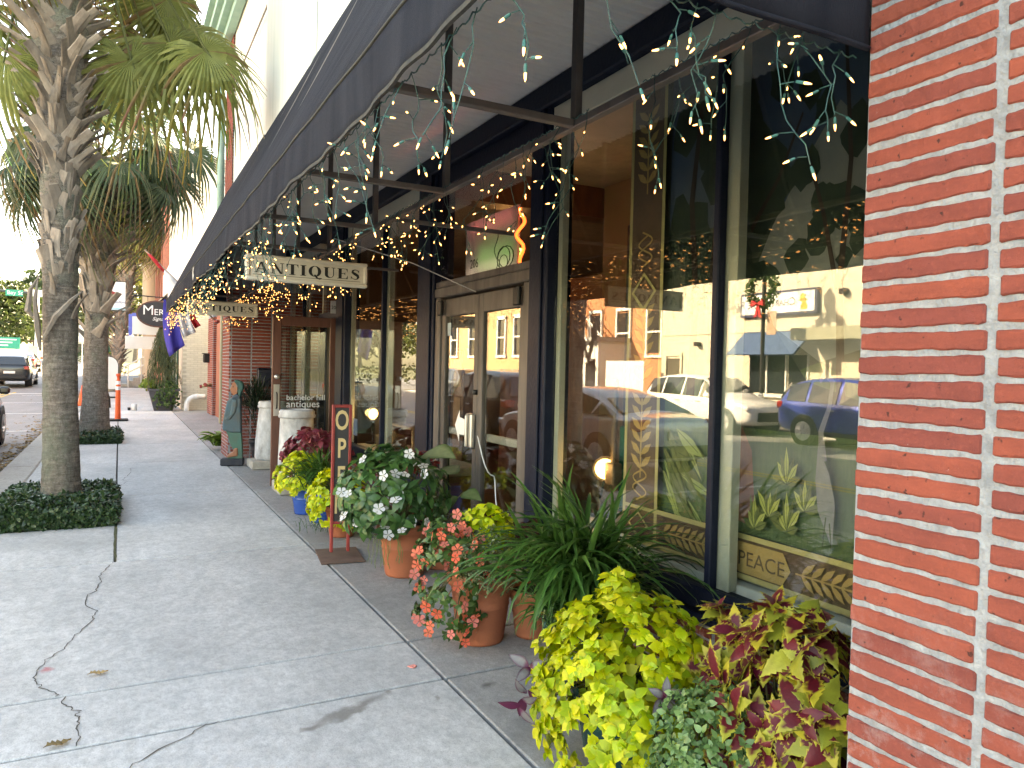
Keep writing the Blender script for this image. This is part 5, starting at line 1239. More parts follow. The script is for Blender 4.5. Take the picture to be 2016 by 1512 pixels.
B('panel', WHITEW, t, .45, 1.62, 34.5, 34.56, 2.62, 3.36); B('blue_edge', mat('sign_blue', (.12, .16, .55), rough=.5), t, .32, .45, 34.49, 34.57, 2.55, 3.45); B('blue_top', MATS['sign_blue'], t, .45, 1.0, 34.49, 34.57, 3.36, 3.50)
tag(MB().box(.22, 1.5, 37.2, 37.26, 2.05, 2.62, ch=.01).build('white_sign_panel', WHITEW), 'plain white sign panel hanging lowest, under the blue edged sign', 'sign')
# lamp post with street banner
t = thing('street_lamp', 'black street lamp post carrying a white Beaufort banner behind the second palm', 'street lamp', (-.36, 27.0, 0))
MB().tube([(-.36, 27, 0), (-.36, 27, 4.7)], .05, 10).lathe([(.14, 0), (.12, .3), (.06, .5)], (-.36, 27, 0), 12).build('post', mat('black_metal', (.012, .012, .012)), t, True)
MB().lathe([(.05, 4.7), (.16, 4.85), (.2, 5.15), (.1, 5.4), (0, 5.45)], (-.36, 27, 0), 14).build('globe', mat('frosted_globe', (.7, .7, .68), rough=.4), t, True)
MB().tube([(-.36, 27, 4.06), (.18, 27, 4.06)], .012, 5).tube([(-.36, 27, 3.12), (.18, 27, 3.12)], .012, 5).build('banner_arm', mat('black_metal', (.012, .012, .012)), t)
bn_ = MB().box(-.31, .15, 26.99, 27.01, 3.14, 4.04).build('banner', REF, t)
text('lettering', 'Beaufort', .125, mat('banner_navy', (.05, .06, .2), rough=.6), bn_, face_ny(-.28, 26.985, 3.36), shear=.2)
MB().prism([(-.29, 3.62), (.0, 3.64), (-.12, 3.70), (-.28, 3.76)], lambda u, v, q: (u, q, v), 26.984, 26.989).build('red_sail', RED, bn_)
B('blue_band', mat('banner_blue', (.35, .6, .7), rough=.6), bn_, -.30, .14, 26.984, 26.989, 3.15, 3.22)
# flag on a pole from the far pillar
t = thing('flag', 'red white and blue flag on a slanted pole beyond the awning end', 'flag', (1.5, 13.9, 2.2))
MB().tube([(1.52, 13.9, 2.22), (1.0, 13.98, 2.78), (.36, 14.05, 3.42)], .014, 8).build('pole', mat('flag_pole', (.35, .25, .18), rough=.4), t, True)
MB().lathe([(0, 0), (.05, .02), (.05, .06), (0, .07)], (1.50, 13.9, 2.22), 8).build('bracket', RED, t)
def flagcloth(nm, x0, x1, z0a, z0b, L, m, ph):
    n, k = 8, 10; v = []
    for i in range(n + 1):
        u = i / n; x = x0 + (x1 - x0) * u; zt = z0a + (z0b - z0a) * u
        for j in range(k + 1):
            w = j / k; v.append((x + .10 * w * w - .03 * math.sin(w * 3), 13.97 + .05 * math.sin(u * 9 + w * 2.5 + ph) * (.3 + w), zt - L * w * (1 - .25 * u)))
    f = [(i * (k + 1) + j, i * (k + 1) + j + 1, (i + 1) * (k + 1) + j + 1, (i + 1) * (k + 1) + j) for i in range(n) for j in range(k)]
    o = MB().add(v, f).build(nm, m, t, True); md = o.modifiers.new('thickness', 'SOLIDIFY'); md.thickness = .003
flagcloth('blue_field', .66, .90, 2.60, 2.56, .98, mat('flag_blue', (.06, .05, .36), rough=.8), 0)
flagcloth('white_field', .88, 1.08, 2.58, 2.52, .62, mat('flag_white', (.72, .72, .76), rough=.8), 1)
flagcloth('red_field', 1.06, 1.16, 2.54, 2.50, .42, mat('flag_red', (.55, .03, .04), rough=.8), 2)
MB().tube([(.40, 14.05, 3.38), (.50, 14.04, 3.27), (.60, 14.03, 3.15), (.68, 14.02, 3.06)], [.015, .03, .032, .02], 8).build('rolled_red', MATS['flag_red'], t, True); MB().tube([(.66, 14.02, 3.09), (.76, 14.01, 2.96), (.88, 14.0, 2.82), (.98, 14.0, 2.70)], [.02, .05, .06, .03], 8).build('rolled_white', MATS['flag_white'], t, True)
# far crossing: mast arm signal, street name sign, guide sign, control box
gx = rise(80)
t = thing('signal_mast', 'white signal pole with a mast arm carrying a green Bay St sign', 'traffic signal', (-6.75, 80, gx))
MB().tube([(-6.75, 80, gx), (-6.6, 80, 7.7)], [.17, .12], 10).build('pole', mat('pole_white', (.72, .75, .74), rough=.4), t, True)
MB().tube([(-5.8, 80, 7.4), (-15, 80, 7.6)], .11, 8).build('mast_arm', mat('arm_dark', (.06, .07, .08), rough=.5), t)
B('name_plate', mat('sign_green', (.0, .30, .20), rough=.4), t, -9.05, -7.75, 79.8, 79.85, 7.05, 7.60); text('lettering', 'Bay St', .48, REF, t, face_ny(-8.95, 79.79, 7.18))
s_ = MB().box(-10.05, -9.6, 79.6, 79.9, 6.7, 7.9, ch=.05).build('signal_head', mat('signal_yellow', (.35, .25, .04), rough=.5), t)
MB().lathe([(0, 0), (.15, 0)], (0, 0, 0), 12).build('lens', mat('dim_red_lens', (.25, .03, .02), rough=.3), s_).matrix_basis = Matrix.Translation(Vector((-9.82, 79.59, 7.6)) - ORG[t.name]) @ Matrix.Rotation(R(90), 4, 'X')
B('camera_box', WHITEW, t, -7.0, -6.2, 79.7, 79.95, 7.1, 7.7)
tag(MB().box(-7.2, -6.45, 78.6, 79.3, gx, gx + 1.5, ch=.03).box(-7.26, -6.39, 78.54, 79.36, gx + 1.5, gx + 1.56, ch=.02).box(-7.12, -6.53, 78.57, 78.6, gx + .15, gx + 1.38, ch=.008).build('control_box', mat('box_cream', (.62, .57, .45), rough=.6)), 'cream traffic control box at the foot of the signal pole', 'cabinet')
t = thing('guide_sign', 'green highway guide sign on posts at the far left', 'road sign', (-8.5, 76, rise(76)))
B('panel', mat('sign_green', (.0, .30, .20)), t, -9.6, -7.55, 76, 76.06, 2.25, 3.25); MB().tube([(-9.3, 76.1, 1), (-9.3, 76.1, 3.2)], .05, 6).tube([(-7.8, 76.1, 1), (-7.8, 76.1, 3.2)], .05, 6).build('post', mat('pole_white', (.72, .75, .74)), t)
for z, w in ((3.0, 1.5), (2.75, 1.2), (2.5, .9)): B('legend_line', REF, t, -9.3, -9.3 + w, 75.985, 75.998, z, z + .10)
tag(MB().box(-2.95, -2.45, 70, 70.05, 2.9, 4.3, ch=.02).tube([(-2.7, 70.1, rise(70)), (-2.7, 70.1, 3)], .04, 6).build('square_sign', WHITEW), 'small white road sign left of the second palm trunk', 'road sign')
lb = thing('low_building', 'low cream building with a white roof edge beyond the crossing', 'building', (-3.5, 95, 1.2))
B('wall', CREAMB, lb, -6.5, 2, 95, 100, 1.1, 3.6); B('roof', WHITEW, lb, -6.9, 2.4, 94.6, 100.4, 3.6, 4.0); B('window', DARKG, lb, -4.2, -2.4, 94.97, 94.995, 1.9, 3.2); B('door', mat('dark_green_trim', (.02, .08, .05)), lb, -1.6, -.7, 94.97, 94.995, 1.15, 3.2)
# trees
QL = [([(-.5, 0, 0), (0, .22, .12), (.5, 0, 0), (0, -.22, .1)], [(0, 1, 2, 3)], [(1, 1, 1)] * 4)]
def qleaf(c): return [([(-.5, 0, 0), (0, .26, .12), (.5, 0, 0), (0, -.26, .1)], [(0, 1, 2, 3)], [c] * 4), ([(-.45, -.1, 0), (0, .3, -.1), (.5, .1, 0), (0, -.2, .1)], [(0, 1, 2, 3)], [tuple(x * .75 for x in c)] * 4), ([(-.5, 0, 0), (.1, .24, .12), (.5, 0, .1), (0, -.26, 0)], [(0, 1, 2, 3)], [tuple(min(1, x * 1.3) for x in c)] * 4)]
def tree(label, base, h, rad, n, c, sz=.5, trunk=.3, lobes=9, zlo=.35, group='trees beyond the crossing'):
    t = thing('oak_tree', label, 'tree', base, group=group); b = Vector(base)
    cs_ = []; mb = MB(); fork = b + Vector((0, 0, h * .28)); mb.tube([b, b + Vector((.1, 0, h * .15)), fork], [trunk, trunk * .75, trunk * .6], 8)
    for i in range(lobes):
        a = i * 2.4; e = U(0, 1); p = b + Vector((math.cos(a) * rad * .62 * math.sqrt(1 - e * .7), math.sin(a) * rad * .62 * math.sqrt(1 - e * .7), h * (zlo + (1 - zlo) * .85 * e)))
        cs_.append((p, rad * U(.32, .52))); mb.tube([fork, fork.lerp(p, .5) + rv(.2), p], [trunk * .4, trunk * .22, trunk * .06], 5, False)
    mb.build('trunk', BARK, t); Ms = []; idx = []
    for i in range(n):
        p, r = random.choice(cs_); d = rv().normalized() * r * random.random() ** .33; d.z *= .7
        Ms.append(basis(p + d, rv(), rv() + Vector((0, 0, .8)), sz * U(.6, 1.3))); idx.append(random.randrange(3))
    merged('crown', qleaf(c), Ms, idx, LEAF, t, 'stuff')
for (lab, b, h, r, c, n) in (('broad oak left of the near palm trunk beyond the crossing', (-14, 100, 1.2), 10.5, 7.5, (.05, .075, .022), 4200), ('oak filling the left edge beyond the crossing', (-22, 92, 1.2), 10, 7, (.045, .07, .022), 3600),
        ('dark oak between the two palm trunks', (-5.5, 108, 1.2), 12, 6.5, (.04, .065, .022), 3600), ('sunlit oak behind the street banner', (1.5, 88, 1.2), 13.5, 5.5, (.12, .13, .035), 2800), ('oak behind the far canopy', (5.5, 96, 1.2), 11, 5.5, (.10, .12, .035), 2000), ('farthest oak at the left horizon', (-32, 110, 1.2), 9, 9, (.05, .07, .025), 2600), ('oak low behind the low cream building', (-10.5, 122, 1.2), 9, 7, (.07, .1, .035), 1600)):
    tree(lab, b, h, r, n, c, .75 if b[1] > 85 else .5)
for (lab, b, h, r, c, n) in (('round hedge bush in front of the low cream building', (-3.4, 86, 1.2), 1.7, 1.5, (.05, .08, .03), 500), ('lime bush beside the control box', (-5.4, 82, 1.2), 1.3, 1.0, (.18, .2, .05), 300), ('lime shrub by the far entrance steps', (-.4, 52.5, .15), 1.9, .8, (.22, .24, .05), 400), ('red leaved shrub at the top of the far entrance steps', (1.5, 46.3, .0), 1.0, .45, (.20, .10, .05), 260)):
    t = thing('shrub', lab, 'shrub', b, group='shrubs near the crossing'); Ms, idx, tp = dome((b[0], b[1], b[2] + h * .5), (r, r, h * .5), n // 4, 4, .28 if r > .6 else .14, (0, 60), -.9, (.5, 1), .1, 3); merged('foliage', qleaf(c), Ms, idx, LEAF, t, 'stuff'); stems(t, (b[0], b[1], b[2]), tp, .01, 14)
# ------------------------------------------------------------------ vehicles
RUB = mat('rubber', (.02, .02, .02), rough=.8)
ALLOY = mat('alloy', (.60, .60, .61), rough=.35, metal=.25, bump=0)
CARG = mat('car_glass', (.015, .02, .022), rough=.04, spec=.9, bump=0, coat=.5)
TRIMB = mat('black_trim', (.015, .015, .016), rough=.5)
TAIL = mat('tail_light', (.35, .01, .01), rough=.15, bump=0, coat=.6)
HEAD = mat('head_light', (.75, .75, .75), rough=.1, bump=0, coat=.6)
def paint(nm, c): return mat('paint_' + nm, c, tuple(x * .96 for x in c), scale=2, rough=.28, metal=.35 if max(c) < .6 else .0, bump=0, coat=.9, spec=.5)
SUV = dict(L=4.55, W=1.82, st=[ # station: y, zbot, zbelt, ztop, half-width at belt, half-width at top
    (-2.27, .48, .98, 1.02, .74, .70), (-2.20, .32, 1.02, 1.10, .84, .74), (-1.95, .26, 1.04, 1.56, .89, .66), (-1.3, .24, 1.02, 1.65, .91, .66), (-.4, .24, 1.00, 1.67, .91, .67), (.35, .24, .98, 1.60, .91, .65), (.95, .24, .97, 1.14, .90, .70), (1.25, .24, .96, 1.05, .90, .74), (1.75, .24, .92, .99, .87, .72), (2.12, .28, .84, .90, .80, .68), (2.27, .42, .72, .76, .66, .58)],
    wheels=(-1.33, 1.37), wr=.345, glass=(2, 6), rear=(1, 2), front=(5, 6))
SEDAN = dict(L=4.7, W=1.80, st=[
    (-2.35, .45, .88, .94, .70, .64), (-2.27, .30, .94, 1.00, .80, .70), (-1.75, .24, .96, 1.02, .87, .72), (-1.15, .22, .95, 1.30, .89, .62), (-.45, .22, .94, 1.43, .90, .61), (.25, .22, .93, 1.41, .90, .61), (.95, .22, .92, 1.06, .89, .68), (1.3, .22, .90, .97, .89, .72), (1.8, .22, .84, .90, .86, .70), (2.2, .26, .74, .80, .78, .64), (2.35, .40, .62, .66, .62, .54)],
    wheels=(-1.38, 1.42), wr=.325, glass=(2, 6), rear=(2, 3), front=(5, 6))
def car(label, cat, spec, colr, loc, rotz, group, zoff=0.0):
    """a car along local +Y: lofted body, side and end glass, wheels with spoked rims, lights, mirrors"""
    t = thing('parked_car', label, cat, (loc[0], loc[1], loc[2] + zoff), rotz, group, local=True); S_ = spec['st']; pm = paint(colr[0], colr[1])
    v = []; f = []
    def sec(y, zb, zl, zt, wl, wt):
        return [(0, y, zb), (wl * .86, y, zb), (wl * .985, y, zb + .14), (wl * 1.0, y, (zb + zl) * .52), (wl * .995, y, zl - .10), (wl * .965, y, zl), (wt + .02, y, max(zt - .07, zl + .005)), (wt * .86, y, zt - .015), (0, y, zt)]
    rows = [sec(*s) for s in S_]; k = 9
    for r_ in rows:
        v += r_ + [(-x, y, z) for x, y, z in r_[1:-1]]
    n = k + 7
    ring = list(range(k)) + [k + 7 - 1 - i for i in range(7)]
    for i in range(len(rows) - 1):
        for j in range(n):
            a, b = ring[j], ring[(j + 1) % n]; f.append((i * n + a, i * n + b, (i + 1) * n + b, (i + 1) * n + a))
    f += [tuple(ring), tuple((len(rows) - 1) * n + q for q in ring[::-1])]
    body = MB().add(v, f).build('body', pm, t, True); md = body.modifiers.new('round', 'SUBSURF'); md.levels = 1; md.render_levels = 2
    g0, g1 = spec['glass']
    for sgn in (-1, 1):                                   # side windows, one per bay
        for i in range(g0, g1):
            a, b = S_[i], S_[i + 1]; q = []
            ins = .06
            for (s0, s1, tt) in ((a, b, ins), (a, b, 1 - ins)):
                y = s0[0] + (s1[0] - s0[0]) * tt; zl = s0[2] + (s1[2] - s0[2]) * tt; zt = s0[3] + (s1[3] - s0[3]) * tt; wl = s0[4] + (s1[4] - s0[4]) * tt; wt = s0[5] + (s1[5] - s0[5]) * tt
                q.append((y, zl + .03, max(zt - .11, zl + .04), wl * .965 + .004, wt + .035))
            (y0, la, ta, wa, ua), (y1, lb_, tb_, wb, ub) = q
            if max(ta - la, tb_ - lb_) < .08: continue
            mb = MB().add([(sgn * wa, y0, la), (sgn * wb, y1, lb_), (sgn * ub, y1, tb_), (sgn * ua, y0, ta), (sgn * (wa - .03), y0, la), (sgn * (wb - .03), y1, lb_), (sgn * (ub - .03), y1, tb_), (sgn * (ua - .03), y0, ta)], [(0, 1, 2, 3), (7, 6, 5, 4), (0, 4, 5, 1), (1, 5, 6, 2), (2, 6, 7, 3), (3, 7, 4, 0)])
            mb.build('window', CARG, t)
    for nm, (i, j), sg in (('rear_window', spec['rear'], -1), ('windscreen', spec['front'], 1)):
        a, b = S_[i], S_[j]; hi, lo = (b, a) if sg < 0 else (a, b); o_ = .03 * sg
        P = [(-lo[5] * .96, lo[0] + o_, lo[3] + .02), (lo[5] * .96, lo[0] + o_, lo[3] + .02), (hi[5] * .90, hi[0] + o_ * 2.2, hi[3] - .05), (-hi[5] * .90, hi[0] + o_ * 2.2, hi[3] - .05)]
        MB().add(P + [(x, y - o_ * 1.5, z - .02) for x, y, z in P], [(0, 1, 2, 3), (7, 6, 5, 4), (0, 4, 5, 1), (1, 5, 6, 2), (2, 6, 7, 3), (3, 7, 4, 0)]).build(nm, CARG, t)
    wr = spec['wr']; hw = spec['W'] / 2
    ty = MB().lathe([(wr * .62, -.10), (wr * .93, -.105), (wr, -.07), (wr, .07), (wr * .93, .105), (wr * .62, .10)], (0, 0, 0), 24)
    rim = MB().lathe([(wr * .66, .100), (wr * .68, .112), (wr * .62, .112), (wr * .58, .101), (.0, .101)], (0, 0, 0), 24)
    for q in range(5):
        a = q * 2 * math.pi / 5
        for da in (-.13, .13): rim.tube([(.05 * math.cos(a), .05 * math.sin(a), .112), (wr * .62 * math.cos(a + da), wr * .62 * math.sin(a + da), .106)], [.034, .026], 5)
    rim.lathe([(0, .125), (.05, .125), (.055, .10)], (0, 0, 0), 10)
    tme = mesh_from(ty.v, ty.f, 'tyre'); tme.materials.append(RUB); rme = mesh_from(rim.v, rim.f, 'rim'); rme.materials.append(ALLOY)
    for y in spec['wheels']:
        for sgn in (-1, 1):
            Mx = Matrix.Translation((sgn * (hw - .09), y, wr)) @ Matrix.Rotation(sgn * math.pi / 2, 4, 'Y')
            MB().tube([(sgn * (hw - .30), y, wr + .02), (sgn * (hw + .006), y, wr + .02)], wr * 1.13, 22).build('wheel_arch', TRIMB, t)
            w = inst('wheel', tme, Mx, t); rr = inst('rim', rme, Matrix.Identity(4), None); rr.parent = w
    r0, rN = S_[1], S_[-2]
    for sgn in (-1, 1):
        MB().box(sgn * (r0[4] - .26), sgn * (r0[4] + .01), r0[0] - .05, r0[0] + .16, r0[2] - .16, r0[2] + .02, ch=.03).build('tail_light', TAIL, t)
        MB().box(sgn * (rN[4] - .30), sgn * (rN[4] + .02), rN[0] - .22, rN[0] + .06, rN[2] - .16, rN[2] - .04, ch=.03).build('head_light', HEAD, t)
        s5 = S_[6]; MB().box(sgn * (s5[4] + .0), sgn * (s5[4] + .18), s5[0] - .10, s5[0] + .02, s5[2] + .02, s5[2] + .16, ch=.035).build('mirror', pm, t)
        for yy in (-.55, .35): MB().box(sgn * (hw - .01), sgn * (hw + .02), yy - .09, yy + .09, S_[4][2] - .14, S_[4][2] - .11, ch=.01).build('handle', ALLOY, t)
        MB().box(sgn * (hw - .03), sgn * (hw + .008), -1.0, 1.0, .25, .37, ch=.02).build('sill_trim', TRIMB, t)
    e = S_[0]; MB().box(-.70, .70, e[0] - .05, e[0] + .1, .38, .56, ch=.03).build('bumper', TRIMB, t); MB().box(-.25, .25, e[0] - .03, e[0] + .03, .66, .79, ch=.004).build('number_plate', REF, t)
    e = S_[-1]; MB().box(-.50, .50, e[0] - .08, e[0] + .025, .40, .66, ch=.03).build('grille', TRIMB, t)
    return t
RZ = -.13
car('white SUV parked across the street, seen only in the window glass', 'car', SUV, ('white', (.78, .78, .77)), (-10.7, 16.7, RZ), math.pi, 'cars parked across the street')
car('blue SUV parked across the street, nearest in the window glass', 'car', SUV, ('blue', (.03, .06, .32)), (-10.55, 11.15, RZ), math.pi, 'cars parked across the street')
car('silver SUV parked farther up the far kerb, mirrored in the double door', 'car', SUV, ('silver', (.55, .54, .50)), (-10.75, 34.8, RZ), math.pi, 'cars parked across the street')
car('dark grey SUV parked behind the silver SUV, mirrored in the door', 'car', SUV, ('grey', (.16, .14, .14)), (-10.6, 28.8, RZ), math.pi, 'cars parked across the street')
car('silver sedan parked at the near kerb, mirrored in the big window', 'car', SEDAN, ('silverblue', (.50, .53, .57)), (-2.60, 11.1, RZ), 0, 'cars parked at the near kerb')
car('black SUV parked at the near kerb, its front corner at the left edge', 'car', SUV, ('black', (.012, .013, .016)), (-2.88, 15.75, RZ), 0, 'cars parked at the near kerb')
car('black SUV driving away towards the crossing, seen from behind', 'car', SUV, ('black', (.012, .013, .016)), (-4.95, 47.6, rise(47)), 0, 'cars on the road ahead', .06)
car('dark red sedan ahead of the black SUV near the crossing', 'car', SEDAN, ('red', (.22, .02, .02)), (-6.0, 63, rise(63)), 0, 'cars on the road ahead', .06)
car('tan sedan parked behind the viewer, glinting in the open door glass', 'car', SEDAN, ('tan', (.50, .42, .28)), (-2.5, -6.5, RZ), 0, 'cars parked at the near kerb')
# ------------------------------------------------------------------ the far side of the street (seen mirrored in the windows)
fw = tag(MB().box(-14.2, -11.7, -40, 46, -.3, .0).build('far_sidewalk', SLAB), kind='structure')
BEIGE = mat('beige_render', (.58, .53, .43), (.52, .47, .38), scale=2.2, rough=.9, bump=.15, bscale=50)
BSIGN = mat('sign_white_panel', (.80, .80, .79), rough=.5)
bb = thing('realty_office', 'beige rendered office across the street with blue awning and white sign board', 'building', (-18, 14, 0))
XW = -14.0
B('wall', BEIGE, bb, -24, XW, 2, 23.15, -.1, 5.6); B('string_course', BEIGE, bb, XW, XW + .03, 2, 23.15, 2.98, 3.03)
a = MB().add([(XW, 15.95, 2.98), (XW, 18.75, 2.98), (XW + .85, 18.75, 2.2), (XW + .85, 15.95, 2.2), (XW, 15.95, 2.9), (XW, 18.75, 2.9), (XW + .8, 18.75, 2.17), (XW + .8, 15.95, 2.17)], [(0, 1, 2, 3), (7, 6, 5, 4), (0, 3, 7, 4), (1, 5, 6, 2), (3, 2, 6, 7)]); a.build('blue_awning', mat('blue_canvas', (.06, .11, .22), (.05, .095, .19), scale=3, rough=.8), bb)
for y in (16.1, 16.95, 17.75):
    w = MB().box(XW - .05, XW + .005, y, y + .74, .95, 2.2).build('window', DARKG, bb); MB().box(XW + .006, XW + .05, y - .06, y, .9, 2.25).build('frame', WHITEW, w)
B('window_sill', WHITEW, bb, XW + .006, XW + .12, 15.95, 18.6, .82, .92)
d = MB().box(XW - .03, XW + .004, 22.0, 22.8, .0, 2.1).build('door', mat('door_bronze', (.10, .08, .06), rough=.4), bb); MB().box(XW + .005, XW + .06, 21.9, 22.0, 0, 2.2).box(XW + .005, XW + .06, 22.8, 22.9, 0, 2.2).box(XW + .005, XW + .06, 21.9, 22.9, 2.2, 2.3).build('frame', BEIGE, d)
B('canopy_beam', mat('olive_beam', (.28, .28, .20), (.24, .24, .17), scale=4, rough=.7), bb, XW, XW + 1.0, 9.0, 15.93, 2.62, 2.98); B('wall_light', TRIMB, bb, XW, XW + .2, 20.9, 21.1, 2.55, 2.7); B('wall_light', TRIMB, bb, XW, XW + .2, 14.7, 14.9, 4.0, 4.15)
for y in (9.3, 11.6): B('window', DARKG, bb, XW - .05, XW + .005, y, y + 1.7, .9, 2.4)
sg = thing('realty_sign', 'long white sign board with a gold crest and navy frame across the street', 'sign', (XW + .1, 17.3, 3.4))
B('box', mat('sign_navy_frame', (.03, .035, .09), rough=.5), sg, XW, XW + .14, 15.72, 18.85, 3.48, 4.28); B('panel', BSIGN, sg, XW + .141, XW + .16, 15.80, 18.77, 3.56, 4.20)
NVL = mat('letter_navy', (.03, .035, .10), rough=.5)
xx = 16.50
for body, sz in (('C', .36), ('HARTER', .28), ('O', .36), ('NE', .28), ('  R', .36), ('EALTY', .28)):
    o = text('lettering', body.strip(), sz, NVL, sg, face_px(XW + .163, xx + (.10 if body.startswith(' ') else 0), 3.78), .003); w = max(q.co.x for q in o.data.vertices); xx += w + .03 + (.10 if body.startswith(' ') else 0)
gl = mat('logo_gold', (.60, .42, .06), (.5, .33, .05), scale=14, rough=.5)
MB().prism([(.08, .0), (.30, .0), (.32, .10), (.26, .22), (.36, .30), (.33, .44), (.24, .52), (.14, .46), (.16, .36), (.05, .30), (.12, .22), (.04, .12)], lambda u, v, q: (q, 16.0 + u, 3.62 + v), XW + .161, XW + .166).build('crest', gl, sg)
# fence, brick house with tall windows, white stair, wing with red door
OBR = mat('orange_brick', (.46, .20, .10), (.38, .16, .09), scale=7, rough=.85, bump=.25)
fc = thing('white_fence', 'plain white board fence between the office and brick house across the street', 'fence', (-13.25, 24.6, 0))
for i in range(17): B('board', WHITEW, fc, -13.29, -13.26, 23.32 + i * .152, 23.32 + i * .152 + .147, -.02, 1.99 + U(-.008, .008), ch=.004)
for z in (.35, 1.6): B('rail', WHITEW, fc, -13.34, -13.291, 23.3, 25.9, z, z + .09)
bh = thing('brick_house', 'orange brick house across the street with tall white arched windows and outside stair', 'building', (-18, 29, 0))
B('wall', OBR, bh, -24, -16, 23.4, 33.5, -.1, 8.5)
for y in (25.6, 27.9, 30.2):
    w = MB().box(-16.05, -15.99, y, y + .95, 2.4, 4.3).build('window', DARKG, bh); fr = MB()
    for (p0, p1, z0, z1) in ((y - .1, y, 2.3, 4.4), (y + .95, y + 1.05, 2.3, 4.4), (y - .1, y + 1.05, 4.4, 4.55), (y, y + .95, 3.3, 3.38), (y - .15, y + 1.1, 2.2, 2.3)): fr.box(-15.99, -15.9, p0, p1, z0, z1)
    fr.build('frame', WHITEW, w)
sta = MB()
for i in range(14): sta.box(-14.9, -13.9, 28.4 + i * .27, 28.7 + i * .27, 2.0 + i * .19, 2.08 + i * .19)
for x in (-14.92, -13.88):
    sta.tube([(x, 28.3, 1.9), (x, 32.2, 4.65)], .09, 4).tube([(x, 28.3, 2.9), (x, 32.2, 5.6)], .045, 4)
    for i in range(14): sta.tube([(x, 28.5 + i * .27, 2.1 + i * .19), (x, 28.5 + i * .27, 2.98 + i * .19)], .02, 4, False)
sta.build('outside_stair', WHITEW, bh)
wg = thing('white_wing', 'low white wing with a red wreathed door across the street', 'building', (-16, 31, 0))
B('wall', WHITEW, wg, -18, -14.3, 28.0, 33.5, -.1, 2.9); B('roof', mat('roof_grey', (.3, .3, .3), rough=.9), wg, -18.2, -14.0, 27.8, 33.7, 2.9, 3.1); B('door', RED, wg, -14.32, -14.27, 29.4, 30.2, 0, 2.1); B('window', DARKG, wg, -14.32, -14.28, 30.5, 31.5, .8, 2.1); B('window', DARKG, wg, -14.32, -14.28, 28.2, 29.0, .8, 2.1)
yb = thing('long_brick_house', 'long sunlit brick house with tall sash windows farther up the far side', 'building', (-18, 42, 0))
B('wall', mat('yellow_brick', (.55, .36, .20), (.47, .29, .16), scale=6, rough=.85, bump=.25), yb, -24, XW, 33.8, 46, -.1, 8.5); B('base_course', WHITEW, yb, XW, XW + .05, 33.8, 46, 0, 1.3)
for y in (34.6, 36.6, 40.4, 43.2):
    w = MB().box(XW - .05, XW + .006, y, y + .85, 2.3, 4.3).build('window', DARKG, yb); fr = MB()
    for (p0, p1, z0, z1) in ((y - .12, y, 2.3, 4.4), (y + .85, y + .97, 2.3, 4.4), (y - .12, y + .97, 4.3, 4.5), (y, y + .85, 3.25, 3.33), (y - .2, y + 1.05, 2.15, 2.29)): fr.box(XW + .007, XW + .1, p0, p1, z0, z1)
    fr.build('frame', WHITEW, w)
lp = thing('lamp_post', 'black lamp post with a Christmas wreath and red bow across the street', 'street lamp', (-12.2, 16.25, 0))
MB().tube([(-12.2, 16.25, 0), (-12.2, 16.25, 4.6)], .06, 10).lathe([(.16, 0), (.13, .4), (.07, .6)], (-12.2, 16.25, 0), 12).lathe([(.06, 4.6), (.18, 4.8), (.2, 5.1), (0, 5.4)], (-12.2, 16.25, 0), 12).build('post', TRIMB, lp)
Ms = []; idx = []
for i in range(700):
    a = U(0, 6.3); b2 = U(0, 6.3); r0 = .46 + .10 * math.cos(b2); Ms.append(basis((-12.1 + .10 * math.sin(b2), 16.25 + r0 * math.cos(a), 4.12 + r0 * math.sin(a)), rv(), rv(), U(.07, .14))); idx.append(i % 3)
merged('wreath', IM, Ms, idx, LEAF, lp, 'stuff')
MB().prism([(0, 0), (.22, .12), (.24, -.08)], lambda u, v, q: (q, 16.25 + u, 3.68 + v), -12.0, -11.9).prism([(0, 0), (-.22, .12), (-.24, -.08)], lambda u, v, q: (q, 16.25 + u, 3.68 + v), -12.0, -11.9).prism([(-.03, 0), (.03, 0), (.14, -.42), (.04, -.38)], lambda u, v, q: (q, 16.25 + u, 3.68 + v), -12.0, -11.95).prism([(-.03, 0), (.03, 0), (-.04, -.38), (-.14, -.44)], lambda u, v, q: (q, 16.25 + u, 3.68 + v), -12.0, -11.95).build('red_bow', mat('bow_red', (.60, .02, .03), rough=.5), lp)
B('banner', mat('banner_orange', (.45, .25, .15), (.35, .3, .25), scale=6, rough=.7), lp, -12.21, -12.19, 15.75, 16.1, 2.75, 3.45)
bk = thing('bicycle', 'black bicycle leaning between the two SUVs across the street', 'bicycle', (-11.9, 13.9, 0))
for y in (13.4, 14.4):
    MB().tube([(-11.9, y + .33 * math.cos(a * math.pi / 12), .33 + .33 * math.sin(a * math.pi / 12)) for a in range(25)], .02, 5, False).build('wheel', RUB, bk)
MB().tube([(-11.9, 13.4, .33), (-11.9, 13.75, .85), (-11.9, 14.2, .85), (-11.9, 13.9, .35), (-11.9, 13.4, .33)], .018, 5).tube([(-11.9, 14.4, .33), (-11.9, 14.2, .95)], .018, 5).tube([(-11.9, 13.9, .35), (-11.9, 13.72, .95)], .018, 5).build('frame', TRIMB, bk)
MB().box(-11.97, -11.83, 13.6, 13.85, .94, .99, ch=.02).build('saddle', TRIMB, bk); MB().tube([(-12.15, 14.22, 1.0), (-11.65, 14.22, 1.0)], .014, 5).build('handlebar', TRIMB, bk)
tree('tree behind the white fence across the street', (-15.2, 48, 0), 8, 4, 1500, (.08, .11, .03), .35, group='trees across the street')
hd = tag(thing('far_hedge', 'clipped hedge at the far side of the crossing, mirrored in the shop window', 'hedge', (-13, 52, rise(52))))
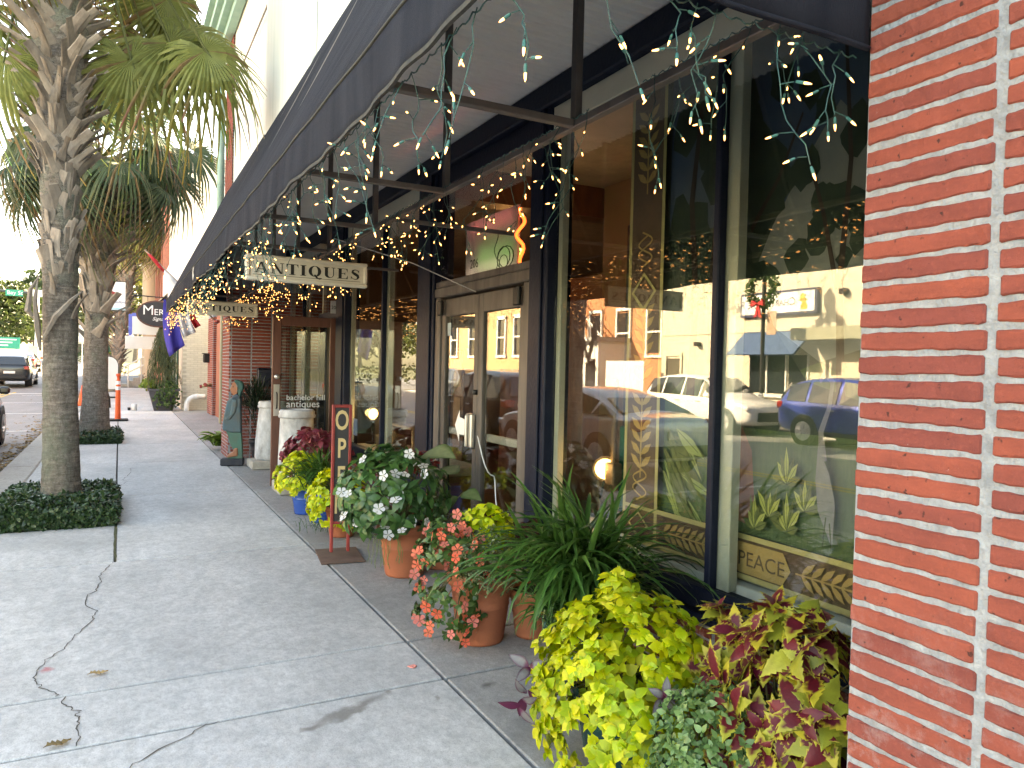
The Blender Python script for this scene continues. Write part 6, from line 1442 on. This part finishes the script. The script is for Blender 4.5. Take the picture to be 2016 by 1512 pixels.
Ms, idx, tp = dome((-13, 53, 1.0), (3.5, .8, .9), 260, 5, .25, (0, 60), -.9, (.6, 1), .1, 3); merged('foliage', qleaf((.12, .14, .04)), Ms, idx, LEAF, hd, 'stuff')
# ------------------------------------------------------------------ inside the shop
WARM = mat('interior_wall', (.25, .145, .08), (.20, .115, .06), scale=2, rough=.9)
MAHO = mat('mahogany', (.10, .035, .02), (.16, .06, .03), scale=6, rough=.4, stretch=(3, 3, .6))
ins = thing('shop_interior', 'dim warm shop room behind the display glass', 'room', (5, 6.8, .1))
B('floor', mat('dark_floor', (.07, .045, .03), (.05, .035, .025), scale=4, rough=.5), ins, 2.63, 8, .05, 13.0, -.05, .1); B('back_wall', WARM, ins, 7.9, 8.0, .05, 13.0, .1, 3.42); B('side_wall', WARM, ins, 2.7, 7.9, .02, .05, .1, 3.42); B('side_wall', WARM, ins, 2.7, 7.9, 12.95, 13.0, .1, 3.42); B('ceiling', mat('interior_ceiling', (.40, .29, .20), rough=.9), ins, 2.62, 8, .05, 13.0, 3.402, 3.44)
B('partition', WARM, ins, 4.3, 4.4, 3.9, 6.2, .1, 3.4); B('partition', MAHO, ins, 4.6, 4.7, 6.6, 9.0, .1, 2.6)
B('window_ledge', mat('ledge_cream', (.55, .52, .44), rough=.6), ins, 2.68, 3.15, 1.3, 4.1, .50, .585, ch=.01); B('ledge_board', mat('ledge_white', (.72, .70, .64), rough=.6), ins, 2.57, 2.655, 1.2, 3.9, .50, .56, ch=.006); B('window_ledge', MATS['ledge_cream'], ins, 2.60, 3.15, 6.5, 8.95, .50, .585, ch=.01)
B('beam', MAHO, ins, 2.63, 7.9, 6.25, 6.5, 3.1, 3.4)
# painted canvas backdrop standing close behind the near pane
XM = 2.66
mu = thing('painted_backdrop', 'large painted canvas with trees, vegetables and a bordered PEACE panel behind the window', 'painting', (XM, 2.3, .62))
B('canvas', mat('mural_ground', (.035, .055, .045), (.075, .085, .05), scale=2.2, detail=7, rough=.7), mu, XM, XM + .012, 1.20, 3.52, .58, 3.24)
PX = [XM - .0006]
def paintp(nm, polys, m, pic=True):
    PX[0] -= .0002; mb = MB()
    if pic: polys = [[(2.0 + (a - 1.2) * .632, .79 + (b - .92) * 1.05) for a, b in p] for p in polys]
    for p in polys:
        PX[0] -= .00006; mb.prism(p, lambda u, v, t: (t, u, v), PX[0], PX[0] + .0002)
    return mb.build(nm, m, mu)
BRN = mat('mural_brown', (.15, .085, .05), (.115, .065, .04), scale=9, rough=.7); OCH = mat('mural_ochre', (.40, .24, .08), (.46, .30, .12), scale=12, rough=.7); YLW = mat('mural_yellow', (.48, .40, .18), (.42, .34, .14), scale=8, rough=.7)
MG1 = mat('mural_leaf_dark', (.018, .035, .022), (.03, .05, .03), scale=8, rough=.7); MSKY = mat('mural_sky', (.02, .05, .12), (.10, .12, .13), scale=1.6, rough=.7); MTR = mat('mural_trunk', (.05, .032, .022), rough=.7); MGR = mat('mural_grass', (.06, .10, .045), (.10, .14, .06), scale=14, rough=.7, stretch=(1, 6, .8)); MCL = mat('mural_cloud', (.22, .23, .21), (.14, .16, .16), scale=3, rough=.7); MVG = mat('mural_vegetable', (.22, .27, .08), (.36, .38, .15), scale=10, rough=.7)
paintp('sky_area', [rect(1.2, 3.1, 2.35, 3.24)], MSKY)
paintp('cloud_area', [[(1.18, 1.75), (1.18, 2.6), (1.4, 2.75), (1.6, 2.6), (1.95, 2.3), (2.2, 2.0), (1.9, 1.85), (1.5, 1.7)]], MCL)
paintp('meadow', [[(1.18, .92), (3.10, .92), (3.10, 1.5), (2.6, 1.75), (2.0, 1.6), (1.5, 1.7), (1.18, 1.6)]], MGR)
def blob(cx, cz, r, n=11, j=.28): return [(cx + r * math.cos(6.283 * k / n) * U(1 - j, 1 + j), cz + r * .8 * math.sin(6.283 * k / n) * U(1 - j, 1 + j)) for k in range(n)]
paintp('trees', [blob(U(1.85, 3.0), U(2.0, 3.1), U(.10, .22)) for _ in range(26)] + [blob(U(1.2, 1.75), U(2.1, 3.0), U(.05, .12)) for _ in range(14)], MG1)
paintp('hill', [[(2.55, 1.55), (2.35, 1.9), (2.1, 2.1), (1.9, 1.85), (1.6, 1.62), (1.18, 1.55), (1.18, 1.4), (2.6, 1.4)]], MG1)
paintp('trunks', stroke([(2.78, 1.5, .10), (2.74, 2.0, .07), (2.82, 2.5, .06), (2.7, 3.1, .04)]) + stroke([(2.52, 1.5, .07), (2.58, 2.0, .05), (2.5, 2.6, .04)]) + stroke([(1.32, 1.55, .07), (1.36, 2.0, .05), (1.30, 2.5, .035), (1.38, 3.1, .02)]) + stroke([(1.34, 1.9, .04), (1.5, 2.3, .03), (1.66, 2.6, .02)]) + stroke([(2.15, 2.3, .03), (1.9, 2.5, .025), (1.7, 2.75, .015)]), MTR)
paintp('basket', [[(2.02, .95), (2.42, 1.0), (2.36, 1.3), (2.2, 1.42), (2.08, 1.3)]], mat('mural_basket', (.22, .08, .05), (.3, .13, .08), scale=20, rough=.7))
def leafp(x, z, a, L, w): c, s = math.cos(a), math.sin(a); return [(x + c * L * t - s * w * q, z + s * L * t + c * w * q) for t, q in ((0, 0), (.3, .8), (.6, 1), (1, 0), (.6, -1), (.3, -.8))]
MV2 = mat('mural_olive', (.11, .13, .045), (.16, .17, .06), scale=10, rough=.7); MLM = mat('mural_lime', (.30, .33, .08), (.40, .40, .13), scale=14, rough=.7); MVN = mat('mural_vein', (.06, .08, .03), rough=.7)
for q in range(34):
    x, z, a_, L_ = 2.98 + U(-.12, .12), 1.02 + U(0, .36), math.pi + U(.15, .85), U(.28, .5)
    w_ = U(.018, .04); paintp('bean_pod', [leafp(x, z, a_, L_, w_)], (MV2, MVG, MV2)[q % 3]); paintp('pod_line', stroke([(x, z, .004), (x + math.cos(a_) * L_ * .8, z + math.sin(a_) * L_ * .8, .003)]), MVN)
for (cx_, cz_) in ((1.70, .98), (1.55, 1.08), (1.86, 1.02), (1.70, 1.18), (1.98, .96)):
    for k in range(7):
        a_ = R(18 + k * 24 + U(-6, 6)); L_ = U(.10, .17)
        paintp('lily_leaf', [leafp(cx_, cz_, a_, L_, .020)], MLM if k % 2 else MV2); paintp('leaf_vein', stroke([(cx_, cz_, .004), (cx_ + math.cos(a_) * L_ * .8, cz_ + math.sin(a_) * L_ * .8, .002)]), MVN)
HER = mat('mural_grey', (.22, .215, .20), (.15, .15, .14), scale=20, rough=.7)
paintp('heron_neck', stroke([(1.44, 1.62, .02), (1.40, 1.66, .04), (1.34, 1.62, .035), (1.36, 1.52, .03), (1.42, 1.42, .04), (1.40, 1.30, .07)]), HER); paintp('heron_body', [leafp(1.44, 1.36, -1.9, .42, .07)], HER); paintp('heron_leg', stroke([(1.36, 1.08, .010), (1.38, .96, .010)]) + stroke([(1.33, 1.06, .010), (1.31, .96, .010)]), MVN)
paintp('side_border', [rect(3.21, 3.50, .58, 3.24)], BRN, False); paintp('bottom_border', [rect(1.20, 3.21, .60, .775)], BRN, False)
paintp('border_rule', [rect(3.195, 3.22, .58, 3.24), rect(3.48, 3.505, .58, 3.24), rect(1.20, 3.195, .77, .795), rect(1.20, 3.50, .58, .605), rect(3.22, 3.48, .77, .79)], YLW, False)
orn = []; xc = 3.35
for z0 in (.95, 1.45, 2.55):
    orn += stroke([(xc, z0, .010), (xc, z0 + .45, .014)])
    for k in range(6):
        for sg_ in (0, 1): orn.append(leafp(xc, z0 + .06 + k * .07, R(38) if sg_ == 0 else R(142), .115, .020))
for z0 in (.93, 2.25): orn += stroke([(xc + .06 * math.sin(a * .45), z0 - .02 + a * .011, .010) for a in range(-8, 9)]) + stroke([(xc - .06 * math.sin(a * .45), z0 + a * .011, .010) for a in range(-8, 9)])
for x0, nn in ((3.16, 9), (2.24, 10)):
    orn += stroke([(x0, .687, .008), (x0 - .05 * nn, .687, .010)])
    for k in range(nn):
        for s2 in (1, -1): orn.append(leafp(x0 - .03 - k * .05, .687, math.pi - s2 * R(42), .095, .014))
paintp('gold_leaves', orn, OCH, False)
paintp('corner_diamond', stroke([(xc, .62, .018), (xc + .085, .687, .018), (xc, .755, .018), (xc - .085, .687, .018), (xc, .62, .018)]) + stroke([(xc, 1.90, .022), (xc + .10, 2.0, .022), (xc, 2.10, .022), (xc - .10, 2.0, .022), (xc, 1.90, .022)]), YLW, False)
paintp('name_plaque', [[(2.62, .687), (2.575, .76), (2.31, .76), (2.265, .687), (2.31, .615), (2.575, .615)]], OCH, False)
text('lettering', 'PEACE', .098, BRN, mu, face_nx(PX[0] - .0004, 2.578, .652), .0002, spacing=1.0)
# lamps and stock
LAMPE = emitter('lamp_glow', (1.0, .62, .22), 1.6, True)
def spot(label, x, y, z, ax, stand, w):
    t = thing('display_lamp', label, 'lamp', (x, y, .59), group='lit display lamps in the windows'); a = Vector(ax).normalized()
    M = basis((x, y, z), a.orthogonal(), a, 1.0)
    sh = MB().lathe([(.02, -.10), (.05, -.09), (.075, -.04), (.085, .03), (.080, .03), (.07, -.03), (.02, -.07)], (0, 0, 0), 18); sh.v = [tuple(M @ Vector(q)) for q in sh.v]; sh.build('shade', mat('lamp_shade', (.05, .04, .035), rough=.35, metal=.6), t, True)
    bl = MB().lathe([(0, -.03), (.05, -.02), (.068, .01), (0, .02)], (0, 0, 0), 16); bl.v = [tuple(M @ Vector(q)) for q in bl.v]; bl.build('bulb', LAMPE, t, True)
    MB().tube([(x, y, .59), (x - .0, y + .05, z - .2), (x, y, z - .06)], .008, 6).lathe([(0, .59), (.09, .59), (.09, .61), (0, .62)], (x, y, 0), 16).build('stand', mat('lamp_shade', (.05, .04, .035)), t)
    ld = bpy.data.lights.new('bulb_light', 'POINT'); ld.energy = w; ld.color = (1, .68, .34); ld.shadow_soft_size = .05
    lo = bpy.data.objects.new('bulb_light', ld); COL.objects.link(lo); lo.parent = t; lo.location = Vector((x, y, z)) + a * .12 - ORG[t.name]
spot('lit round spot lamp on the ledge between backdrop and door', 2.85, 4.02, .90, (-.55, -.75, .25), .3, .5)
spot('lit round spot lamp in the window left of the double door', 2.78, 9.10 - .25, .95, (-.75, -.6, .2), .3, .5)
for (x, y, z, w) in ((4.9, 9.8, 2.7, 2), (3.7, 4.6, 2.95, .45), (3.9, 7.4, 2.8, .9)):  # pendants are added to light the dim room; no known fixtures there
    t = thing('added_pendant', 'added pendant lamp ' + ('deep inside the far doorway' if y > 9 else 'above the painted backdrop' if y < 5 else 'behind the window left of the door'), 'lamp', (x, y, z))
    MB().lathe([(0, .12), (.05, .1), (.11, 0), (.105, 0), (.045, .09)], (x, y, z), 14).build('shade', mat('lamp_shade', (.05, .04, .035)), t, True); MB().lathe([(0, -.03), (.035, 0), (0, .06)], (x, y, z), 10).build('bulb', LAMPE, t, True); MB().tube([(x, y, z + .1), (x, y, 3.4)], .005, 5).build('cord', TRIMB, t)
    ld = bpy.data.lights.new('bulb_light', 'POINT'); ld.energy = w; ld.color = (1, .50, .22); ld.shadow_soft_size = .08; lo = bpy.data.objects.new('bulb_light', ld); COL.objects.link(lo); lo.parent = t; lo.location = (0, 0, -.06)
def stock(name, label, cat, m, *boxes, parts=()):
    t = thing(name, label, cat, ((boxes[0][0] + boxes[0][1]) / 2, (boxes[0][2] + boxes[0][3]) / 2, boxes[0][4]))
    for i, b in enumerate(boxes): B(parts[i] if i < len(parts) else 'panel', m if not isinstance(m, list) else m[i % len(m)], t, *b, ch=.008)
    return t
PICB = mat('frame_black', (.015, .012, .01), rough=.4)
stock('picture_frame', 'small dark framed picture on the warm wall above the mirror', 'picture', [PICB, mat('print_tan', (.35, .2, .09), rough=.7)], (4.24, 4.29, 4.45, 4.75, 2.55, 2.98), (4.225, 4.239, 4.50, 4.70, 2.62, 2.91), parts=('frame', 'print'))
stock('tall_mirror', 'tall dark framed mirror just left of the painted backdrop', 'mirror', [PICB, mat('mirror_dark', (.02, .018, .016), rough=.4, spec=.3)], (3.05, 3.10, 3.30, 4.12, .95, 2.55), (3.035, 3.049, 3.37, 4.05, 1.05, 2.45), parts=('frame', 'glass'))
stock('hanging_coat', 'grey cloth coat hanging beside the mirror', 'coat', mat('grey_wool', (.24, .23, .21), (.17, .16, .15), scale=5, rough=.95), (2.92, 2.98, 3.55, 3.78, 1.02, 1.72), (2.93, 2.97, 3.45, 3.56, 1.15, 1.65), parts=('body', 'sleeve'))
stock('green_curtain', 'emerald green cloth panel low behind the spot lamp', 'curtain', mat('green_cloth', (.0, .11, .07), (.0, .08, .05), scale=5, rough=.9), (3.0, 3.03, 3.62, 4.08, .60, 1.18))
stock('wooden_mallet', 'long handled wooden mallet hanging in the window', 'mallet', mat('old_wood', (.20, .12, .06), (.14, .08, .04), scale=9, rough=.7), (2.80, 2.83, 3.86, 3.90, .95, 1.5), (2.78, 2.85, 3.83, 3.93, .82, .96), parts=('handle', 'head'))
stock('wood_cabinet', 'slim carved wooden cabinet in the left window', 'cabinet', [MAHO, mat('pine', (.38, .22, .10), (.3, .17, .08), scale=8, rough=.5)], (3.1, 3.3, 6.9, 7.15, .59, 1.75), (3.09, 3.10, 6.93, 7.12, 1.35, 1.72), (3.09, 3.10, 6.93, 7.12, .70, 1.25), parts=('carcass', 'door', 'door'))
stock('pine_table', 'small pine table on the ledge of the left window', 'table', mat('pine', (.38, .22, .10)), (2.7, 3.1, 7.3, 8.0, .88, .91), (2.72, 2.75, 7.32, 7.35, .59, .879), (2.72, 2.75, 7.95, 7.98, .59, .879), (3.05, 3.08, 7.32, 7.35, .59, .879), (3.05, 3.08, 7.95, 7.98, .59, .879), parts=('tabletop', 'leg', 'leg', 'leg', 'leg'))
stock('wicker_basket', 'low wicker basket on the ledge of the left window', 'basket', mat('wicker', (.30, .18, .08), (.2, .11, .05), scale=40, rough=.8), (2.68, 2.95, 8.1, 8.45, .59, .74), (2.80, 2.83, 8.1, 8.45, .74, .80), parts=('body', 'handle'))
tag(MB().box(2.53, 2.54, 8.72, 8.86, .70, .90).build('blue_card', mat('card_blue', (.05, .18, .55), (.5, .55, .6), scale=30, rough=.5)), 'blue card propped in the left window behind the OPEN board', 'card')
t = thing('spanish_flag', 'red and yellow flag hanging inside the left window', 'flag', (2.8, 6.95, 1.9))
for nm, y0_, y1_, z0_, m in (('red_band', 6.86, 7.02, 1.72, mat('flag_crimson', (.35, .015, .02), rough=.8)), ('yellow_band', 7.02, 7.12, 1.85, mat('flag_gold', (.55, .33, .03), rough=.8)), ('red_band', 7.12, 7.22, 1.95, MATS['flag_crimson'])):
    v = [(2.8 + .03 * math.sin(i * 1.3), y0_ + (y1_ - y0_) * i / 6, z) for i in range(7) for z in (z0_, 2.9)]; MB().add(v, [(2 * i, 2 * i + 1, 2 * i + 3, 2 * i + 2) for i in range(6)]).build(nm, m, t)
# neon sign in the transom
t = thing('neon_sign', 'neon window sign with a white back panel numbered 206 above the double door', 'sign', (2.62, 4.9, 2.29))
B('back_panel', mat('panel_white', (.62, .60, .60), (.55, .53, .54), scale=6, rough=.5, trans=.5), t, 2.66, 2.68, 4.97, 5.92, 2.295, 2.80)
text('number', '206', .11, BLACKP, t, face_nx(2.657, 5.82, 2.40), .001)
def loop(nm, pts, r, m): MB().tube(pts, r, 5).build(nm, m, t, True)
loop('cable', [(2.645, 5.15 + .12 * math.cos(a * .5) + .03 * math.sin(a * .23), 2.42 + .085 * math.sin(a * .5)) for a in range(26)], .004, TRIMB)
loop('cable', [(2.645, 5.30 - .03 * math.sin(a * .4), 2.33 + .014 * a) for a in range(22)], .003, TRIMB); loop('cable', [(2.645, 5.17 + .07 * math.cos(a * .45), 2.38 + .06 * math.sin(a * .45)) for a in range(20)], .003, TRIMB)
loop('red_tube', [(2.64 + .02 * math.sin(a * .5), 4.885 + .035 * math.sin(a * .8), 2.34 + a * .022) for a in range(20)], .013, emitter('neon_red', (1.0, .10, .03), 1.0, True))
loop('green_tube', [(2.74, 5.35 + .30 * math.cos(a * .35), 2.46 + .06 * math.sin(a * .35)) for a in range(19)], .008, emitter('neon_green', (.10, 1.0, .15), 1.8, True)); loop('pink_tube', [(2.74, 5.05 + a * .03, 2.74) for a in range(28)], .007, emitter('neon_pink', (1.0, .25, .28), 6, True)); loop('added_white_tube', [(2.74, 5.02 + a * .03, 2.36) for a in range(30)], .006, emitter('added_white_glow', (1.0, .86, .84), 8, True))  # the last, white tube is added to brighten the back panel

t = thing('cord_light', 'pale cord with a small bulb hanging inside the left window', 'light', (2.62, 6.72, 3.3)); MB().tube([(2.62, 6.72, 3.3), (2.62, 6.72, .62)], .004, 5).build('cord', MATS['white_cord'], t); MB().lathe([(0, -.04), (.022, -.02), (.022, .02), (0, .04)], (2.62, 6.72, 2.05), 10).build('bulb', emitter('warm_bulb', (1, .75, .4), .4), t, True)
# ------------------------------------------------------------------ icicle light strings
BULB = emitter('bulb_glow', (1.0, .46, .17), 1.1)
HUSK = mat('bulb_husk', (.03, .16, .14), rough=.5, bump=0)
WIRE = mat('teal_wire', (.035, .13, .115), (.008, .03, .028), scale=20, rough=.5, bump=0)
b_ = MB(); b_.m = 0; b_.lathe([(.0034, .0), (.0036, .009), (.0032, .018), (.0016, .024), (.0, .028)], (0, 0, 0), 6); b_.m = 1; b_.lathe([(.0, -.020), (.0036, -.020), (.0050, -.014), (.0050, .003), (.0036, .004)], (0, 0, 0), 6)
bulb_me = mesh_from(b_.v, b_.f, 'bulb', None, b_.mi); bulb_me.materials.append(BULB); bulb_me.materials.append(HUSK)
def string(label, path, step, drop, nb, group='icicle light strings under the awning', jitter=.02):
    p0 = path(0); t = thing('light_string', label, 'string lights', tuple(p0), group=group); w = MB(); L = 0; n = 60
    pts = [Vector(path(i / n)) + Vector((0, 0, -.012 * abs(math.sin(i * .9)))) for i in range(n + 1)]
    w.tube(pts, .0022, 4, False); tot = sum((a - b).length for a, b in zip(pts[:-1], pts[1:])); k = int(tot / step); bl = []
    for i in range(k):
        q = Vector(path((i + U(.1, .9)) / k)); ln = U(*drop); m = random.randint(*nb); P = [q]; d = Vector((U(-.5, .5), U(-.5, .5), -1))
        for s in range(m):
            d = Vector((U(-.65, .65), U(-.65, .65), -1)).normalized(); nx = P[-1] + d * (ln / m) * U(.75, 1.25)
            side = Vector((U(-1, 1), U(-1, 1), U(-.9, .35))).normalized(); e = P[-1].lerp(nx, U(.5, 1.0)); tip = e + side * U(.02, .035)
            w.tube([P[-1], P[-1].lerp(nx, .5) + rv(.004), nx], .0015, 4, False); w.tube([e, tip], .0013, 4, False); bl.append((tip, side)); P.append(nx)
        bl.append((P[-1], d))
    w.build('wire', WIRE, t)
    for p, d in bl:
        d = (d + Vector((0, 0, -.3))).normalized(); inst('bulb', bulb_me, basis(p + d * .018, d.orthogonal() + rv(.2), d, U(.56, .76)), t)
xf = XA + .02
cuts = [1.22, 2.3, 3.6, 5.2, 7.6, 10.2, 12.8]
for i, nm in enumerate(('nearest', 'second', 'third', 'fourth', 'fifth', 'farthest')):
    a, b = cuts[i], cuts[i + 1]
    string(nm + ' icicle light string along the awning front edge', lambda u, a=a, b=b: (xf, a + (b - a) * u, 2.318), .13 if i < 2 else .12 if i < 4 else .11, (.16, .36), (3, 4) if i < 2 else (3, 5))
for i, nm in enumerate(('nearest', 'second', 'third', 'fourth', 'fifth', 'farthest')):
    a, b = cuts[i] + .02, cuts[i + 1] - .3
    string(nm + ' icicle light string along the inner frame bar', lambda u, a=a, b=b: (XP - .02, a + (b - a) * u, 2.522), .11 if i < 1 else .085, (.18, .50), (3, 5))
string('icicle light string along the awning end beside the brick pillar', lambda u: (.75 + .80 * u, 1.20, 2.32), .11, (.16, .36), (2, 4))
